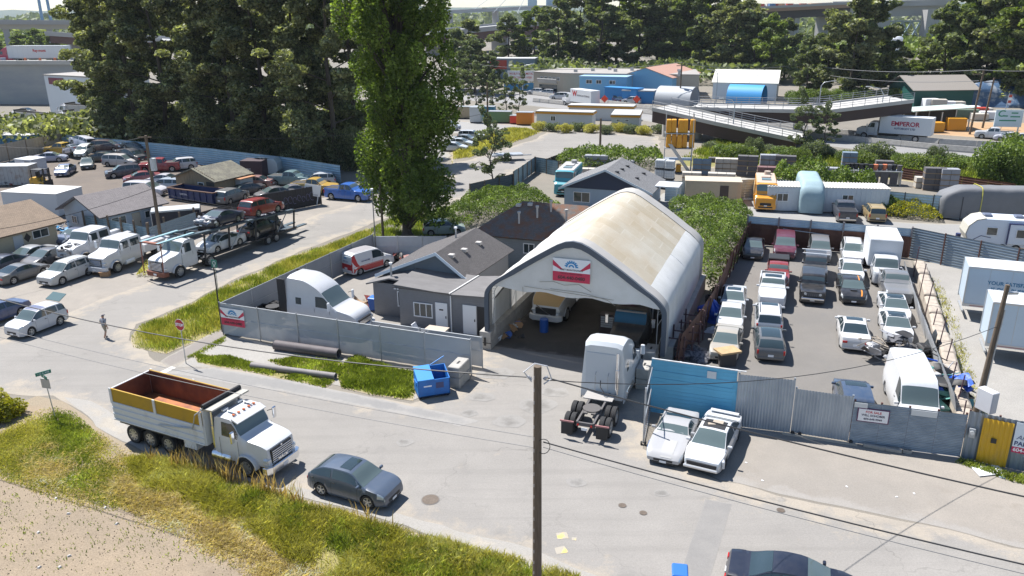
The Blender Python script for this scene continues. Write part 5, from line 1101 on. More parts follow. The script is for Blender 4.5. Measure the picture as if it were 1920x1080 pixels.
# ------------------------------------------------------------------ scrapyard cars
SG='scrap cars in the left yard'
SC=[('sedan',124,327,-78,(.10,.14,.27),'blue sedan facing out, alone in the open scrapyard',0,None),('suv',232,331,-150,(.03,.03,.055),'black and navy suv facing left in the scrapyard',0,None),('sedan',268,341,-152,(.22,.035,.05),'faded red sedan beside the navy suv',0,None),('sedan',308,346,174,(.5,.5,.54),'white old sedan beside the wooden shed',0,None),('van',274,366,-8,(.55,.55,.60),'white wrecked minivan with its tailgate gone',0,None),('van',228,311,-10,(.48,.46,.45),'cream wrecked van with its doors missing',0,None),('suv',338,318,-150,(.55,.55,.58),'white pickup suv beyond the red pickup wreck',0,None),('pickup',300,321,190,(.25,.015,.03),'red pickup wreck leaning on other scrap',0,None),('sedan',247,308,155,(.03,.035,.05),'black sedan lying tilted on another wreck, lower one',.9,(.0,-.22)),('sedan',256,296,160,(.05,.07,.08),'black sedan tipped on top near the blue fence',1.0,(.1,-.25)),('sedan',96,303,15,(.30,.32,.42),'silver stripped sedan without doors below the yellow wreck',0,None),('pickup',118,289,170,(.45,.28,.02),'yellow stripped pickup by the beige fence',0,None),('suv',158,293,150,(.5,.51,.58),'silver wagon on top of the wreck pile',1.6,(.1,-.15)),('sedan',140,295,140,(.45,.46,.52),'silver car crushed in the middle of the wreck pile',.6,(0,.2)),('hatch',162,302,-85,(.5,.52,.5),'white hatchback facing out on the wreck pile',1.0,(0,.1)),('sedan',165,314,-65,(.02,.04,.035),'dark green sedan with its hood open under the pile',0,None),('van',202,293,5,(.05,.025,.035),'burgundy van wreck against the blue fence',.8,None),('sedan',195,303,0,(.03,.035,.03),'crushed black car below the burgundy van',0,None),('coupe',50,330,165,(.42,.43,.48),'silver coupe in front of the white shed',0,None),('sedan',40,316,175,(.45,.46,.5),'pale sedan with a raised dark hood beside the shipping container',0,None),('sedan',462,364,-140,(.035,.035,.045),'black sedan with a dusty windshield behind the graffiti fence',0,None),('sedan',516,372,-145,(.10,.10,.11),'grey dusty sedan behind the graffiti fence',0,None),('coupe',548,366,-150,(.12,.12,.15),'slate coupe behind the graffiti fence',0,None),('suv',436,378,70,(.12,.125,.13),'grey suv with a dark rear window beside the blue skip',0,None),('pickup',548,347,-10,(.13,.22,.24),'teal pickup in front of the blue fence',0,None),('suv',596,348,190,(.45,.48,.52),'pale suv in front of the end of the blue fence',0,None),('pickup',592,362,-12,(.45,.28,.04),'yellow cab wreck beside the black fence',0,None),('sedan',480,350,175,(.28,.16,.15),'faded pink sedan under the camper',0,None),('suv',312,358,175,(.35,.42,.5),'small pale blue wreck behind the blue skip',0,None)]
for kd,x,y,hd_,c,lb,z,tl in SC:o=car(kd,x,y,hd_,c,lb,'scrap car','scrap_car',SG,tilt=tl,dust=.3);o.location.z+=z
car('pickup',655,374,-20,(.015,.11,.42),'bright blue lifted pickup at the lot entrance','pickup','parked_pickup',scale=(1,1,1.05),trim=BLK)
# ------------------------------------------------------------------ lorries
WP=paint((.56,.57,.59));PCOL={'PAINT':WP,'GLASS':GLASS,'WS':WSG,'RIM':RIM,'BUMP':CHR,'MIR':WHITE,'FEND':WP,'CHR':CHR,'TRIM':BLK}
def cols(**k):d=dict(PCOL);d.update(k);return d
# white sleeper tractor in the compound
K=kit_copy(car_kit('sleeper'));truck_front(K,'sleeper',grille='bars');chassis(K,-1,-7.6);dual(K,-5.6);dual(K,-6.95);tank(K,-3.2,-1.9,.98);K.add('sleeper_extender',MB().box(-4.75,-4.15,1.1,1.2,.9,3.7).box(-4.75,-4.15,-1.2,-1.1,.9,3.7),BLK);K.add('fifth_wheel',MB().cyl((-6.3,0,1.0),(-6.3,0,1.08),.5,n=16),BLK)
h=-22;K.put('sleeper_tractor','white aerodynamic sleeper tractor unit behind the grey compound fence','truck',g(655,622),R(h),None,cols(BUMP=WP))
# grey white bobtail tractor seen from behind
K=kit_copy(car_kit('sleeper'));truck_front(K,'sleeper',grille='slash');chassis(K,-1,-7.8,1.0,M('frame_grey',(.10,.095,.095),.8));dual(K,-5.75);dual(K,-7.05);tank(K,-3.4,-1.8,.98)
K.add('deck_plate',MB().box(-5.2,-4.3,-.8,.8,1.0,1.05),M('deck_alu',(.42,.40,.38),.5,.4));K.add('fifth_wheel',MB().cyl((-6.4,0,1.08),(-6.4,0,1.16),.48,n=16).box(-7.0,-6.4,-.32,-.1,1.04,1.12).box(-7.0,-6.4,.1,.32,1.04,1.12),M('greasy_steel',(.15,.14,.135),.5,.5))
for s in(1,-1):
 K.add('mudflap',MB().box(-7.95,-7.92,s*.92-.3,s*.92+.3,.25,.95),BLK);K.add('reflector_bar',MB().box(-7.96,-7.90,s*.92-.36,s*.92+.36,.95,1.03),M('red_white_tape',(.35,.16,.16),.5));K.add('taillight',MB().cyl((-7.86,s*.35,.85),(-7.9,s*.35,.85),.06,n=8),TAIL)
 K.add('side_skirt',MB().box(-4.1,-1.2,s*1.2-.02,s*1.2+.02,.45,1.0),'PAINT')
K.add('licence_plate',MB().box(-7.93,-7.91,-.16,.16,.6,.75),PLATE);stack(K,-4.35,-.85,1.1,3.5,.09)
for s in(1,-1):K.add('grab_rail',MB().tube([(-4.2,s*.35,1.0),(-4.4,s*.35,1.1),(-4.4,s*.35,2.1),(-4.2,s*.35,2.2)],.025),GALV)
K.add('rear_panel',MB().box(-4.165,-4.15,-.95,.95,1.5,3.3),M('cab_rear',(.5,.53,.56),.6),None,.01);K.add('air_hose',MB().tube([(-4.2,.1,1.7),(-4.6,.0,1.5),(-4.8,-.3,1.25),(-4.5,-.5,1.1)],.025),BLK)
h=70;P=g(1103,812)+dirv(h)*7.05;P.z=0
K.put('bobtail_tractor','white sleeper tractor without trailer seen from behind at the shelter mouth','truck',P,R(h),None,cols(PAINT=paint((.58,.61,.63)),BUMP=WP,FEND=WP))
# tan hood tractor in the shelter
K=kit_copy(car_kit('sleeper'));truck_front(K,'sleeper',grille='slash');chassis(K,-1,-7.6);dual(K,-5.6);dual(K,-6.95);tank(K,-3.2,-1.9,.98)
K.add('tan_hood',car_kit('sleeper').dim[9](-.3,1.25,4.0,8.0,8,8,.012),M('tan_primer',(.45,.31,.15),.6),60)
P=g(1022,612)+dirv(70)*1.5;P.z=0.02;K.put('shelter_tractor','white and tan tractor unit parked inside the shelter on the left','truck',P,R(-111),None,cols(BUMP=WP,GLASS=GLASS))
# black box lorry in the shelter
K=kit_copy(car_kit('daycab'));truck_front(K,'daycab',grille='bars');chassis(K,-1,-9.2);dual(K,-7.0)
bi=K.add('cargo_box',MB().box(-9.4,-2.3,-1.25,1.25,1.15,3.95),M('black_box',(.022,.021,.022),.45),None,.03);K.add('visor',MB().box(-1.05,-.62,-.95,.95,2.72,2.8),M('visor_grey',(.28,.26,.25),.5),None,.02)
for s in(1,-1):K.add('exhaust_stack',MB().cyl((-2.15,s*1.1,.9),(-2.15,s*1.1,3.0),.07,n=8),CHR,40)
P=g(1176,668);P.z=.02;t=K.put('black_box_truck','black box truck with lettering on its box inside the shelter','truck',P,R(-110),None,cols(PAINT=paint((.016,.017,.02)),FEND=BLK,MIR=CHR,WS=M('blue_glass',(.02,.10,.17),.08)))
bx=[o for o in t.children if o.name.startswith('cargo_box')][0]
lettering(bx,'SHRED',.34,M('pink_letters',(.6,.03,.14),.5),wall_matrix((-2.29,-.5,3.3),(0,1,0)),bold=.012);lettering(bx,'ISE',.34,M('grey_letters',(.6,.6,.62),.5),wall_matrix((-2.29,.83,3.3),(0,1,0)),bold=.012)
for y in(.24,.48):part(bx,'owl_eye',MB().tube([(-2.28,y+.12*math.cos(q),3.3+.14*math.sin(q))for q in[k*.5236 for k in range(13)]],.02,5),M('grey_letters'));part(bx,'owl_pupil',MB().cyl((-2.29,y,3.3),(-2.27,y,3.3),.05,n=8),M('grey_letters'))
# dump truck
DK=Kit();K=DK;K0=car_kit('daycab');K.p=list(K0 .p);K.dim=K0 .dim
truck_front(K,'daycab',.54,'bars');chassis(K,-1,-9.0,1.05)
for x in(-5.55,-6.95,-8.27):dual(K,x,.52)
YB=M('mustard_boards',(.40,.24,.012),.7,c2=(.30,.19,.03),ns=1.2,thr=(.5,.75));RI=M('rusty_bed',(.20,.075,.035),.75,.1,c2=(.11,.04,.025),ns=.8,bump=.15);ORG=M('orange_bed',(.42,.13,.03),.7,c2=(.20,.065,.03),ns=.9)
xa,xb,z0,z1,z2,w=-2.55,-9.45,1.2,2.3,3.05,1.27
K.add('bed_floor',MB().box(xb+.06,xa-.06,-w+.07,w-.07,z0,z0+.5),'ORG')
for s in(1,-1):
 wl_=MB();wl_.box(xb,xa,s*w-.05,s*w+.05,z0,z1);i=K.add('bed_side',wl_,'BEDW',None,.02)
 K.add('side_board',MB().box(xb+.05,xa-.05,s*w-.04,s*w+.035,z1,z2-(0.0)),'YB',None,.01)
 K.add('side_liner',MB().box(xb+.06,xa-.06,s*(w-.055)-.008,s*(w-.055)+.008,z0+.1,z2-.02),'RI')
 for zz in(1.28,1.6,1.95,2.25):K.add('side_rib',MB().box(xb+.02,xa-.02,min(s*(w+.05),s*(w+.1)),max(s*(w+.05),s*(w+.1)),zz-.05,zz+.05),'BEDW',None,.02,parent=i)
 for xx in(xb+.08,(xa+xb)/2,xa-.1):K.add('side_stake',MB().box(xx-.09,xx+.09,min(s*(w+.04),s*(w+.09)),max(s*(w+.04),s*(w+.09)),z1-.1,z2+.03),'BEDW',None,.01)
 K.add('mudguard',MB().box(-9.1,-4.9,s*1.1-.18,s*1.1+.18,1.1,1.14),BLK)
hb=K.add('headboard',MB().box(xa-.06,xa+.06,-w,w,z0,3.15),'BEDW',None,.02);K.add('cab_shield',MB().side([(xa-.1,3.15),(xa+.75,3.22),(xa+.75,3.3),(xa-.1,3.25)],-w,w),M('shield_alu',(.34,.33,.30),.5,.4));K.add('tarp_roll',MB().cyl((xa+.1,-w,3.36),(xa+.1,w,3.36),.12,n=10),BLK,40)
K.add('headboard_liner',MB().box(xa-.075,xa-.06,-w+.08,w-.08,z0+.1,3.0),'RI');K.add('tailgate',MB().box(xb-.06,xb+.05,-w,w,z0+.05,z2-.05),'BEDW',None,.02);K.add('tailgate_liner',MB().box(xb+.05,xb+.065,-w+.08,w-.08,z0+.1,z2-.08),'RI')
for s in(1,-1):
 K.add('tarp_arm',MB().tube([(-5.8,s*1.42,1.75),(-3.2,s*1.42,2.1),(-2.9,s*1.42,2.9),(-2.4,s*1.3,3.3)],.035),GALV);stack(K,-2.25,s*.95,.9,3.2,.085)
K.add('visor',MB().side([(-.85,2.86),(-.45,2.70),(-.42,2.76),(-.85,2.93)],-1.0,1.0),'PAINT');K.add('air_intake',MB().cyl((-2.2,.35,1.2),(-2.2,.35,2.6),.16,n=12),BLK,40)
tank(K,-2.3,-1.0,.95);K.add('tool_box',MB().box(-4.3,-3.4,-1.2,-.75,.7,1.15).box(-4.3,-3.4,.75,1.2,.7,1.15),WHITE,None,.02)
for k in range(5):K.add('roof_light',MB().cbox((-.95,-.7+k*.35,2.99),(.14,.09,.06)),M('amber_lens',(.55,.12,.02),.3))
for s in(1,-1):K.add('roof_horn',MB().cyl((-1.5,s*.55,3.03),(-.95,s*.55,3.03),.05,n=8),CHR,40);K.add('beacon',MB().cbox((-1.75,s*.5,3.04),(.15,.35,.1)),HEAD)
K.add('hood_badge',MB().box(1.37,1.385,-.05,.05,1.52,1.6),CHR)
h=-26;P=g(463,896)+dirv(h+90)*1.18;P.z=0
DC=cols(BEDW=M('bed_white',(.60,.61,.62),.5,c2=(.46,.44,.40),ns=1.4,thr=(.55,.8)),YB=YB,RI=RI,ORG=ORG,MIR=CHR)
t=K.put('dump_truck','white dump truck with mustard boards and a rusty orange bed on the road edge','truck',P,R(h),None,DC,scale=(.915,.96,.97))
gl=[o for o in t.children if o.name.startswith('grille')][0];lettering(gl,'MACK',.19,CHR,wall_matrix((1.42,0,.93),(0,1,0)),bold=.012,sx=1.3)
# international-style crew cabs
K=kit_copy(car_kit('crewcab'));truck_front(K,'crewcab',.48,'bars',2.25);chassis(K,-1,-6.4,.9);dual(K,-4.9,.48);tank(K,-2.0,-1.0,.95,.65,.26,WHITE)
cb=K.add('service_body',MB().box(-6.5,-3.35,-1.15,-.55,.85,1.55).box(-6.5,-3.35,.55,1.15,.85,1.55).box(-6.5,-3.35,-.6,.6,.85,1.05),'PAINT',None,.02)
K.put('crew_cab_truck','white crew cab service truck with intact hood, nearer the road','truck',g(203,509),R(-109),None,cols(BUMP=WP))
t=K.put('crew_cab_truck','white crew cab truck with its engine exposed, beside the dark sedans','truck',g(146,492),R(-109),None,cols(BUMP=BLK),skip=('grille','grille_bar','headlight'))
# exposed engine and front end parts
rr=random.Random(12);en=MB()
for k in range(46):en.cbox((rr.uniform(.1,1.35),rr.uniform(-.85,.85),rr.uniform(1.0,1.85)),(rr.uniform(.1,.4),rr.uniform(.1,.35),rr.uniform(.08,.3)),rr.randrange(3),rr.uniform(0,3))
tag(part(t,'engine_parts',en,[BLK,M('engine_alu',(.45,.45,.46),.5,.4),M('engine_grey',(.16,.15,.15),.7)]),kind='stuff')
# ------------------------------------------------------------------ car hauler
hv=ang((451,478),(338,520));h=math.degrees(hv);K=kit_copy(car_kit('daycab'));truck_front(K,'daycab',.52,'bars',2.3);chassis(K,-1,-4.2);dual(K,-3.4)
K.add('head_ramp',MB().box(-2.2,1.7,.75,1.05,3.25,3.35).box(-2.2,1.7,-1.05,-.75,3.25,3.35),M('ramp_teal',(.22,.36,.40),.5,.2),None,.01);K.add('head_ramp_end',MB().box(1.4,1.7,-1.05,1.05,3.22,3.34),M('ramp_rust',(.25,.10,.07),.8))
for s in(1,-1):K.add('head_post',MB().tube([(1.65,s*1.1,.6),(1.55,s*1.15,3.3)],.05),M('ramp_rust'))
P=g(338,520)+dirv(h-90)*-1.0;P=g(338,520)-dirv(h+90)*-1.05;P.z=0
P=g(338,520)+dirv(h-90)*1.05 if False else g(338,520)+dirv(h-90)*1.05
P.z=0;P=V((P.x,P.y,0))
HP=P.copy();K.put('hauler_tractor','white tractor of the car transporter with a rusty front frame','truck',P,R(h),None,cols(BUMP=M('rust_bumper',(.20,.075,.045),.8)))
T_=thing('car_transporter','black two deck car transporter trailer behind the white tractor','trailer',HP+dirv(h)*-2.6,R(h))
FRM=M('transporter_black',(.03,.03,.033),.6);DKM=M('deck_teal',(.07,.10,.125),.5,.3)
for s in(1,-1):
 part(T_,'lower_rail',MB().loft([[(x,s*.95-.12,z)for x,z in((0,.75),(0,.95))]+[(x,s*.95+.12,z)for x,z in((0,.95),(0,.75))],[(x,s*.95-.12,z)for x,z in((-12.5,.62),(-12.5,.78))]+[(x,s*.95+.12,z)for x,z in((-12.5,.78),(-12.5,.62))]]),FRM)
 part(T_,'upper_rail',MB().loft([[(x,s*1.0-.2,z)for x,z in((1.5,3.15),(1.5,3.3))]+[(x,s*1.0+.2,z)for x,z in((1.5,3.3),(1.5,3.15))],[(x,s*1.0-.2,z)for x,z in((-12.2,2.45),(-12.2,2.6))]+[(x,s*1.0+.2,z)for x,z in((-12.2,2.6),(-12.2,2.45))]]),DKM)
 for x in(-.3,-3.2,-6.6,-9.4,-12.0):part(T_,'deck_post',MB().tube([(x,s*1.12,.8),(x-.25,s*1.12,lerp(3.2,2.55,-x/12))],.10),FRM)
 for x in(-3.4,-9.6):part(T_,'ram',MB().tube([(x,s*1.14,.9),(x-1.6,s*1.14,2.6)],.05),GALV)
for k in range(9):part(T_,'cross_bar',MB().box(-.06,.06,-1.0,1.0,-.05,.05),FRM,loc=(1.0-k*1.55,0,lerp(3.17,2.5,k/8)))
part(T_,'lower_deck',MB().box(-12.4,-.2,-.8,.8,.68,.76),DKM);part(T_,'loading_ramp',MB().box(-14.2,-12.4,.5,.95,.55,.65).box(-14.2,-12.4,-.95,-.5,.55,.65),DKM)
tmw=cached('hwt',lambda:tyre_mesh(.42,.24));rmw=cached('hwr',lambda:rim_mesh(.42,.24,8))
for x in(-8.2,-9.35):
 for s in(1,-1):o=link('wheel',tmw,TYRE,T_,(x,s*1.08,.42),0 if s>0 else math.pi);link('rim',rmw,[RIM,BLK],o)
def on_hauler(x,z,kind,col,lb,flip=False,tl=0.,**k):
 p=HP+dirv(h)*(-2.6+x);return car(kind,0,0,h+(180 if flip else 0),col,lb,'car','loaded_car','cars on the transporter',pos=(p.x,p.y,z),tilt=(0,tl),**k)
t=on_hauler(-3.6,3.0,'coupe',(.025,.03,.06),'dark blue wrecked coupe with a torn front on the top deck',tl=R(-2.8));tp=MB();rr=random.Random(5)
for k in range(26):tp.cbox((rr.uniform(1.3,2.2),rr.uniform(-.8,.8),rr.uniform(.45,.95)),(rr.uniform(.1,.4),rr.uniform(.1,.4),rr.uniform(.05,.2)),rr.randrange(2),rr.uniform(0,3))
tag(part(t,'torn_front',tp,[M('engine_alu'),WHITE]),kind='stuff')
on_hauler(-9.0,2.75,'suv',(.24,.02,.018),'red wagon on the rear of the top deck',True,tl=R(2.8),roof=['rails'],scale=(1.02,1,.95))
on_hauler(-3.4,.8,'sedan',(.58,.59,.6),'white sedan on the lower deck of the transporter');on_hauler(-8.6,.9,'sedan',(.02,.02,.024),'black sedan on the lower deck rear of the transporter',True)
t=car('oldvan',497,432,-48,(.035,.035,.05),'old dark van with a rust brown hood behind the transporter','van','old_van',trim=CHR);part(t,'brown_hood',car_kit('oldvan').dim[9](1.85,2.42,4.2,7.8,4,6,.01),M('brown_hood',(.33,.15,.08),.6),60)
part(t,'white_roof',car_kit('oldvan').dim[9](-2.2,1.2,4.1,7.9,6,6,.01),WHITE,60)
# ------------------------------------------------------------------ white box lorry of the yard, box trailers, food trucks, campers
SPEC['stepvan']=dict(L=7.2,W=2.35,H=3.0,wb=4.2,r=.42,top=[(-.5,.2),(-.499,.6),(-.497,.96),(-.48,1.),(.36,1.),(.385,.97),(.425,.60),(.445,.55),(.485,.50),(.5,.25)],belt=(.56,.54),ws=(.427,.383),rw=None,tum=.05,doors=2)
def step_van(px,py,hd_,col,lb,roofm,side):
 t=car('stepvan',px,py,hd_,col,lb,'food truck','food_truck',trim=BLK,glass=GLASSL);part(t,'roof_hatch',MB().box(-1.6,-.4,-.5,.5,3.0,3.12),roofm,None,.03);part(t,'roof_hatch',MB().box(.1,1.1,-.5,.5,3.0,3.08),GLASSL,None,.02);part(t,'roof_fan',MB().cyl((-2.4,.2,3.0),(-2.4,.2,3.4),.35,n=14),roofm,40);part(t,'roof_sheet',MB().box(-3.4,2.4,-1.0,1.0,2.985,3.003),roofm)
 part(t,'serving_hatch',MB().box(-1.9,.6,-1.2,-1.16,1.35,2.4),side);part(t,'serving_hatch',MB().box(-1.9,.6,1.16,1.2,1.35,2.4),side);return t
step_van(1432,384,-105,(.72,.30,.015),'orange food truck with round headlamps in the storage yard',M('roof_tan',(.42,.34,.28),.7),M('menu_board',(.30,.27,.2),.6,c2=(.5,.32,.1),ns=3));step_van(1066,358,-105,(.06,.33,.40),'teal food truck beside the blue house',M('roof_grey2',(.36,.36,.36),.7),M('teal_dark',(.03,.2,.26),.5))
def box_kit(L,W,H,z0,col,wheels,ribs=0):
 K=Kit();b=K.add('cargo_box',MB().box(-L/2,L/2,-W/2,W/2,z0,z0+H),col,None,.02);al=M('trailer_trim',(.5,.51,.52),.4,.5)
 for s in(1,-1):
  K.add('edge_rail',MB().box(-L/2-.01,L/2+.01,s*W/2-.03,s*W/2+.03,z0+H-.08,z0+H+.03),al,parent=b);K.add('edge_rail',MB().box(-L/2-.01,L/2+.01,s*W/2-.03,s*W/2+.03,z0-.12,z0+.1),al,parent=b)
  for e_ in(1,-1):K.add('corner_post',MB().box(e_*L/2-.05,e_*L/2+.03,s*W/2-.05,s*W/2+.03,z0-.1,z0+H),al,parent=b)
  for k in range(ribs):x=lerp(-L/2,L/2,(k+1)/(ribs+1));K.add('panel_seam',MB().box(x-.012,x+.012,s*(W/2+.006)-.005,s*(W/2+.006)+.005,z0+.1,z0+H-.08),al,parent=b)
 chassis(K,L/2-.3,-L/2+.3,z0-.05)
 for x in wheels:dual(K,x,.5)
 for s in(1,-1):K.add('landing_leg',MB().box(L*.28,L*.28+.14,s*.7-.06,s*.7+.06,.02,z0-.1),GALV)
 K.add('rear_guard',MB().box(-L/2,-L/2+.12,-1.1,1.1,.5,.62),al);K.add('marker_strip',MB().box(-L/2+.4,L/2-.4,-W/2-.04,-W/2-.033,z0-.06,z0+.0),M('red_white_tape'));return K
BW=M('trailer_skin',(.47,.56,.64),.4,nv=.04,ns=1);SAT=M('ink_teal',(.02,.16,.30),.6)
for k,(x,y,L,lb)in enumerate(((1800,598,12.,'white box trailer with satisfaction lettering, the farther one'),(1842,676,12.,'white box trailer with satisfaction lettering, the nearer one'))):
 hh=R(-22);p=g(x,y)+V((math.cos(hh),math.sin(hh),0))*L/2+V((-math.sin(hh),math.cos(hh),0))*1.25;p.z=0
 t=box_kit(L,2.5,2.75,1.12,BW,(4.2,3.0)if k else(4.6,3.4),8).put('box_trailer',lb,'trailer',p,hh,'box trailers in the gravel lot');b=[o for o in t.children if o.name.startswith('cargo_box')][0]
 part(b,'roof_sheet',MB().box(-L/2+.02,L/2-.02,-1.23,1.23,3.87,3.885),M('trailer_roof',(.62,.64,.65),.5))
 x0_=-L/2+(1.25 if not k else 1.9);zz=2.6 if not k else 2.35
 lettering(b,'YOUR SATISFACTION' if not k else '- YOUR SATISFACTION',.36,SAT,wall_matrix((x0_,-1.26,zz+.25),(1,0,0)),align='LEFT',bold=.008);lettering(b,'IS OUR BUSINESS',.36,SAT,wall_matrix((x0_+.25,-1.26,zz-.2),(1,0,0)),align='LEFT',bold=.008)
 # box truck at the back of the yard
SPEC['cubecab']=dict(L=2.6,W=2.0,H=2.1,wb=1.2,r=.38,top=[(-.5,.4),(-.499,.7),(-.49,.94),(-.46,.98),(-.1,1.),(-.02,.96),(.16,.66),(.2,.63),(.44,.58),(.485,.52),(.5,.32)],belt=(.63,.61),ws=(.165,-.018),rw=None,tum=.14,doors=2)
hh=R(-108);fp_=g(1660,540);rp=g(1674,462)
t=car('cubecab',0,0,-108,WHT,'white box truck at the back corner of the yard','truck','box_truck',YG,pos=(fp_+dirv(72)*1.4).to_tuple(),trim=CHR)
part(t,'cargo_box',MB().box(-5.6,-1.25,-1.22,1.22,.95,3.2),M('cube_skin',(.58,.60,.62),.5,c2=(.46,.45,.43),ns=.9,thr=(.55,.8)),None,.04);part(t,'box_roof',MB().box(-5.55,-1.3,-1.18,1.18,3.2,3.215),M('cube_roof',(.50,.50,.48),.7,nv=.1));part(t,'frame_rail',MB().box(-5.5,-1,-.5,.5,.65,.95),BLK)
for s in(1,-1):o=link('wheel',cached('hwt',None),TYRE,t,(-4.3,s*1.0,.42),0 if s>0 else math.pi);link('rim',rmw,[RIM,BLK],o)
# covered motorhomes
def cover(px,py,hd_,L,W,H,mat,lb,straps=None,nose=True,cat='motorhome'):
 rr=random.Random(int(px));mb=MB();n=26;m=20;G=[]
 for k in range(n+1):
  x=lerp(-L/2,L/2,k/n);e_=min(1,(1-abs(x)/(L/2))/.09);sc=math.sqrt(max(.03,1-(1-e_)**2));hz=H*(.80+.20*sc)*(1-(.24 if nose and x>L*.33 else 0)*((x-L*.33)/(L*.17)if x>L*.33 else 0));ring=[]
  for j in range(m+1):
   a=math.pi*j/m;cx=-math.cos(a);sx_=math.sin(a);y=W/2*math.copysign(abs(cx)**.35,cx)*(.75+.25*sc);z=.15+(hz-.15)*abs(sx_)**.3
   w_=noise.noise((x*1.3,y*2,z*.8))*.09+math.sin(x*5+z*3)*.012;ring.append((x,y+math.copysign(w_,y),z+noise.noise((x,y,3))*.05))
  G.append(mb.ring(ring))
 for a,b in zip(G,G[1:]):mb.bridge(a,b,0,False)
 mb.face(G[0]);mb.face(G[-1][::-1]);t=thing('covered_motorhome',lb,cat,g(px,py),R(hd_));part(t,'cover',mb,mat,70)
 for x in straps or():part(t,'strap',MB().tube([(x,W/2*math.copysign(abs(-math.cos(math.pi*j/16))**.35,-math.cos(math.pi*j/16))*1.06,.2+(H-.1)*abs(math.sin(math.pi*j/16))**.3)for j in range(17)],.04,4),M('yellow_strap',(.55,.5,.08),.6))
 for s in(1,-1):
  for x in(L*.3,-L*.3):o=link('wheel',cached('hwt',None),TYRE,t,(x,s*(W/2-.1),.42),0 if s>0 else math.pi)
cover(1514,388,-105,7.5,2.5,3.4,M('cover_bluegrey',(.26,.36,.40),.7,nv=.12,ns=1.2,bump=.4,bs=2.5),'pale blue grey covered motorhome beside the orange food truck');cover(1862,408,172,11.5,2.7,3.3,M('cover_grey',(.15,.155,.165),.75,nv=.1,ns=1,bump=.4,bs=2),'long dark grey covered motorhome with yellow straps',(2.0,-3.2))
t=car('pickup',1581,408,76,(.06,.065,.08),'dark silver pickup seen from behind at the site office','pickup','parked_pickup',trim=CHR);t=car('suv',1637,410,76,(.36,.27,.13),'gold suv seen from behind beside the dark pickup','suv','parked_suv',trim=BLK,roof=['sunroof','rails'])
# travel trailer
p=g(1806,470);hh=R(-17);t=thing('travel_trailer','white and blue travel trailer with a rounded tan nose','camper',p+V((math.cos(hh),math.sin(hh),0))*3.6+V((-math.sin(hh),math.cos(hh),0))*1.2,hh)
out=[(-3.0,.6),(-3.4,1.0),(-3.62,1.6),(-3.45,2.3),(-2.9,2.85),(-2.2,3.05),(3.6,3.05),(3.7,2.9),(3.7,.6)]
part(t,'body',MB().side(out,-1.2,1.2),M('camper_white',(.60,.66,.74),.4),None,.03);part(t,'nose_cap',MB().side([(-3.0,.6),(-3.4,1.0),(-3.62,1.6),(-3.45,2.3),(-2.9,2.85),(-2.2,3.05),(-2.2,3.12),(-2.95,2.92),(-3.52,2.34),(-3.70,1.6),(-3.47,.95)],-1.22,1.22),M('camper_tan',(.45,.43,.37),.5))
for x,w_ in((-1.6,.9),(.9,1.5)):window(t,wall_matrix((x,-1.2,1.95),(1,0,0)),w_,.75,1,.05)
so=part(t,'slide_out',MB().box(-.3,2.2,-1.4,-1.2,.9,2.7),M('camper_white'),None,.02);part(so,'slide_frame',MB().box(-.36,-.28,-1.42,-1.19,.85,2.76).box(2.18,2.26,-1.42,-1.19,.85,2.76).box(-.36,2.26,-1.42,-1.19,2.7,2.78),M('camper_navy',(.03,.04,.12),.5))
window(so,wall_matrix((.95,-1.405,1.9),(1,0,0)),1.4,.8,2,.05)
for x in(-1.9,.6,2.2):part(t,'roof_unit',MB().box(x-.35,x+.35,-.4,.4,3.05,3.28),M('roof_unit_blue',(.12,.14,.2),.5),None,.06)
for x in(-.6,.5):o=link('wheel',tmw,TYRE,t,(x,-1.15,.42),math.pi);link('rim',rmw,[RIM,BLK],o)
part(t,'swoosh',MB().tube([(-3.0,-1.21,1.1),(-2.4,-1.21,1.5),(-1.6,-1.21,1.35)],.03,4),M('camper_navy'));part(t,'tongue',MB().box(-4.7,-3.0,-.3,.3,.55,.68),BLK);part(t,'propane',MB().cyl((-3.95,0,.68),(-3.95,0,1.3),.22,n=12),M('camper_navy'),40)
# ------------------------------------------------------------------ poles and wires
def pole(name,label,p,h,r=.15,lean=(0,0),cat='utility pole',mat=WOODP):
 t=thing(name,label,cat,p);part(t,'shaft',MB().tube([(0,0,0),(lean[0]*.5,lean[1]*.5,h*.5),(lean[0],lean[1],h)],[r*1.15,r,r*.85],12),mat,50);return t
WIRE=M('cable_black',(.03,.03,.032),.6);WIREG=M('cable_grey',(.16,.16,.165),.6)
def wire(a,b,sag,label,r=.018,mat=WIRE,group='overhead wires'):
 a,b=V(a),V(b);pts=[a.lerp(b,k/22)-V((0,0,4*sag*(k/22)*(1-k/22)))for k in range(23)]
 tag(MB().tube([p-a for p in pts],r,5).build('overhead_wire',mat,None,60,0,a),label,'cable',group)
PB=V((.81,23.76,0));t=pole('utility_pole','weathered wooden utility pole rising in the foreground',PB,9.9,.155)
for k in range(20):part(t,'step_strip',MB().box(-.13,-.11,-.13,-.125,-.06,.06),M('pole_tag',(.5,.5,.5),.6),loc=(0,-.02,1+k*.45))
for s in(1,-1):part(t,'insulator',MB().cyl((s*.2,-.05,9.45),(s*.32,-.05,9.55),.05,n=8),M('insulator_grey',(.35,.36,.4),.4))
part(t,'conduit_loop',MB().tube([(-.2,-.1,9.4),(-.45,-.12,9.75),(-.1,-.12,10.05),(.3,-.12,9.95),(.45,-.12,9.5),(.2,-.1,9.3)],.025),M('loop_white',(.5,.5,.52),.5));part(t,'cable_coil',MB().tube([(.2+.22*math.sin(q),-.12,7.0+.28*math.cos(q))for q in[k*.5 for k in range(27)]],.012,4),WIRE)
ud=dirv(-24);LP_,RP_=PB-ud*42,PB+ud*36
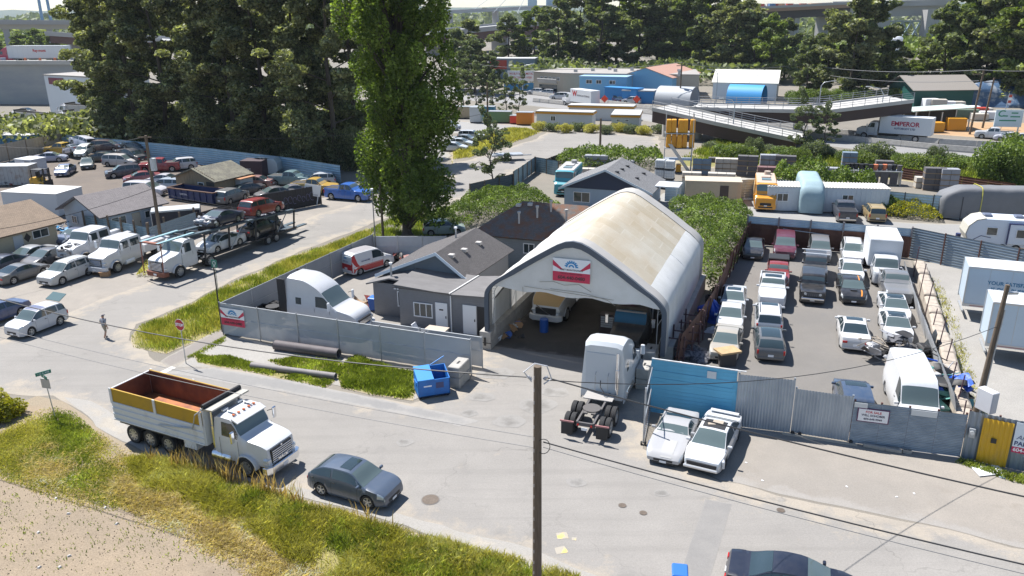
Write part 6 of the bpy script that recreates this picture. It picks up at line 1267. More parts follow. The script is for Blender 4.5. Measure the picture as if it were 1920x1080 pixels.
wire(PB+V((-.2,0,9.5)),LP_+V((0,0,10.2)),1.5,'twisted black wire running left from the foreground pole',.024);wire(PB+V((.25,0,9.5)),RP_+V((0,0,9.0)),.8,'twisted black wire running right from the foreground pole',.024)
wire(PB+V((-.15,0,7.3)),LP_+V((0,0,7.9)),.7,'lower grey wire running left from the foreground pole',.012,WIREG);wire(PB+V((-.15,0,6.9)),LP_+V((0,0,7.5)),.8,'lowest grey wire running left from the foreground pole',.012,WIREG)
wire(PB+V((.2,0,7.1)),RP_+V((0,0,7.3)),.7,'thick lower cable running right from the foreground pole',.024);wire(PB+V((.2,0,6.9)),RP_+V((0,0,7.0)),.75,'thin lower cable running right from the foreground pole',.012,WIREG)
RB=g(1822,800);t=pole('utility_pole','leaning grey pole between the ribbed fence and the box trailer',RB,7.8,.13,(.5,.2));part(t,'lamp_head',MB().cbox((.75,.1,7.4),(.5,.2,.12)),GALV);part(t,'conduit',MB().tube([(.18,-.05,0),(.4,0,4.5),(.55,.1,6.5)],.04),GALV)
wire(PB+V((.25,0,9.4)),RB+V((.3,.1,5.6)),1.2,'service wire sagging over the blue panel to the leaning pole',.016)
bx=MB().box(-.45,.45,-.22,.22,0,1.15);tag(bx.build('sign_box',M('sign_box_white',(.55,.55,.57),.5),None,None,.03,g(1836,822)+V((0,0,1.6)),R(-70)),'white sign box mounted on posts beside the leaning pole','sign box')
LB2=g(305,472);t=pole('utility_pole','leaning wooden power pole with a grey transformer in the scrapyard',LB2,10.7,.15,(.1,0));part(t,'transformer',MB().cyl((.42,-.05,7.6),(.42,-.05,8.7),.27,n=14),M('transformer_grey',(.45,.47,.49),.5),40);part(t,'crossarm',MB().box(-.6,.6,-.05,.05,10.5,10.6),WOODP)
wire(LB2+V((.1,0,10.6)),g(905,350,0)+V((0,0,9)),1.2,'wire from the leaning power pole towards the poplar',.02);wire(LB2+V((.1,0,10.6)),g(-60,420)+V((0,0,9)),1.,'wire from the leaning power pole to the left',.02);wire(LB2+V((.1,0,6.0)),g(-80,560)+V((0,0,5)),.6,'low service wire crossing the white house',.022)
for k in range(2):wire(LB2+V((.1,0,5.6-k*.3)),g(560,412)+V((0,0,.6)),.3,('guy wire','lower guy wire')[k]+' running down from the power pole to the graffiti fence',.016,WIREG)
t=pole('fence_mast','thin mast with a camera at the back corner of the compound',g(706,486),6.3,.05,mat=M('mast_grey',(.2,.19,.18),.7),cat='mast');part(t,'camera',MB().cbox((0,-.08,6.35),(.2,.3,.14)),WHITE)
pole('utility_pole','short wooden pole on the grass beside the compound mast',g(719,452),5.6,.11);t=pole('fence_mast','dark mast with brackets at the banner corner of the compound',g(417,622),4.7,.05,mat=BLK,cat='mast');part(t,'bracket',MB().tube([(0,0,4.2),(.25,-.1,4.5)],.025),BLK)
# ------------------------------------------------------------------ street signs
def disc8(r,th):return MB().loft([[(math.cos(R(22.5+45*k))*r,math.sin(R(22.5+45*k))*r,z)for k in range(8)]for z in(0,th)])
t=thing('stop_sign','red octagonal stop sign on a thin post at the corner','sign',g(349,682),R(-25));part(t,'post',MB().cyl((0,0,0),(0,0,2.4),.03,n=8),GALV)
rim_=link('sign_border',disc8(.40,.01).mesh('s'),M('sign_white'),t);rim_.matrix_local=wall_matrix((0,-.04,2.65),(1,0,0));f_=link('sign_face',disc8(.37,.014).mesh('s'),M('stop_red',(.42,.012,.02),.5),t);f_.matrix_local=wall_matrix((0,-.045,2.65),(1,0,0));lettering(t,'STOP',.26,M('ink_white'),wall_matrix((0,-.062,2.65),(1,0,0)),bold=.01)
t=thing('street_name_sign','green street name blades above a square sign on a leaning post','sign',g(104,784),R(10));part(t,'post',MB().tube([(0,0,0),(-.12,0,2.6)],.03),GALV)
GRN=M('sign_green',(.01,.16,.12),.5)
for k,(rz,z)in enumerate(((R(35),2.72),(R(-50),2.5))):
 o=link('name_blade',MB().box(-.38,.38,-.012,.012,-.1,.1).mesh('b'),GRN,t,(-.12,0,z),rz);lettering(o,('112 A AVE','ST')[k],.13,M('ink_white'),wall_matrix((0,-.014,0),(1,0,0)))
o=link('square_sign',MB().box(-.28,.28,-.012,.012,-.28,.28).mesh('b'),M('sign_back',(.42,.42,.43),.5,.4),t,(-.1,-.04,2.12),R(-25))
t=thing('turn_sign','small green sign with a white loop arrow on a post by the compound','sign',g(410,552),R(-20));part(t,'post',MB().cyl((0,0,0),(0,0,2.3),.025,n=8),GALV);part(t,'sign_face',MB().box(-.27,.27,-.05,-.03,2.2,2.85),GRN);part(t,'loop_arrow',MB().tube([(-.05,-.055,2.3),(-.05,-.055,2.42),(-.13,-.055,2.56),(-.08,-.055,2.7),(.04,-.055,2.74),(.13,-.055,2.66),(.12,-.055,2.52),(.03,-.055,2.42),(.03,-.055,2.3)],.028,5),M('ink_white'))
# ------------------------------------------------------------------ roadside things
for k,(a,b,r_,lb)in enumerate((((517,655),(636,672),.33,'thick dark culvert pipe lying against the compound fence'),((472,690),(630,711),.2,'thin grey culvert pipe lying in the verge weeds'))):
 a,b=g(*a),g(*b);d=b-a;L=d.length;t=thing('culvert_pipe',lb,'pipe',a,math.atan2(d.y,d.x));mb=MB();n=int(L/.09);m=16
 def rg(r0,x):return[(x,math.cos(2*math.pi*j/m)*r0,r_+math.sin(2*math.pi*j/m)*r0)for j in range(m)]
 mb.loft([rg(r_*(1. if i%2 else .94),L*i/n)for i in range(n+1)],0,True,False);mb.loft([rg(r_*.86,0),rg(r_*.86,L)],0,True,False);part(t,'tube',mb,M('pipe_grey%d'%k,((.10,.085,.09),(.20,.185,.18))[k],.7,nv=.15,ns=2),30)
 for x in(0,L):mb=MB();mb.loft([rg(r_,x),rg(r_*.86,x+.001)],0,True,False);part(t,'rim',mb,M('pipe_rim',(.25,.24,.23),.7))
c=(g(768,757)+g(838,742))/2;t=thing('dumpster','bright blue steel dumpster with its lid half open on the verge','dumpster',c+V((.15,.8,0)),R(18));DB=M('dumpster_blue',(.012,.16,.50),.45,c2=(.015,.13,.42),ns=2)
w,d,hF,hB=.92,.62,1.15,1.5
mb=MB();th=.05
mb.side([(-d,.12),(d,.12),(d,hB),(-d,hF)],-w,w)if False else None
for x0_,x1_,y0_,y1_ in((-w,w,-d,-d+th),(-w,w,d-th,d),(-w,-w+th,-d,d),(w-th,w,-d,d)):
 za,zb_=(hF,hF)if y1_<0 else((hB,hB)if y0_>0 else(hF,hB));mb.loft([[(x0_,y0_,.12),(x1_,y0_,.12),(x1_,y1_,.12),(x0_,y1_,.12)],[(x0_,y0_,za),(x1_,y0_,za),(x1_,y1_,zb_),(x0_,y1_,zb_)]])
part(t,'bin_body',mb,DB);part(t,'bin_floor',MB().box(-w,w,-d,d,.12,.2),BLK)
mb=MB();mb.loft([[(-w-.02,-d-.03,hF+.01),(0,-d-.03,hF+.01),(0,d+.02,hB+.01),(-w-.02,d+.02,hB+.01)],[(-w-.02,-d-.03,hF+.06),(0,-d-.03,hF+.06),(0,d+.02,hB+.06),(-w-.02,d+.02,hB+.06)]]);part(t,'closed_lid',mb,M('lid_blue',(.02,.22,.58),.5));mb=MB();mb.loft([[(.03,d,hB),(w,d,hB),(w,d+.35,hB+1.05),(.03,d+.35,hB+1.05)],[(.03,d+.05,hB),(w,d+.05,hB),(w,d+.4,hB+1.05),(.03,d+.4,hB+1.05)]]);part(t,'open_lid',MB().side([(0,0),(.06,0),(.06,.9),(0,.9)],-.4,.4).__class__().cyl((.05,d+.02,hB),(.95,d+.25,hB+.35),.03),M('lid_blue'))
for s in(1,-1):part(t,'lift_pocket',MB().box(s*w-.05,s*w+.05,-.3,.3,.75,.95),DB)
part(t,'label',MB().box(.1,.55,-d-.012,-d,.6,.95),M('label_navy',(.05,.06,.16),.5));part(t,'label',MB().box(-.6,-.15,-d-.012,-d,.75,.83),M('ink_white'));
for x in(-.8,.8):
 for y in(-.5,.5):part(t,'caster',MB().cyl((x,y-.04,.07),(x,y+.04,.07),.07,n=10),BLK)
def lock_block(p,rz,label,n=1,L=1.5,W_=.75):
 for k in range(n):
  t=thing('lock_block',label[k],'concrete block',V((p.x,p.y,p.z+k*.68)),rz);part(t,'block',MB().box(-L/2,L/2,-W_/2,W_/2,0,.66),CONC,None,.04);part(t,'lifting_slot',MB().box(-.2,.2,-.06,.06,.655,.668),BLK)
lock_block(g(861,718),R(70),('lower concrete lock block at the end of the compound fence','upper concrete lock block at the end of the compound fence'),2);lock_block(g(1207,722),R(70),('lower concrete block beside the blue panel','upper concrete block beside the blue panel'),2,1.4);lock_block(g(1219,690),R(70),('lower concrete block at the right leg of the shelter','upper concrete block at the right leg of the shelter'),2,1.4)
def bin_cart(px,py,rz,label):
 t=thing('wheelie_bin',label,'bin',g(px,py),rz);part(t,'bin_body',MB().loft([[(-.22,-.25,.08),(.22,-.25,.08),(.22,.25,.08),(-.22,.25,.08)],[(-.29,-.33,.98),(.29,-.33,.98),(.29,.33,.98),(-.29,.33,.98)]]),M('bin_blue',(.015,.09,.36),.5),None,.02);part(t,'lid',MB().loft([[(-.31,-.36,.98),(.31,-.36,.98),(.31,.36,1.0),(-.31,.36,1.0)],[(-.27,-.3,1.05),(.27,-.3,1.05),(.27,.32,1.1),(-.27,.32,1.1)]]),M('bin_lid',(.02,.13,.45),.45),None,.02);part(t,'handle',MB().cyl((-.24,.4,1.0),(.24,.4,1.0),.025),M('bin_blue'))
 for s in(1,-1):part(t,'wheel',MB().cyl((s*.26,.26,.12),(s*.32,.26,.12),.12,n=12),BLK)
bin_cart(1272,1112,R(-10),'blue wheelie bin at the bottom edge of the road')
# litter and boards by the ribbed fence
tag(MB().prism([(-.75,-.35),(.6,-.4),(.8,.3),(-.55,.45)],0,.03).build('white_board',WHITE,None,None,0,g(1852,884)+V((0,0,.04)),.2),'white broken board lying below the parking banner','board');tag(MB().prism([(-.3,-.12),(.3,-.1),(.28,.14),(-.3,.1)],0,.02).build('white_board',M('board_blue',(.3,.4,.5),.6),None,None,0,g(1880,892)+V((0,0,.03)),.9),'pale blue scrap of board beside the white one','board')
rr=random.Random(21);pts=[(rr.uniform(1300,1900),0)for _ in range(5)]
for k,(x,_)in enumerate(pts):y=lerp(885,1010,(x-1300)/600)-rr.uniform(0,40)-(x-1300)*.06;tag(MB().prism([(-.06,-.03),(.06,-.035),(.05,.04),(-.05,.03)],0,.015).build('litter',WHITE,None,None,0,g(x,y)+V((0,0,.012)),rr.uniform(0,3)),'scrap of white litter on the gravel shoulder','litter','litter on the gravel shoulder')
for k in range(14):x,y=rr.uniform(10,520),rr.uniform(930,1075);tag(MB().loft([[(-.08,-.06,0),(.09,-.07,0),(.1,.06,0),(-.07,.08,0)],[(-.05,-.03,.07),(.05,-.04,.08),(.05,.03,.06),(-.04,.04,.07)]]).build('pebble',M('pebble',(.45,.43,.41),.9),None,None,.01,g(x,y),rr.uniform(0,3)),'pale stone lying on the dry dirt field','stone','stones on the dirt field')
for k,(x,y)in enumerate(((198,518),(186,512),(180,514))):
 t=thing('cardboard_box',('open brown cardboard box beside the crew cab truck','small flattened cardboard box behind the silver suv','torn cardboard scrap under the silver suv tail')[k],'box',g(x,y),.3*k);s=(.35,.2,.22)[k];part(t,'carton',MB().box(-s,s,-s*.7,s*.7,0,s*(1.3,.6,.3)[k]),M('cardboard',(.36,.22,.12),.9));part(t,'flap',MB().box(-s,s,-s*1.2,-s*.7,s*(1.28,.58,.28)[k],s*(1.32,.62,.32)[k]),M('cardboard'))
 # blue tarp, old tyres, pipe racks beside the shelter
def heap(name,label,px,py,w,d,h,mat,seed,cat,n=16,rough=.25):
 mb=MB();G=[]
 for k in range(n+1):
  f=k/n;ring=[]
  for j in range(n+4):
   a=2*math.pi*j/(n+4);q=noise.noise((math.cos(a)*1.7+seed,math.sin(a)*1.7,f*2));rr_=(1-f**1.7)*(1+q*rough);ring.append((math.cos(a)*w/2*rr_,math.sin(a)*d/2*rr_,h*f*(1+q*rough*.4)))
  G.append(mb.ring(ring))
 for a,b in zip(G,G[1:]):mb.bridge(a,b)
 return tag(mb.build(name,mat,None,35,0,g(px,py)),label,cat)
heap('blue_tarp','crumpled blue tarp over a heap beside the rust fence',1334,596,2.0,2.6,1.3,M('tarp_blue',(.01,.08,.48),.45,nv=.15,ns=3,bump=.6,bs=4),3,'tarp',18,.5)
heap('white_bag','small white plastic bag below the blue tarp',1336,622,1.0,.7,.4,M('bag_white',(.6,.63,.68),.5),5,'bag',10,.6)
tm=cached('oldtyre',lambda:tyre_mesh(.36,.24));k=0
for x,y,z in((1331,566,.12),(1331,566,.38),(1343,552,.12),(1343,552,.38),(1352,540,.12),(1337,575,.12),(1318,600,.12)):
 o=link('loose_rubber_tyre',tm,TYRE);p=g(x,y);o.location=(p.x,p.y,z);o.rotation_euler=(R(90),0,k);tag(o,('tyre at the bottom of the stack above the blue tarp','tyre on top of the stack above the blue tarp','lower tyre of the second stack by the rust fence','upper tyre of the second stack by the rust fence','single tyre farthest along the rust fence','single tyre touching the blue tarp','single tyre near the pipe racks')[k],'tyre','old tyres by the rust fence');k+=1
for k,(x,y)in enumerate(((1262,682),(1278,668),(1292,652),(1300,636))):
 t=thing('pipe_rack',('rusty pipe rack frame just behind the blue panel','second rusty pipe rack frame behind the blue panel','rusty pipe rack frame beside the shelter wall','farthest rusty pipe rack frame below the blue tarp')[k],'rack',g(x,y),R(-20));mb=MB()
 for sx_ in(-.6,.6):mb.cyl((sx_,0,0),(sx_,0,1.9+.2*(k%2)),.05,n=8)
 part(t,'uprights',mb,M('rack_brown',(.09,.05,.055),.7));[part(t,'shelf_bar',MB().cyl((-.75,0,z),(.75,0,z),.045,n=8),M('rack_brown'))for z in(.5,1.1,1.7)]
heap('scrap_heap','dark jumble of scrap parts behind the blue panel',1300,668,3.2,2.0,.7,M('scrap_dark',(.05,.05,.06),.6,.3,c2=(.2,.2,.22),ns=5,bump=1,bs=7),8,'scrap heap',16,.8)
tag(MB().box(-.7,.7,-.5,.5,0,.12).build('plywood_sheet',M('plywood',(.40,.28,.15),.9,nv=.2),None,None,0,g(1362,684)+V((0,0,.9)),.3),'weathered plywood sheet propped behind the blue panel','plywood')
t=thing('plywood_stand','dark stand carrying the plywood sheet','stand',g(1362,684));part(t,'stand',MB().box(-.5,.5,-.3,.3,0,.9),M('stand_dark',(.06,.055,.055),.8))
# scrap pile between silver sedan and white van
def junk(name,label,c,n,sx_,sy_,sz,seed,mats,cat='scrap pile',big=.7):
 rr=random.Random(seed);t=thing(name,label,cat,c)
 for k in range(n):
  mb=MB();w,d,h=rr.uniform(.2,big),rr.uniform(.15,big*.8),rr.uniform(.06,.3);tp=rr.randrange(3)
  if tp==0:mb.tube([(rr.uniform(-w,w),rr.uniform(-w,w),rr.uniform(0,h*2))for _ in range(4)],rr.uniform(.03,.07),6)
  elif tp==1:mb.loft([[(-w,-d,0),(w,-d*.8,0),(w*.9,d,0),(-w*.7,d,0)],[(-w*.9,-d*.7,h),(w*.8,-d*.6,h*1.2),(w*.7,d*.8,h),(-w*.6,d*.8,h*.7)]])
  else:
   G=[]
   for i in range(6):G.append(mb.ring([(lerp(-w,w,i/5),lerp(-d,d,j/3),h*math.sin(i*.9+j)*.6+h)for j in range(4)]))
   for a,b in zip(G,G[1:]):mb.bridge(a,b,0,False)
  o=part(t,'scrap_piece',mb,rr.choice(mats),40,.01 if tp==1 else 0,(rr.uniform(-sx_,sx_),rr.uniform(-sy_,sy_),max(0,rr.gauss(.35,.3))*sz),rr.uniform(0,6));o.rotation_euler=(rr.uniform(-.5,.5),rr.uniform(-.5,.5),rr.uniform(0,6))
 return t
JM=[BLK,M('scrap_alu',(.42,.42,.43),.5,.4),M('scrap_dark2',(.09,.09,.1),.6),M('scrap_tan',(.36,.31,.25),.8),M('scrap_green',(.10,.27,.25),.5)]
junk('scrap_pile','pile of car parts between the silver sedan and the tall white van',g(1678,668),46,2.1,.8,1.1,2,JM[:4]);junk('scrap_pile','green glass and bumper scrap beside the tall white van',g(1757,735),30,.9,2.3,1.7,3,[JM[4],JM[4],JM[1],M('tarp_blue'),JM[0]],big=.95)
t=tag(MB().loft([[(0,-.9,0),(.06,-.9,0),(.06,.9,0),(0,.9,0)],[(.5,-.75,.9),(.56,-.75,.9),(.56,.75,.9),(.5,.75,.9)],[(.6,-.4,1.5),(.66,-.4,1.5),(.66,.4,1.5),(.6,.4,1.5)]]).build('car_hatch',M('hatch_dark',(.03,.035,.04),.3),None,None,.02,g(1728,660),R(-20)),'dark car tailgate leaning on the white ribbed fence','car part')
junk('scrap_pile','tangle of engine parts beside the shipping container',g(28,345),40,2.2,1.2,.9,6,[BLK,JM[1],JM[2],M('scrap_red',(.2,.04,.03),.6)]);junk('scrap_pile','debris in front of the red and white van',g(738,490),18,1.2,.7,.5,7,[BLK,JM[2],JM[3],M('scrap_red')]);junk('scrap_pile','firewood and junk by the corner of the grey house',g(682,577),18,.8,.6,.5,8,[M('firewood',(.3,.2,.12),.9),M('scrap_red'),JM[3]]);junk('scrap_pile','boxes and bottles on the left wall inside the shelter',g(955,622),24,.8,2.2,.6,9,[M('cardboard'),WHITE,BLK,M('bin_blue')],big=.4);junk('scrap_pile','parts strewn along the wrecks near the teal fence',g(150,432),30,3,.8,.7,10,[JM[1],JM[2],WHITE,M('hull_blue',(.03,.2,.4),.5)])
tag(MB().cyl((0,0,0),(0,0,.95),.3,n=16).build('plastic_drum',M('bin_blue'),None,40,.02,g(1020,622)),'blue plastic drum standing in front of the tan tractor','drum')
t=thing('tool_chest','dark roller tool chest with pale drawers inside the shelter','tool chest',site(SH,7.1,5.0),SITE);part(t,'cabinet',MB().box(-.7,.7,-.3,.3,.1,1.5),M('chest_red',(.05,.03,.03),.5));[part(t,'drawer',MB().box(-.6,.6,-.33,-.3,.6+k*.16,.72+k*.16),M('drawer_alu',(.45,.46,.48),.4,.4))for k in range(5)]
t=thing('lounge_chair','white plastic lounger with a tan table in front of the grey house','chair',g(795,632),SITE);part(t,'seat',MB().box(-.5,.3,-.3,.3,.35,.42),WHITE);part(t,'backrest',MB().loft([[(-.5,-.3,.4),(-.45,-.3,.38),(-.45,.3,.38),(-.5,.3,.4)],[(-.8,-.3,.9),(-.75,-.3,.9),(-.75,.3,.9),(-.8,.3,.9)]]),WHITE);[part(t,'leg',MB().box(x-.03,x+.03,y-.03,y+.03,0,.35),WHITE)for x in(-.45,.25)for y in(-.26,.26)]
t=thing('folding_table','low tan folding table in front of the white house door','table',g(820,634),SITE);part(t,'table_top',MB().box(-.75,.75,-.4,.4,.68,.72),M('table_tan',(.42,.36,.3),.7));[part(t,'leg',MB().box(x-.03,x+.03,y-.03,y+.03,0,.68),GALV)for x in(-.65,.65)for y in(-.33,.33)]
bin_cart(701,582,SITE,'dark bin at the left corner of the grey house')
# ------------------------------------------------------------------ scrapyard fixtures
p=g(315,378);t=thing('roll_off_skip','dark blue roll off skip in front of the wooden shed','skip',(g(315,372)+g(400,392))/2+V((.6,1.4,0)),R(-27));NV=M('skip_navy',(.012,.028,.12),.5,c2=(.02,.035,.1),ns=2)
L,w,h_=3.7,1.2,1.45
for x0_,x1_,y0_,y1_ in((-L,L,-w,-w+.08),(-L,L,w-.08,w),(-L,-L+.08,-w,w),(L-.08,L,-w,w)):part(t,'skip_wall',MB().box(x0_,x1_,y0_,y1_,.2,h_),NV)
part(t,'skip_floor',MB().box(-L,L,-w,w,.2,.3),BLK);[part(t,'rib',MB().box(x-.06,x+.06,-w-.1,-w,.25,h_-.05),NV)for x in[lerp(-L+.2,L-.2,k/7)for k in range(8)]]
for y in(-w-.03,w+.03):part(t,'top_rail',MB().box(-L-.03,L+.03,y-.06,y+.06,h_-.02,h_+.1),M('skip_rust',(.22,.13,.09),.8))
for x in(-L,L):part(t,'top_rail',MB().box(x-.06,x+.06,-w+.03,w-.03,h_-.02,h_+.1),M('skip_rust'))
lettering(t,'DISPOSAL',.28,M('ink_white'),wall_matrix((-1.0,-w-.11,.95),(1,0,0)))
p=(g(330,362)+g(415,372))/2;t=thing('wooden_shed','old plank shed with a mossy grey gable roof in the scrapyard','shed',g(334,364),R(-28));PK=M('old_planks',(.26,.20,.13),.9,nv=.25,ns=2,sc=(6,6,.6))
rr=random.Random(5);Lw=6.6;n=22
for k in range(n):x=lerp(0,Lw,k/n);part(t,'plank',MB().box(x+.005,x+Lw/n-.005,-.03,.02,0,2.3+min(x,Lw-x)*.36),PK,loc=(0,rr.uniform(-.012,.012),0))
part(t,'wall',MB().prism([(0,.03),(Lw,.03),(Lw,5.5),(0,5.5)],0,2.3),PK);SR=shingle('shed_shingle',(.16,.15,.12),moss=(.21,.20,.15),sc=2)
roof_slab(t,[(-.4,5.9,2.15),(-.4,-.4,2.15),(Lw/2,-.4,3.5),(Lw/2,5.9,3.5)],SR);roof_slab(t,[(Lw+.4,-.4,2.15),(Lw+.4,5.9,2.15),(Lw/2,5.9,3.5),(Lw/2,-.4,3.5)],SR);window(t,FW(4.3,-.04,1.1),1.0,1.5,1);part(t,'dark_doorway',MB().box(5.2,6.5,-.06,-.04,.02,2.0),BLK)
p=g(445,362);t=thing('lean_to','small lean to with a rusty orange roof beside the wooden shed','shed',p,R(-28));part(t,'wall',MB().box(-1.5,1.3,-.5,1.5,0,1.9),M('lean_white',(.4,.42,.43),.7));part(t,'roof',MB().box(-1.8,1.6,-.8,1.8,1.9,2.0),M('lean_roof',(.36,.17,.08),.8))
p=g(505,330);t=thing('camper_shell','small white camper in front of the blue fence','camper',p,R(-5));part(t,'body',MB().side([(-1.6,.5),(1.2,.5),(1.6,.9),(1.6,1.9),(1.2,2.5),(-1.6,2.5)],-1.0,1.0),M('camper_pale',(.45,.52,.56),.5),None,.05);part(t,'base',MB().box(-1.5,1.1,-.9,.9,0,.5),BLK)
p=g(482,334);t=thing('dark_container','dark brown cargo box beside the small camper','container',p,R(-8));part(t,'box',MB().box(-1.6,1.4,-1.2,1.2,0,2.5),M('box_brown',(.045,.025,.035),.6));lettering(t,'FTC',.5,M('grey_letters'),wall_matrix((-.6,-1.21,1.3),(1,0,0)),bold=.01)
# forklift
t=thing('forklift','yellow forklift with a black cage and mast','forklift',g(82,352),R(-25));FY=M('forklift_yellow',(.48,.28,.02),.45)
part(t,'chassis',MB().side([(-1.5,.4),(-1.6,1.0),(-1.3,1.35),(-.2,1.35),(0,.95),(.9,.9),(.9,.4)],-.6,.6),FY,None,.05);part(t,'counterweight',MB().box(-1.75,-1.35,-.62,.62,.35,1.15),FY,None,.1);part(t,'overhead_guard',MB().box(-1.1,.5,-.6,.6,2.3,2.38),BLK)
for x in(-1.1,.5):
 for y in(-.57,.57):part(t,'guard_post',MB().box(x-.04,x+.04,y-.04,y+.04,.95,2.3),BLK)
for y in(-.4,.4):part(t,'mast_rail',MB().box(.95,1.1,y-.07,y+.07,.1,2.6),BLK);part(t,'fork',MB().box(1.15,2.4,y-.06,y+.06,.1,.16),BLK)
part(t,'carriage',MB().box(1.1,1.18,-.6,.6,.15,1.1),BLK);part(t,'seat',MB().box(-.7,-.2,-.25,.25,1.35,1.55).box(-.75,-.65,-.25,.25,1.5,2.0),BLK)
for x,r_ in((-1.1,.3),(.5,.36)):
 for s in(1,-1):o=link('wheel',cached('fkt%d'%(r_*100),lambda:tyre_mesh(r_,.25)),TYRE,t,(x,s*.6,r_),0 if s>0 else math.pi);link('rim',cached('fkr%d'%(r_*100),lambda:rim_mesh(r_,.25,6)),[FY,BLK],o)
 # sheds and containers at the far left
def shed(px,py,rz,L,W_,H,mat,lb,name='storage_shed',roof=None,ribs=True,cat='container',doors=True):
 t=thing(name,lb,cat,g(px,py),rz);part(t,'box',MB().box(0,L,0,W_,.1,H),mat,None,.02);part(t,'roof',MB().box(-.05,L+.05,-.05,W_+.05,H,H+.07),roof or mat)
 if ribs:
  for k in range(int(L/.5)):part(t,'rib',MB().box(k*.5+.12,k*.5+.34,-.035,0,.2,H-.12),mat)
 if doors:part(t,'door',MB().box(L*.62,L*.62+.95,-.06,-.03,.12,2.1),M('door_brown',(.05,.035,.03),.6))
 return t
shed(33,330,R(-20),3.0,2.4,2.3,M('shed_white',(.56,.57,.6),.5),'small white storage shed in the scrapyard corner',ribs=False);shed(-60,350,R(2),8,2.4,2.5,M('container_grey',(.34,.36,.38),.6,c2=(.22,.18,.16),ns=1,thr=(.5,.7)),'weathered grey shipping container at the left edge','shipping_container',doors=False)
shed(-60,282,R(-12),12,2.5,2.6,M('container_blue',(.03,.15,.32),.5),'blue flat roofed container behind the beige fence','shipping_container',M('container_roof',(.45,.45,.45),.7),doors=False)
# white house, tan house
t=thing('white_house','pale blue white workshop house with a grey shingle roof','house',g(205,449),ang((205,445),(270,418)));hw=6.6;dw=7.
t.rotation_euler.z=R(58)
part(t,'wall',MB().prism([(-.3,0),(6.3,0),(6.3,6.5),(-.3,6.5)],0,2.55),siding('ice_siding',(.44,.52,.60),.25))
roof_slab(t,[(-.9,-.5,2.4),(6.8,-.5,2.4),(6.8,3.3,4.1),(-.9,3.3,4.1)],shingle('stone_shingle',(.21,.19,.19),sc=2.4));roof_slab(t,[(6.8,7.1,2.4),(-.9,7.1,2.4),(-.9,3.3,4.1),(6.8,3.3,4.1)],shingle('stone_shingle'))
for x in(-.3,6.3):mb=MB();mb.loft([[(x-.05,0,2.5),(x-.05,6.5,2.5),(x-.05,3.3,3.95)],[(x+.05,0,2.5),(x+.05,6.5,2.5),(x+.05,3.3,3.95)]]);part(t,'gable_wall',mb,siding('ice_siding'))
window(t,FW(5.0,-.01,1.6),1.7,.75,3);window(t,FW(1.3,-.01,1.35),1.6,1.4,2);door(t,FW(3.2,-.01,.02),.9,2.,M('door_cream',(.5,.45,.36),.6));window(t,wall_matrix((-.36,4.8,1.5),(0,-1,0)),.9,.8,2)
t=thing('tan_house','low tan house with a brown shingle roof at the left edge','house',g(112,462),R(-112));part(t,'wall',MB().prism([(0,-8),(9,-8),(9,0),(0,0)],0,2.5),M('stucco_tan',(.40,.36,.27),.8,nv=.06));BR=shingle('brown_shingle',(.24,.18,.13),sc=2.4)
t.rotation_euler.z=R(-116);t.children[0].data.transform(Matrix.Identity(4))
roof_slab(t,[(-.7,.7,2.4),(9.6,.7,2.4),(9.6,-4,4.1),(-.7,-4,4.1)],BR);roof_slab(t,[(9.6,-8.7,2.4),(-.7,-8.7,2.4),(-.7,-4,4.1),(9.6,-4,4.1)],BR)
mb=MB();mb.loft([[(0,0,2.5),(0,-8,2.5),(0,-4,4.0)],[(.1,0,2.5),(.1,-8,2.5),(.1,-4,4.0)]]);part(t,'gable_wall',mb,M('stucco_tan'))
wf=lambda x,z:wall_matrix((x,.01,z),(-1,0,0));window(t,wf(1.6,1.7),1.6,.8,2);door(t,wf(3.8,.02),.9,2.0,M('door_grey',(.42,.46,.5),.6));ds=link('diamond_sign',MB().poly([(0,.45,0),(.35,0,0),(0,-.45,0),(-.35,0,0)]).mesh('d'),BLK,t);ds.matrix_local=wf(2.9,1.6)
shed(10,402,R(-12),7,4,2.5,M('annex_white',(.5,.53,.56),.6),'white flat roofed annex behind the white house','annex',M('annex_roof',(.55,.55,.55),.7),False,'annex',False)
SPEC_=None
t=box_kit(4.6,2.1,1.5,.7,M('van_black',(.018,.018,.03),.5),(-.5,),0).put('black_trailer','black cargo trailer with a painted portrait behind the teal fence','trailer',g(335,430),R(-160));part(t,'pale_roof',MB().box(-2.3,2.3,-1.05,1.05,2.24,2.27),M('pale_roof',(.36,.38,.4),.6))
# boat hull, sign board
t=thing('sale_board','leaning white real estate board on two posts by the graffiti fence','sign',g(582,386),R(10));part(t,'board',MB().box(-.9,.9,-.04,0,1.2,2.5),M('sign_white'));part(t,'board_photo',MB().box(-.75,-.35,-.05,-.04,1.5,2.1),BLK);[part(t,'post',MB().box(x-.05,x+.05,0,.06,0,1.9),WHITE)for x in(-.7,.7)];t.rotation_euler=(0,R(12),R(10));lettering(t,'778-554-8000',.2,M('ink_navy'),wall_matrix((.1,-.05,1.35),(1,0,0)))
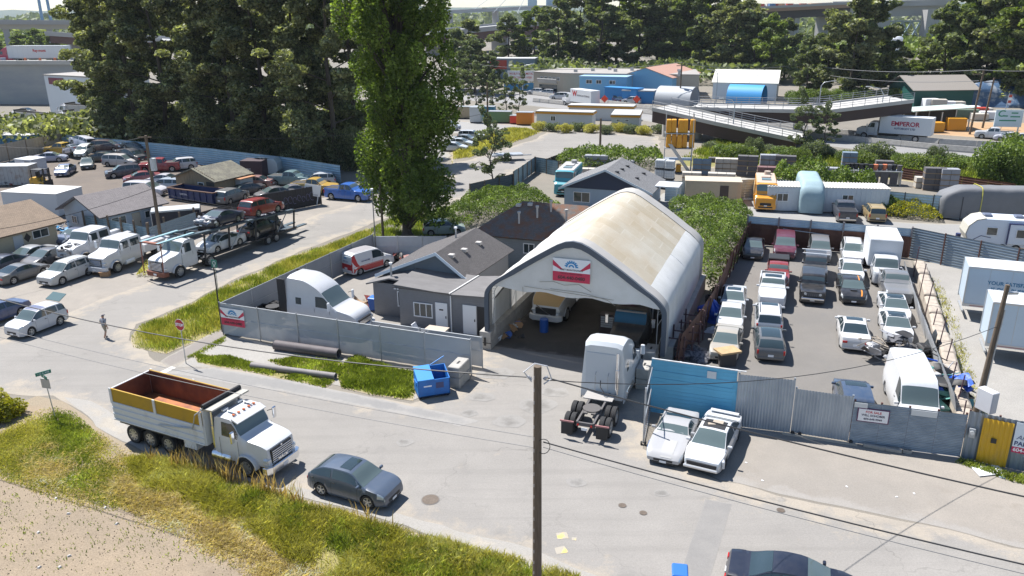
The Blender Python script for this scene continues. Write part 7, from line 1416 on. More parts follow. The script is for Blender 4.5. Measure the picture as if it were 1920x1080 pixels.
# ------------------------------------------------------------------ the walking person
def person(px,py,rz,label):
 J={'pel':(0,0,.93),'wai':(0,.0,1.08),'che':(.02,0,1.32),'nec':(.02,0,1.47),'hed':(.04,0,1.58),'top':(.04,0,1.70),'shl':(.02,.19,1.40),'ell':(-.02,.31,1.16),'wrl':(.10,.38,.95),'hal':(.14,.39,.87),'shr':(.02,-.19,1.40),'elr':(-.06,-.29,1.14),'wrr':(-.02,-.36,.90),'har':(.0,-.37,.82),'hil':(0,.10,.88),'knl':(.12,.11,.50),'anl':(.06,.11,.09),'tol':(.22,.12,.04),'hir':(0,-.10,.88),'knr':(-.02,-.11,.48),'anr':(-.20,-.11,.12),'tor':(-.06,-.12,.04)}
 rad=dict(pel=.16,wai=.15,che=.17,nec=.062,hed=.098,top=.085,shl=.085,ell=.052,wrl=.038,hal=.045,shr=.085,elr=.052,wrr=.038,har=.045,hil=.105,knl=.068,anl=.045,tol=.045,hir=.105,knr=.068,anr=.045,tor=.045)
 E_=[('pel','wai'),('wai','che'),('che','nec'),('nec','hed'),('hed','top'),('che','shl'),('shl','ell'),('ell','wrl'),('wrl','hal'),('che','shr'),('shr','elr'),('elr','wrr'),('wrr','har'),('pel','hil'),('hil','knl'),('knl','anl'),('anl','tol'),('pel','hir'),('hir','knr'),('knr','anr'),('anr','tor')]
 ks=list(J);me=bpy.data.meshes.new('person');me.from_pydata([J[k]for k in ks],[(ks.index(a),ks.index(b))for a,b in E_],[]);o=bpy.data.objects.new('tmp',me);COL.objects.link(o)
 o.modifiers.new('s','SKIN');o.modifiers.new('u','SUBSURF').levels=2;o.modifiers['u'].render_levels=2
 for k,v in zip(ks,me.skin_vertices[0].data):v.radius=(rad[k],)*2;v.use_root=(k=='pel')
 bpy.context.view_layer.update();m2=bpy.data.meshes.new_from_object(o.evaluated_get(bpy.context.evaluated_depsgraph_get()));bpy.data.objects.remove(o)
 mats=[M('skin',(.42,.25,.17),.6),M('shirt_grey',(.27,.28,.31),.85),M('shorts_khaki',(.27,.24,.19),.85),M('shoes',(.05,.05,.06),.6),M('cap_dark',(.04,.04,.06),.8)];m2 .materials.clear();[m2 .materials.append(m)for m in mats]
 for p in m2 .polygons:
  c=p.center;i=0
  if c.z<.11:i=3
  elif c.z<.55:i=0
  elif c.z<.98 and abs(c.y)<.26:i=2
  elif c.z<1.46 and(abs(c.y)<.25 or c.z>1.2):i=1
  elif c.z>1.60:i=4
  p.material_index=i;p.use_smooth=True
 t=thing('person',label,'person',g(px,py),rz);body=bpy.data.objects.new('body',m2);COL.objects.link(body);body.parent=t
 part(t,'cap_brim',MB().cyl((.14,0,1.64),(.14,0,1.66),.09,n=12),M('cap_dark'),40)
 for s,hx in((1,(.14,.39,.87)),(-1,(.0,-.37,.82))):
  mb=MB()
  for k in range(4):mb.tube([(hx[0]-.03+k*.02,hx[1],hx[2]-.02),(hx[0]-.03+k*.022,hx[1]-s*.01,hx[2]-.075+abs(k-1.5)*.008),(hx[0]-.02+k*.02,hx[1]-s*.025,hx[2]-.11+abs(k-1.5)*.01)],.009,5)
  mb.tube([(hx[0]+.04,hx[1],hx[2]+.01),(hx[0]+.065,hx[1]-s*.01,hx[2]-.04)],.01,5);tag(part(t,'fingers',mb,mats[0],50),kind='stuff')
person(199,634,R(62),'person in grey shirt and khaki shorts walking away across the road')
# ------------------------------------------------------------------ far background
ORD=('first','second','third','fourth','fifth','sixth','seventh','eighth','ninth','tenth','eleventh','twelfth','thirteenth','fourteenth','fifteenth','sixteenth','seventeenth','eighteenth','nineteenth','twentieth','twenty first','twenty second','twenty third','twenty fourth','twenty fifth','twenty sixth','twenty seventh','twenty eighth','twenty ninth','thirtieth')
HWY=ground_mat('highway_asphalt',(.27,.265,.26),(.235,.232,.23),(.26,.25,.23),.05,.4,.06)
sheet('highway',[(700,158),(900,166),(1000,175),(1150,194),(1300,212),(1560,247),(1760,268),(2100,284),(2100,330),(1700,291),(1560,275),(1300,243),(1150,216),(1000,199),(900,190),(700,180)],.012,HWY,.8,.1,3)
sheet('sand_yard',[(1715,250),(1700,236),(1800,228),(1990,232),(1990,268),(1830,258)],.014,SAND,2,.3,2);sheet('far_car_park',[(700,290),(740,225),(990,215),(1000,238),(850,250),(840,300)],.006,ASPH2,1.5,.3,2)
def barrier(name,lb,pts,h=.95,w=.5,mat=CONC):
 t=thing(name,lb,'barrier',g(*pts[0]));o=g(*pts[0]);n=0
 for a,b in zip(pts,pts[1:]):
  a,b=g(*a)-o,g(*b)-o;d=(b-a);L=d.length;k=max(1,round(L/6))
  for i in range(k):me=cached(('barr',round(L/k,1),h),lambda:MB().side([(-w/2,0),(-w/2,.25),(-w*.2,h),(w*.2,h),(w/2,.25),(w/2,0)],0,L/k-.06).mesh('b'));p=a+d*((i)/k);q=link('segment',me,mat,t,p,math.atan2(d.y,d.x)-math.pi/2)
 return t
barrier('road_barrier','concrete barrier along the far side of the highway',[(1000,178),(1300,216),(1560,251),(1760,271),(1980,283)]);barrier('road_barrier','concrete barrier in the middle of the highway',[(1000,191),(1200,212),(1560,262),(1760,282),(1980,300)])
def bld(name,lb,px,py,rz,L,Dp,H,mat,roof,gable=0.,cat='building',parapet=.0,win=(),dr=(),over=.3):
 t=thing(name,lb,cat,g(px,py),R(rz));part(t,'wall',MB().box(0,L,0,Dp,0,H),mat)
 if gable:
  roof_slab(t,[(-over,-over,H-.1),(L+over,-over,H-.1),(L+over,Dp/2,H+gable),(-over,Dp/2,H+gable)],roof);roof_slab(t,[(L+over,Dp+over,H-.1),(-over,Dp+over,H-.1),(-over,Dp/2,H+gable),(L+over,Dp/2,H+gable)],roof)
  for x in(0,L):mb=MB();mb.loft([[(x-.05,0,H),(x-.05,Dp,H),(x-.05,Dp/2,H+gable-.12)],[(x+.05,0,H),(x+.05,Dp,H),(x+.05,Dp/2,H+gable-.12)]]);part(t,'gable_wall',mb,mat)
 else:part(t,'roof',MB().box(-.15,L+.15,-.15,Dp+.15,H,H+.25),roof)
 for x,z,w,h in win:window(t,FW(x,-.01,z),w,h,2,.1)
 for x,w,h in dr:part(t,'door',MB().box(x-w/2,x+w/2,-.08,-.01,.02,h),BLK)
 return t
FR=M('flat_roof',(.30,.28,.26),.9,nv=.1,ns=.3)
# tan commercial building (long side faces right)
t=thing('tan_building','long tan flat roofed building with small upper windows','building',g(1056,180),R(-22));part(t,'wall',MB().prism([(0,0),(34,30*0+4),(30,22),(-6,18),(-9.5,3.5)],0,5.6),M('stucco_beige',(.40,.35,.28),.8,nv=.06));part(t,'roof',MB().prism([(.15,-.2),(34.2,3.9),(30,22.2),(-6.2,18.2),(-9.8,3.4)],5.6,5.8),FR)
fw2=lambda f,z:wall_matrix((lerp(-9.5,0,f)-.02,lerp(3.5,0,f)-.05,z),(9.5,-3.5,0))
for k in range(5):window(t,fw2(.28+.14*k,4.2),.9,.9,2,.08)
o=part(t,'awning',MB().box(-3.2,3.2,0,.15,0,1.3),M('awning_grey',(.3,.3,.3),.7));o.matrix_local=fw2(.5,3.1)@Matrix.Rotation(R(-60),4,'X')@Matrix.Translation((0,-.2,0));o=part(t,'shopfront',MB().box(-3,3,0,2.4,0,.05),GLASS);o.matrix_local=fw2(.5,.2)
for k in range(9):x,y=2+k*3.2,4+(k*5)%11;part(t,'roof_unit',MB().box(x-.4,x+.4,y-.4,y+.4,5.8,6.5),GALV)
bld('stacked_cabin','grey and red stacked site cabin left of the tan building',916,150,-10,15,7,6.5,M('cabin_slate',(.20,.25,.30),.6),M('cabin_roof',(.45,.45,.45),.6),win=[(11,4.8,1.4,1.2)]).children[0]
t=tag(MB().box(0,5.5,-.12,0,3.4,6.2).build('cabin_panel',M('panel_red',(.42,.05,.03),.5),None,None,0,g(919,150),R(-10)),'red end wall panel on the stacked cabin','panel')
t=thing('billboard','white roadside board with red lettering beside the tan building','sign',g(952,172),R(-8));part(t,'board',MB().box(0,7.5,-.1,.1,2.8,5.6),WHITE);[part(t,'post',MB().box(x-.12,x+.12,.1,.3,0,2.8),GALV)for x in(1,6.5)];lettering(t,'WE BUY SCRAP METAL',.75,M('ink_red',(.45,.03,.03),.6),wall_matrix((3.75,-.11,4.8),(1,0,0)),bold=.01,sx=.85);lettering(t,'OPEN 7 DAYS A WEEK',.7,M('ink_red'),wall_matrix((3.75,-.11,3.8),(1,0,0)),bold=.01,sx=.85);part(t,'blue_base',MB().box(-1,9,-.05,.05,.2,2.4),M('hoarding_blue',(.03,.2,.42),.5))
LBU=M('sky_blue_wall',(.20,.43,.62),.6,nv=.06);DBU=M('deep_blue_wall',(.035,.22,.50),.5)
bld('blue_building','two storey light blue building beside the tan one',1086,184,-22,12,8,5.2,LBU,M('blue_roof',(.27,.42,.58),.6),win=[(2.5,4.1,1.6,1.0),(5.,4.1,1.4,1.),(8.5,4.1,1.6,1.0)]);bld('blue_container','deep blue container right of the light blue building',1133,190,-40,9,3,3.2,DBU,DBU,cat='container');bld('blue_container','low deep blue box with a white top by the parked cars',1166,193,-20,7.5,4,2.8,DBU,M('container_roof'),cat='container');bld('blue_container','blue block behind the light blue building',1160,178,-20,9,6,4.2,DBU,DBU,cat='container')
bld('gabled_workshop','sky blue gabled workshop with a salmon roof',1258,186,58,20,14,5.2,LBU,M('salmon_roof',(.42,.24,.18),.7),2.2)
def quonset(px,py,rz,L,W_,H,mat,lb,open_=True,back=None):
 t=thing('quonset_hut',lb,'shed',g(px,py),R(rz));mb=MB();G=[];n=16
 for k in range(9):G.append(mb.ring([(L*k/8,W_/2-math.cos(math.pi*j/n)*W_/2,math.sin(math.pi*j/n)**.8*H)for j in range(n+1)]))
 for a,b in zip(G,G[1:]):mb.bridge(a,b,0,False)
 part(t,'shell',mb,mat,50);mb=MB();mb.poly([(L-.1,W_/2-math.cos(math.pi*j/n)*W_/2,math.sin(math.pi*j/n)**.8*H)for j in range(n+1)]);part(t,'end_wall',mb,back or mat);mb=MB();mb.poly([(.1,W_/2-math.cos(math.pi*j/n)*W_/2,math.sin(math.pi*j/n)**.8*H)for j in range(n+1)])
 if not open_:part(t,'end_wall',mb,back or mat)
 return t
quonset(1226,196,-30,8.5,8,4.0,M('quonset_grey',(.36,.38,.40),.6,nv=.08),'grey round roofed hut left of the utility pole',False,M('quonset_end',(.20,.20,.21),.7));quonset(1438,194,150,8,6.5,4.4,M('quonset_blue',(.05,.30,.62),.5,nv=.08),'small bright blue round roofed shelter')
t=bld('white_shelter','white fabric gabled shelter behind the blue round one',1335,186,-20,15,12,4.2,M('shelter_white',(.58,.60,.61),.7),M('shelter_roof',(.62,.61,.56),.7),2.6,'shelter')
bld('green_warehouse','dark green warehouse with a grey gable roof at the right',1712,203,2,13,12,4.0,M('forest_green',(.012,.09,.075),.6),M('warehouse_roof',(.23,.21,.19),.8),2.6,over=1.0)
# site cabins with orange trim
ORT=M('orange_trim',(.55,.25,.01),.5);CWL=M('cabin_white',(.50,.54,.56),.6)
for k,(x,y,rz,L,D_,lb)in enumerate(((1006,237,-17,10.8,3.2,'white site cabin with orange trim, nearest the weeds'),(1066,224,-17,13,3.2,'white site cabin with orange trim, long rear one'),(1146,245,-12,5.0,8,'white site cabin with orange trim, at the right end'))):
 t=bld('site_cabin',lb,x,y,rz,L,D_,2.7,CWL,M('cabin_roof2',(.42,.42,.41),.8),cat='cabin',win=[(L*.3,1.6,1.,1.)]if k<2 else[(1.2,1.9,.7,.5),(2.8,1.9,.7,.5)]);t['group']='site cabins by the highway';part(t,'trim_band',MB().box(-.2,L+.2,-.2,D_+.2,2.45,2.8),ORT)
 # elevated ramps
DKC=M('ramp_concrete',(.42,.41,.39),.85,nv=.08,ns=.3);GIR=M('girder_brown',(.05,.03,.026),.7);RAIL=M('ramp_rail',(.30,.31,.33),.5,.4)
def deck(name,lb,pts,w,side_,piers=(),gh=1.3):
 t=thing(name,lb,'bridge',(pts[0].x,pts[0].y,0));o=V((pts[0].x,pts[0].y,0));P=[p-o for p in pts]
 for a,b in zip(P,P[1:]):
  d=(b-a);nrm=V((-d.y,d.x,0)).normalized()*side_
  for nm,o0,o1,z0,z1,m in(('deck_slab',0,w,-.35,0,DKC),('girder',.3,.6,-.35-gh,-.35,GIR),('girder',w-.6,w-.3,-.35-gh,-.35,GIR),('kerb',0,.3,0,.25,DKC),('kerb',w-.3,w,0,.25,DKC)):
   mb=MB();mb.loft([[p+nrm*o0+V((0,0,z0)),p+nrm*o1+V((0,0,z0)),p+nrm*o1+V((0,0,z1)),p+nrm*o0+V((0,0,z1))]for p in(a,b)]);part(t,nm,mb,m)
  for q in(.15,w-.15):
   for zz in(.6,.95,1.3):part(t,'rail',MB().cyl(a+nrm*q+V((0,0,zz)),b+nrm*q+V((0,0,zz)),.04,n=5),RAIL)
   n=max(2,int(d.length/2.0))
   for k in range(n+1):p=a.lerp(b,k/n)+nrm*q;part(t,'rail_post',cached_mb('rpost',lambda:MB().box(-.035,.035,-.035,.035,.2,1.35)),RAIL,loc=p)
 for f,i in piers:
  a,b=P[i],P[i+1];p=a.lerp(b,f);d=b-a;nrm=V((-d.y,d.x,0)).normalized()*side_;c=p+nrm*w/2;part(t,'pier',MB().cyl((c.x,c.y,0),(c.x,c.y,c.z-.35-gh),.8,n=14),DKC,40)
 return t
deck('ramp_bridge','nearer elevated ramp sloping down to the right',[g(1222,204,5.0),g(1340,231,3.4),g(1492,263,1.6)],7.5,1,((.1,0),(.6,0)),1.9);deck('ramp_bridge','farther elevated ramp with railings rising to the right',[g(1290,203,4.6),g(1440,207,4.8),g(1552,209,5.0),g(1714,189,6.4)],8,1,((.2,0),(.5,1),(.85,2)),1.7)
# vehicles of the far roads
K=kit_copy(car_kit('daycab'));truck_front(K,'daycab',.52,'bars');chassis(K,-1,-9.5);dual(K,-8.0);K.add('cargo_box',MB().box(-10.2,-2.3,-1.25,1.25,1.15,4.0),M('box_skin',(.60,.62,.64),.5),None,.03)
t=K.put('highway_truck','white box truck with red lettering driving on the highway','truck',g(1622,258),R(141),None,PCOL);t.rotation_euler.z=ang((1700,262),(1622,256));b=[o for o in t.children if o.name.startswith('cargo_box')][0];T=wall_matrix((-6.2,1.27,2.8),(-1,0,0));lettering(b,'EMPEROR',1.0,M('ink_maroon',(.36,.02,.06),.6),T,bold=.03);lettering(b,'AUTOBODY LTD',.42,MAGT,wall_matrix((-6.2,1.27,2.05),(-1,0,0)),bold=.01)
t=K.put('highway_truck','white box truck with a red emblem on the far carriageway','truck',g(1066,197),ang((1128,204),(1068,195)),None,PCOL);b=[o for o in t.children if o.name.startswith('cargo_box')][0];lettering(b,'W',1.6,M('ink_red'),wall_matrix((-4.0,1.27,3.0),(-1,0,0)),bold=.06);lettering(b,'MOVING & STORAGE',.5,M('ink_dark'),wall_matrix((-7.2,1.27,2.7),(-1,0,0)))
FCG='cars far back by the highway'
for k,(kd,x,y,hd_,c,lb)in enumerate((('suv',1004,177,160,WHT,'white suv parked left in front of the tan building'),('suv',1024,179,160,WHT,'white suv parked right in front of the tan building'),('suv',1158,190,70,(.06,.09,.22),'blue suv beside the low blue container'),('sedan',1165,192,60,(.03,.05,.1),'navy sedan in front of the low blue container'),('suv',1184,194,160,WHT,'white suv right of the low blue container'),('van',1050,186,160,WHT,'white van on the far carriageway'),('suv',884,262,-10,(.55,.56,.58),'white wagon at the head of the far car park row'),('sedan',872,268,-15,(.25,.26,.28),'grey sedan second in the far car park row'),('sedan',862,275,-15,(.5,.52,.55),'silver sedan third in the far car park row'),('sedan',850,283,-12,WHT,'white sedan nearest the grass island'),('suv',843,243,-40,(.42,.44,.5),'silver suv half hidden behind the poplar'),('pickup',1862,260,150,WHT,'white pickup parked by the stone yard sign'),('sedan',1892,264,150,(.5,.5,.55),'pale sedan parked behind the white pickup'),('sedan',1915,266,150,(.5,.5,.52),'silver sedan at the right edge by the stone yard'))):car(kd,x,y,hd_,c,lb,'car','distant_car',FCG)
# far poles, lamps, wires
HP_=[]
for k,(x,y,yt,lb)in enumerate(((915,252,155,'wooden pole on the grass island beside the far car park'),(1274,196,117,'wooden pole with a transformer in front of the salmon roof'),(1498,178,120,'wooden pole in front of the willow'),(1818,252,131,'tall wooden pole at the stone yard entrance'),(1842,240,146,'second leaning wooden pole at the stone yard'),(1125,282,222,'short grey pole beside the far road'))):
 p=g(x,y);h_=hgt(x,y,yt);t=pole('utility_pole',lb,p,h_,.17,(.5 if k in(3,4)else 0,0));HP_.append(p+V((0,0,h_)))
 if k not in(0,5):part(t,'crossarm',MB().box(-1.2,1.2,-.08,.08,h_-.8,h_-.65),WOODP)
 if k==1:part(t,'transformer',MB().cyl((-.5,0,h_-3),(-.5,0,h_-1.8),.3,n=12),GALV,40)
wire(HP_[1],HP_[2],1.2,'long wire between the far poles above the white shelter',.06,WIREG);wire(HP_[2],HP_[3],1.0,'long wire between the willow pole and the stone yard',.06,WIREG);wire(HP_[3],g(2100,280)+V((0,0,14)),1.,'wire leaving the stone yard to the right',.06,WIREG);wire(HP_[1],g(880,190)+V((0,0,9)),1.5,'wire from the salmon roof pole to the left',.05,WIREG)
wire(HP_[2]-V((0,0,1.5)),HP_[3]-V((0,0,1.8)),1.2,'lower wire between the willow pole and the stone yard',.05,WIREG)
def lamp(px,py,yt,dx,lb):
 h_=hgt(px,py,yt);t=thing('street_lamp',lb,'street lamp',g(px,py));part(t,'column',MB().tube([(0,0,0),(0,0,h_*.85),(dx*.25,0,h_*.96),(dx,0,h_)],[.13,.09,.07,.06],8),GALV,50);part(t,'lantern',MB().cbox((dx*1.12,0,h_),(.8,.3,.14)),HEAD,None,.04)
for a in((1372,268,184,-2.0,'curved street lamp in front of the nearer ramp'),(1534,212,152,2.2,'street lamp with a right facing arm behind the ramp'),(1645,260,162,-2.4,'tall street lamp with a left facing arm by the highway truck'),(1342,196,130,-2.0,'street lamp in front of the white fabric shelter'),(980,190,120,2.2,'street lamp beside the tan building')):lamp(*a)
for k,(x,y)in enumerate(((1133,205),(1193,206))):t=thing('road_work_sign',('left','right')[k]+' orange diamond road work sign on the highway','sign',g(x,y));part(t,'post',MB().cyl((0,0,0),(0,0,1.8),.05),GALV);o=part(t,'diamond',MB().box(-.6,.6,-.03,.03,-.6,.6),M('sign_orange',(.75,.06,.02),.5));o.location=(0,-.05,2.3);o.rotation_euler=(0,R(45),0)
# ------------------------------------------------------------------ paver stacks, totes, tanks, containers of the storage yard
rr=random.Random(17);PM=[M('paver_grey',(.26,.27,.30),.9,nv=.1),M('paver_char',(.10,.095,.10),.9,nv=.15),M('paver_red',(.16,.085,.085),.9,nv=.15),M('paver_pale',(.44,.41,.36),.9,nv=.1),M('paver_blue',(.15,.20,.25),.9,nv=.1)]
ST_=[(1118,318,0,3,3.2),(1162,318,0,2,4),(1085,324,3,1,4.5),(1120,332,2,1,3),(1315,327,4,3,2.4),(1296,342,3,2,2.4),(1361,325,3,3,3.0),(1352,344,3,2,3.4),(1400,330,1,4,2.6),(1395,346,3,1,2.8),(1440,328,0,4,2.4),(1436,342,2,3,2.4),(1470,330,1,4,2.6),(1512,330,2,2,2.0),(1552,333,0,2,3.2),(1588,334,4,5,1.8),(1655,330,1,3,2.2),(1748,356,1,4,2.4),(1775,358,0,4,2.0),(1725,352,3,2,1.4),(1448,308,1,2,2.2),(1345,304,1,1,2.6),(1395,303,3,1,2.4),(1545,352,3,1,2.6),(1616,340,1,2,2.2)]
for k,(x,y,m,n,L)in enumerate(ST_):
 t=thing('paver_stack','%s stack of %s paving stones, %s from left in the storage rows'%(('low','low','tall','tall','tall','tall')[n if n<6 else 5],('grey','charcoal','reddish','pale cream','blue grey')[m],ORD[sorted(range(len(ST_)),key=lambda q:ST_[q][0]).index(k)]),'paver stack',g(x,y),R(-14+rr.uniform(-4,4)),'paver stacks in the storage yard')
 for i in range(n):
  part(t,'pallet',MB().box(-L/2,L/2,-.6,.6,i*.68,i*.68+.1),M('pallet_wood',(.25,.18,.11),.9));q=max(2,int(L/.9))
  for j in range(q):part(t,'stone_block',cached_mb(('stb',round(L/q,2)),lambda:MB().box(-L/q/2+.02,L/q/2-.02,-.58,.58,0,.56)),PM[m],loc=(lerp(-L/2,L/2,(j+.5)/q),rr.uniform(-.05,.05),i*.68+.1))
t=thing('pipe_table','steel rack of dark pots and orange cones behind the site office','rack',g(1632,345),R(-12));part(t,'shelf',MB().box(-3.4,3.4,-.8,.8,1.7,1.8),GALV);[part(t,'leg',MB().box(x-.06,x+.06,-.7,.7,0,1.7),GALV)for x in(-3.3,0,3.3)];[part(t,'pot',MB().cyl((0,0,1.8),(0,0,2.5),.25,.32,n=10),rr.choice([BLK,PM[1],M('cone_orange',(.6,.18,.08),.6)]),loc=(-3+i*.55,rr.uniform(-.3,.3),0))for i in range(12)];[part(t,'hanging_sheet',MB().box(x,x+.9,-.75,-.7,.2,1.65),PM[1])for x in(-.2,.9,2.0)]
IW=M('tote_white',(.52,.54,.56),.5);k=0
for x,y in((1236,352),(1254,354)):
 for z in range(3):
  t=thing('water_tote',('bottom left','middle left','top left','bottom right','middle right','top right')[k]+' white caged tank in the stack beside the blue house','tank',g(x,y)+V((0,0,z*1.2)),SITE,'stacked water totes');k+=1
  part(t,'tank',MB().box(-.56,.56,-.5,.5,.15,1.12),IW,None,.06);part(t,'pallet',MB().box(-.6,.6,-.5,.5,0,.14),BLK)
  for i in range(5):q=-.58+i*.29;part(t,'cage_bar',MB().box(q-.012,q+.012,-.535,-.515,.14,1.16),GALV)
  for zz in(.4,.75,1.1):part(t,'cage_bar',MB().box(-.59,.59,-.54,-.52,zz-.012,zz+.012),GALV)
t=thing('orange_tank_tower','tall scaffold stacked with bright orange forms beside the far road','tower',g(1272,322),R(-10));OR=M('form_orange',(.68,.30,.01),.5,nv=.06)
for x in(-2.0,1.6):
 for y in(-.9,.9):part(t,'leg',MB().box(x-.05,x+.05,y-.05,y+.05,0,7.9),GALV)
for z in(1.8,3.3,5.3):part(t,'platform',MB().box(-2.1,1.7,-1.0,1.0,z-.08,z),GALV)
for z,h_,n in((3.35,1.75,5),(5.35,1.7,5),(.05,1.0,3)):
 for i in range(n):part(t,'orange_form',MB().loft([[(-.35,-.6,0),(.35,-.6,0),(.35,.6,0),(-.35,.6,0)],[(-.3,-.5,h_),(.3,-.5,h_),(.3,.5,h_),(-.3,.5,h_)]]),OR,None,.05,(-1.6+i*.75+rr.uniform(-.12,.12),rr.uniform(-.35,.2),z))
part(t,'stair',MB().loft([[(-1.6,-1.2,3.9),(-1.1,-1.2,3.9),(-1.1,-1.0,3.9),(-1.6,-1.0,3.9)],[(1.2,-1.2,.1),(1.7,-1.2,.1),(1.7,-1.0,.1),(1.2,-1.0,.1)]]),GALV)
t=shed(1283,380,R(-11),6.2,2.8,2.5,M('container_tan',(.42,.35,.25),.7,nv=.05),'tan storage container with a brown door','storage_container',M('tan_roof',(.50,.42,.32),.6));
t=shed(1436,396,R(-9),12.5,2.8,2.7,M('office_white',(.52,.56,.60),.6,nv=.05),'long white corrugated site office with a ribbed roof','site_office',M('office_roof',(.55,.53,.5),.6),True,'site office',False);window(t,FW(1.6,-.04,1.6),1.2,.9,2);window(t,FW(8.3,-.04,1.6),1.2,.9,2)
for k in range(40):part(t,'roof_rib',cached_mb('rrib',lambda:MB().box(-.05,.05,-.08,2.9,2.77,2.82)),M('office_roof'),loc=(.15+k*.31,0,0))
t=thing('retaining_wall','long rusty sheet pile wall behind the storage yard','wall',g(1690,336),ang((1690,336),(1900,368)));L=(g(1900,368)-g(1690,336)).length
for k in range(9):link('panel',corr_mesh(L/9-.02,1.5,.3,.08,False),RUST,t,(k*L/9,0,0))
# boat on a trailer by the kerb
t=thing('flatbed_trailer','small grey flatbed trailer beside the young kerb tree','trailer',g(952,300),R(10));part(t,'bed',MB().box(-2.5,2.2,-1,1,.7,.95),GALV,None,.04);part(t,'drawbar',MB().box(2.2,3.6,-.1,.1,.6,.72),GALV);[link('wheel',tmw,TYRE,t,(0,s*1.05,.42),0 if s>0 else math.pi)for s in(1,-1)]
# roadside clutter of the far junction
for k,(x,y,c,lb)in enumerate(((968,232,(.55,.06,.04),'red plastic barrier pile at the far junction, left one'),(985,234,(.6,.2,.02),'orange message board trailer at the far junction'),(938,230,(.12,.22,.10),'green site skip at the far junction'),(893,230,(.5,.52,.54),'white gate cabin at the far junction'),(908,226,(.05,.2,.3),'teal cabin beside the white gate cabin'),(870,222,(.42,.33,.22),'tan plank hoarding behind the far car park'))):
 t=thing('site_unit',lb,'site unit',g(x,y),R(-12));w_,h_=((2.2,1.6),(3.2,2.4),(4.5,2.2),(2.2,3.0),(4.5,2.8),(9,2.4))[k];m=M('unit%d'%k,c,.6);part(t,'body',MB().box(-w_/2,w_/2,-.9,.9,.2,h_),m,None,.04);part(t,'base',MB().box(-w_/2+.1,w_/2-.1,-.8,.8,0,.2),BLK);part(t,'top',MB().box(-w_/2-.05,w_/2+.05,-.95,.95,h_,h_+.1),GALV)
 # stone yard at the right
for k in range(16):
 x,y=(1720,246)if k<2 else(0,0);m=[ORT,ORT,WHITE,PM[3],WHITE,PM[3],M('stone_green',(.10,.14,.10),.8),M('panel_red'),PM[3],WHITE,ORT,PM[3],WHITE,PM[0],M('container_blue'),M('container_blue')][k]
 x,y=[(1722,242),(1742,248),(1742,205),(1758,206),(1774,206),(1790,206),(1810,222),(1832,220),(1845,214),(1820,210),(1790,245),(1835,226),(1850,224),(1700,226),(1870,196),(1895,198)][k]
 t=thing('stone_pallet','%s wrapped pallet %s in the stone yard, %s from the left'%(('yellow','yellow','white','cream','white','cream','green','red','cream','white','yellow','cream','white','grey','blue','blue')[k],('row','stack')[k%2],ORD[[1722,1742,1742,1758,1774,1790,1810,1832,1845,1820,1790,1835,1850,1700,1870,1895].index(x)]),'pallet',g(x,y),R(rr.uniform(-20,10)),'pallets in the stone yard');w_=rr.uniform(2.5,4.5);part(t,'load',MB().box(-w_/2,w_/2,-.9,.9,.15,rr.uniform(1.2,2.4)),m,None,.08);part(t,'pallet',MB().box(-w_/2,w_/2,-.9,.9,0,.14),M('pallet_wood'))
t=thing('open_shed','open market shed with a pale green roof in the stone yard','shed',g(1750,240),R(-5));part(t,'roof',MB().side([(-5,3.2),(5.5,3.9),(5.5,4.05),(-5,3.35)],-3,3),M('roof_mint',(.42,.5,.46),.6));[part(t,'post',MB().box(x-.1,x+.1,y-.1,y+.1,0,3.2),GALV)for x in(-4.5,0,4.8)for y in(-2.8,2.8)];part(t,'back_wall',MB().box(-4.8,5,2.8,2.9,0,3.2),M('shed_dark',(.06,.055,.05),.8))
t=thing('yard_sign','pale board with green lettering on posts in the stone yard','sign',g(1884,258),R(-12));part(t,'board',MB().box(-2.1,2.1,-.1,.1,1.8,4.6),M('board_pale',(.50,.60,.64),.6));[part(t,'post',MB().box(x-.1,x+.1,.1,.3,0,2.2),GALV)for x in(-1.8,1.8)];lettering(t,'C',1.5,M('ink_green',(.02,.22,.12),.6),wall_matrix((-1.3,-.11,3.95),(1,0,0)),bold=.03,shear=.2);[part(t,'text_line',MB().box(x0_,x1_,-.12,-.1,z,z+.2),M('ink_green'))for x0_,x1_,z in((-1.,-.2,3.5),(.3,1.3,4.0),(.2,1.7,3.4),(-1.4,1.2,2.75))]
t=thing('flag','small red and white flag on a pole beside the stone yard board','flag',g(1873,256));part(t,'flagpole',MB().cyl((0,0,0),(.4,0,7.2),.05),GALV);[part(t,'stripe',MB().box(.42,.95,-.02,.02,5.6+k*.45,6.05+k*.45),(M('panel_red'),WHITE,M('panel_red'))[k])for k in range(3)]
heap('scrap_mound','blue grey mound of crushed scrap at the far right edge',1900,196,40,14,6,M('mound_blue',(.06,.12,.22),.6,c2=(.28,.32,.38),ns=.6,thr=(.5,.6),bump=1,bs=1.5),4,'scrap heap',20,.8)
# ------------------------------------------------------------------ far left: embankment, truck yard
EM=g(125,196);hd0=R(12);t=thing('retaining_wall','high grey concrete embankment wall behind the truck yard','wall',EM,R(172));part(t,'wall_face',MB().box(-6,130,-14,0,0,9.6),M('embankment',(.27,.29,.31),.9,c2=(.33,.34,.34),ns=.1,sc=(1,1,3)));part(t,'coping',MB().box(-6.3,130,-.1,.8,9.6,10.5),DKC);part(t,'road_deck',MB().box(-6,130,-16,-.1,9.6,9.75),HWY)
T0=Matrix.Translation(EM)@Matrix.Rotation(R(172),4,'Z');p=T0@V((24,-6,9.75))
K=kit_copy(car_kit('sleeper'));truck_front(K,'sleeper');chassis(K,-1,-7);dual(K,-5.6);K.put('highway_tractor','red and white tractor unit on the far left embankment','truck',T0@V((19.5,-5,9.75)),R(-8+180+0),None,cols(PAINT=paint((.42,.02,.06)),FEND=WP))
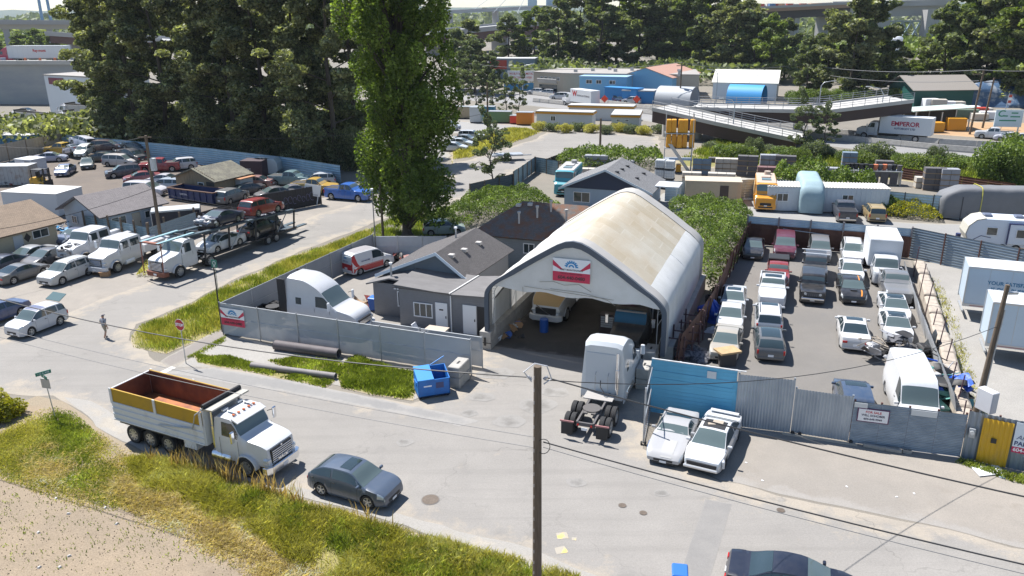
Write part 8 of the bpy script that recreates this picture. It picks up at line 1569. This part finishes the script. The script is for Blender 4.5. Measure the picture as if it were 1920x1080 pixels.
t=box_kit(15.5,2.55,2.9,1.15,M('semi_white',(.60,.62,.64),.4),(-5.8,-4.5),10).put('semi_trailer','long white semi trailer on the far left embankment','trailer',T0@V((8.5,-5,9.75)),R(172));b=[o for o in t.children if o.name.startswith('cargo_box')][0];lettering(b,'Ray-mont',.9,M('ink_red'),wall_matrix((-1,1.29,2.9),(-1,0,0)),bold=.03)
car('pickup',0,0,172,(.45,.5,.6),'pale blue pickup on the far left embankment','pickup','distant_car',pos=T0@V((19,-1.8,9.75)))
for k in range(3):t=thing('traffic_drum',ORD[k]+' orange traffic drum on the embankment edge','traffic drum',T0@V((2+k*4,-1.5,9.75)));part(t,'drum',MB().cyl((0,0,0),(0,0,1.3),.35,.28,n=12),M('cone_orange'))
bld('white_wall_building','plain white building wall with a dark sign behind the cottonwoods',96,214,-30,22,10,8.4,M('wall_white',(.58,.62,.66),.6),FR);o=tag(MB().box(1.6,7,-.12,-.02,6.6,8.0).build('wall_sign',M('sign_maroon',(.16,.02,.05),.5),None,None,0,g(96,214),R(-30)),'dark red and navy sign on the plain white wall','sign')
for k,(x,y,hh,lb)in enumerate(((70,246,150,'parked dump truck with its bed facing the shrubs, left one'),(118,238,155,'parked dump truck in the middle of the far truck yard'),(168,250,-35,'white tipper cab at the right end of the far truck yard'),(30,236,150,'parked dump truck at the left end of the far truck yard'),(120,222,160,'dump truck at the back of the far truck yard'))):DK.put('parked_dump_truck',lb,'truck',g(x,y),R(hh),'dump trucks in the far truck yard',cols(BEDW=M('bed_pale',(.46,.45,.42),.6,nv=.1),YB=M('bed_pale'),RI=M('bed_dirty',(.26,.23,.2),.8),ORG=M('bed_dirty'),PAINT=WP))
car('sedan',48,214,165,(.02,.025,.04),'black sedan parked above the far truck yard','sedan','distant_car')
# ------------------------------------------------------------------ bridges on the horizon
HZC=M('far_concrete',(.34,.34,.34),.9);HZG=M('far_girder',(.10,.045,.04),.7)
def span(name,lb,a,b,w,th,mat,girder=None,piers=0,zb=0.,cat='bridge'):
 a,b=V(a),V(b);d=b-a;t=thing(name,lb,cat,(a.x,a.y,0),math.atan2(d.y,d.x));L=d.to_2d().length;sl=b.z-a.z
 mb=MB();mb.loft([[(0,-w/2,a.z),(0,w/2,a.z),(0,w/2,a.z+th),(0,-w/2,a.z+th)],[(L,-w/2,b.z),(L,w/2,b.z),(L,w/2,b.z+th),(L,-w/2,b.z+th)]]);part(t,'deck',mb,mat)
 if girder:mb=MB();gh=girder[1];mb.loft([[(0,-w*.35,a.z-gh),(0,w*.35,a.z-gh),(0,w*.35,a.z),(0,-w*.35,a.z)],[(L,-w*.35,b.z-gh),(L,w*.35,b.z-gh),(L,w*.35,b.z),(L,-w*.35,b.z)]]);part(t,'girder',mb,girder[0])
 for k in range(piers):x=L*(k+.5)/piers;zt=lerp(a.z,b.z,x/L)-(girder[1]if girder else 0);part(t,'pier',MB().box(x-1.4,x+1.4,-w*.3,w*.3,zb,zt),HZC)
 for s in(1,-1):mb=MB();mb.loft([[(0,s*w/2-.15,a.z+th),(0,s*w/2+.15,a.z+th),(0,s*w/2+.15,a.z+th+1),(0,s*w/2-.15,a.z+th+1)],[(L,s*w/2-.15,b.z+th),(L,s*w/2+.15,b.z+th),(L,s*w/2+.15,b.z+th+1),(L,s*w/2-.15,b.z+th+1)]]);part(t,'parapet',mb,HZC)
 return t
def at(px,py,d):
 """point at forward distance d behind photo pixel px, py"""
 r=_F+_R2*((px-960)/FP)-_U2*((py-540)/FP);return V((0,0,CH))+r*(d/r.y)
span('highway_viaduct','pale concrete viaduct at the far left horizon',at(-120,45,430),at(130,46,460),14,1.2,HZC,(M('girder_pale',(.40,.38,.33),.9),2.4),3);span('girder_bridge','brown girder bridge end behind the cottonwoods at the left',at(110,66,380),at(330,80,330),12,.8,HZC,(HZG,3.2),3)
span('girder_bridge','curving concrete deck on brown girders right of the poplar',at(780,70,420),at(1015,45,520),18,1.4,HZC,(HZG,4.5),4);span('cable_bridge','slim far bridge deck reaching the pale tower',at(700,33,1100),at(1045,15,1300),20,3.5,M('far_deck',(.30,.33,.35),.9),None,4)
t=thing('bridge_tower','pale blue grey tower of the far bridge','tower',at(1020,45,1300));t.location.z=0;[part(t,'leg',MB().box(x-7,x+7,-6,6,0,110),M('tower_grey',(.33,.45,.52),.9))for x in(-18,10)];part(t,'crossbeam',MB().box(-18,10,-5,5,60,68),M('tower_grey'))
for k in range(3):wire(at(1020,15,1300)+V((0,0,70)),at(880+k*45,24,1200),0,'pale stay cable of the far bridge, %s from the left'%ORD[k],.4,M('stay_pale',(.5,.52,.54),.8),'stay cables of the far bridge')
t=thing('bridge_mast','thin twin blue mast on the left horizon','tower',at(86,30,1300));t.location.z=0;[part(t,'leg',MB().tube([(x,0,0),(x*.75,0,110)],2.2,6),M('mast_blue',(.10,.25,.42),.8))for x in(-7,7)]
t=span('truss_bridge','bridge under construction with orange formwork at the top right',at(1385,24,400),at(1580,14,420),16,1.5,M('formwork',(.30,.20,.14),.9),(M('dark_steel',(.05,.045,.05),.7),3.5),3);rr=random.Random(2)
for k in range(26):part(t,'formwork',MB().box(-1.5,1.5,-.8,.8,0,1.5),rr.choice([M('form_tan',(.45,.28,.18),.9),M('form_blue',(.12,.22,.4),.7),M('form_white',(.5,.5,.5),.8),M('form_red',(.35,.08,.06),.7)]),loc=(rr.uniform(2,50),rr.uniform(-7,7),lerp(at(1385,24,400).z,at(1580,14,420).z,.5)+1.5),rz=rr.uniform(-.4,.4))
span('pier_bridge','grey concrete bridge pier and deck at the top right',at(1580,14,440),at(1760,10,460),16,2.0,HZC,(HZC,5.0),0);t=thing('bridge_pier','broad concrete portal pier below the right bridge','pier',at(1690,110,440));t.location.z=0;[part(t,'column',MB().box(x-3.2,x+3.2,-3,3,0,20),HZC)for x in(-13,12)]
t=thing('steel_truss','blue grey steel lattice under the right bridge deck','bridge',at(1590,60,470));t.location.z=0;mb=MB();[mb.tube([(k*5,0,4+10*(k%2)),(k*5+5,0,14-10*(k%2))],.5,4)for k in range(10)];[mb.tube([(k*5,0,14-10*(k%2)),(k*5+5,0,4+10*(k%2))],.5,4)for k in range(10)];[mb.tube([(0,0,z),(50,0,z)],.7,4)for z in(4,14)];part(t,'lattice',mb,M('truss_blue',(.25,.33,.38),.8))
t=thing('lattice_crane','white lattice crane boom above the right trees','crane',at(1600,60,300));t.location.z=0;p0,p1=V((-2,0,0)),V((5,0,40));mb=MB()
for s in(-1,1):mb.tube([p0+V((s*1.2,0,0)),p1+V((s*.8,0,0))],.15,4)
for k in range(22):a=p0 .lerp(p1,k/22);b=p0 .lerp(p1,(k+1)/22);s=1 if k%2 else-1;mb.tube([a+V((s*1.1,0,0)),b+V((-s*1.1,0,0))],.09,4)
part(t,'boom',mb,M('crane_white',(.55,.55,.6),.6));part(t,'crane_base',MB().box(-4,3,-2,2,0,3),M('crane_white'))
t=thing('storage_silo','white cylindrical silo among the right trees','silo',g(1670,120));t.location=at(1670,118,330);t.location.z=0;part(t,'tank',MB().cyl((0,0,0),(0,0,9.5),3.3,n=20),WHITE,40);part(t,'cap',MB().cyl((0,0,9.5),(0,0,10.3),3.4,2.8,n=20),WHITE,40)
# ------------------------------------------------------------------ far trees
TL=[(862,168,.62),(890,175,.55),(925,178,.42),(880,150,.7),(955,130,.75),(1000,128,.85),(1045,138,1.0),(1085,133,1.15),(1120,138,1.1),(1155,132,1.2),(1195,136,1.15),(1230,132,1.2),(1262,136,1.25),(1300,138,1.2),(1340,142,1.15),(1375,148,1.05),(1410,150,.72),(1445,155,.74),(1470,146,.68)]
for k,(x,y,s)in enumerate(TL):put_tree(FT[k%3],'broadleaf_tree','%s tree from the left in the green belt behind the tan building'%ORD[k],g(x,y),(s*1.4,s*1.4,s*1.08),k*1.7,'tree belt behind the highway',(LF,LFL,LF,LD)[k%4]if k not in(0,1,2)else LS)
TR=[(1512,182,.62,LW,'grey green willow behind the wooden pole'),(1545,184,.70,LW,'broad willow right of the wooden pole'),(1590,190,1.05,LD,'tall dark tree beside the willows'),(1622,186,1.1,LF,'tall tree left of the bridge pier'),(1650,172,.7,LFL,'low light tree in front of the white silo'),(1690,178,.48,LF,'rounded tree right of the white silo'),(1725,182,.5,LFL,'light tree behind the green warehouse'),(1765,186,.95,LF,'tall tree at the left of the right hand grove'),(1800,184,1.1,LFL,'tall bright tree of the right hand grove'),(1838,190,1.15,LF,'middle tall tree of the right hand grove'),(1872,194,1.1,LD,'dark tree near the right edge'),(1912,200,1.2,LFL,'bright tree cut by the right edge'),(1955,206,1.2,LF,'last tree at the right edge'),(1740,160,.5,LF,'rear tree above the green warehouse roof'),(1600,160,.6,LFL,'rear tree beside the crane boom')]
for k,(x,y,s,m,lb)in enumerate(TR):put_tree(FT[(k+1)%3],'broadleaf_tree',lb,g(x,y),(s*1.1,s*1.1,s*.95),k*2.3,'right hand far trees',m)
for k,(x,y,s,lb)in enumerate(((1508,292,1.25,'young poplar sapling left of the pair by the ramp'),(1542,290,1.1,'young poplar sapling right of the pair by the ramp'),(925,206,1.1,'silvery young tree left of the tan building'),(950,214,1.2,'silvery young tree in the middle by the far junction'),(972,212,1.2,'silvery young tree beside the message board'),(893,208,1.5,'grey green tree behind the far car park'),(870,205,1.5,'second grey green tree behind the far car park'))):put_tree(ST[k%2],'young_tree',lb,g(x,y),s,k,'young trees by the ramps')
for k in range(22):
 x=lerp(1330,1920,k/21);y=(282,292,300,288)[k%4]+(x-1330)*.055;bush(x,y,3.2+(k%3)*1.3,1.3+(k%4)*.45,'leafy shrub on the rough bank beyond the storage yard, %s from the left'%ORD[k],(LS,LB_,LFL,LS)[k%4],'bank_shrub','shrubs on the bank beyond the storage yard',k,True)
bush(1880,345,9,4.8,'large dark shrub at the right edge above the covered motorhome',LB_,k=1);bush(1905,330,8,5,'tall shrub at the right edge below the highway',LFL,k=2)
for k in range(10):bush(lerp(1010,1235,k/9),244+(k%3)*2+k*.6,3.4,1.5,'rough weedy shrub below the site cabins, %s from the left'%ORD[k],(GY,LS)[k%2],'bank_shrub','weeds below the site cabins',k,True)
for k in range(8):bush(lerp(1500,1760,k/7),196,8,3.2,'low hedge shrub behind the farther ramp, %s from the left'%ORD[k],(LB_,LFL)[k%2],'bank_shrub','hedge behind the farther ramp',k,True)
tx=[(-30,150,.5,LS),(10,150,.5,LS),(40,120,.62,LFL),(75,122,.70,LFL),(105,126,.6,LFL)]
for k,(x,y,s,m)in enumerate(tx):put_tree(FT[k%3],'broadleaf_tree',('silvery tree at the left edge behind the embankment','silvery tree beside the bright round one at the left','bright green tree behind the white semi trailer','round bright green tree above the white semi trailer','bright green tree at the trailer tail')[k],at(x,y-30,400+k*6)*1 if False else V((at(x,y,380).x,at(x,y,380).y,0)),(s*1.2,s*1.2,s*.9),k,'trees behind the embankment',m)
# distant wooded shore and hills
def far_wood(lb,x0,x1,d,h,n,mat,size,seed,depth=120):
 rng=np.random.default_rng(seed);x=rng.uniform(x0,x1,n);y=d+rng.uniform(0,depth,n);f=np.array([.55+.45*noise.noise((a*.012,b*.006,seed))+.25*noise.noise((a*.05,b*.03,seed))for a,b in zip(x,y)]);z=h*np.clip(f,.15,1.3)*rng.uniform(.1,1,n)**.6
 tag(link('far_wood',leaves('w',np.stack([x,y,z],1),size,rng,aspect=.8),mat),lb,'wood',None,'stuff')
far_wood('low dark greenery below the tree belt',0,120,238,10,9000,LF,1.5,8,60);far_wood('shaded thicket behind the cottonwood row',-100,-16,128,7,9000,LD,.9,7,26);far_wood('dark wooded belt far behind the highway',-700,900,620,16,16000,LF,6,1);far_wood('hazy wooded shore on the horizon',-2200,2200,1500,26,12000,LF,16,2,300);far_wood('wood behind the left viaduct',-420,-190,470,14,5000,LFL,4,3,90);far_wood('wooded belt behind the right hand grove',60,420,330,13,7000,LFL,3,4,120)
mb=MB();rr=random.Random(1);n=60;A=mb.ring([(lerp(-4200,4200,k/n),4200,-5)for k in range(n+1)]);B=mb.ring([(lerp(-4200,4200,k/n),4300,40+35*abs(noise.noise((k*.21,3,1)))+12*noise.noise((k*.9,1,1)))for k in range(n+1)]);C_=mb.ring([(lerp(-4200,4200,k/n),4600,-5)for k in range(n+1)]);mb.bridge(A,B,0,False);mb.bridge(B,C_,0,False);struct('hills',mb,M('far_hill',(.07,.10,.07),.95),60)
# air
hz=bpy.data.materials.new('haze_air');hz.use_nodes=True;nn=hz.node_tree.nodes;[nn.remove(x)for x in list(nn)if x.type!='OUTPUT_MATERIAL']
vol=nn.new('ShaderNodeVolumePrincipled');vol.inputs['Color'].default_value=(.80,.88,1,1);vol.inputs['Density'].default_value=.00007;vol.inputs['Anisotropy'].default_value=.1
hz.node_tree.links.new(vol.outputs[0],[x for x in nn if x.type=='OUTPUT_MATERIAL'][0].inputs['Volume'])
tag(MB().box(-4400,4400,-59,6900,-8,150).build('haze',hz),kind='stuff')
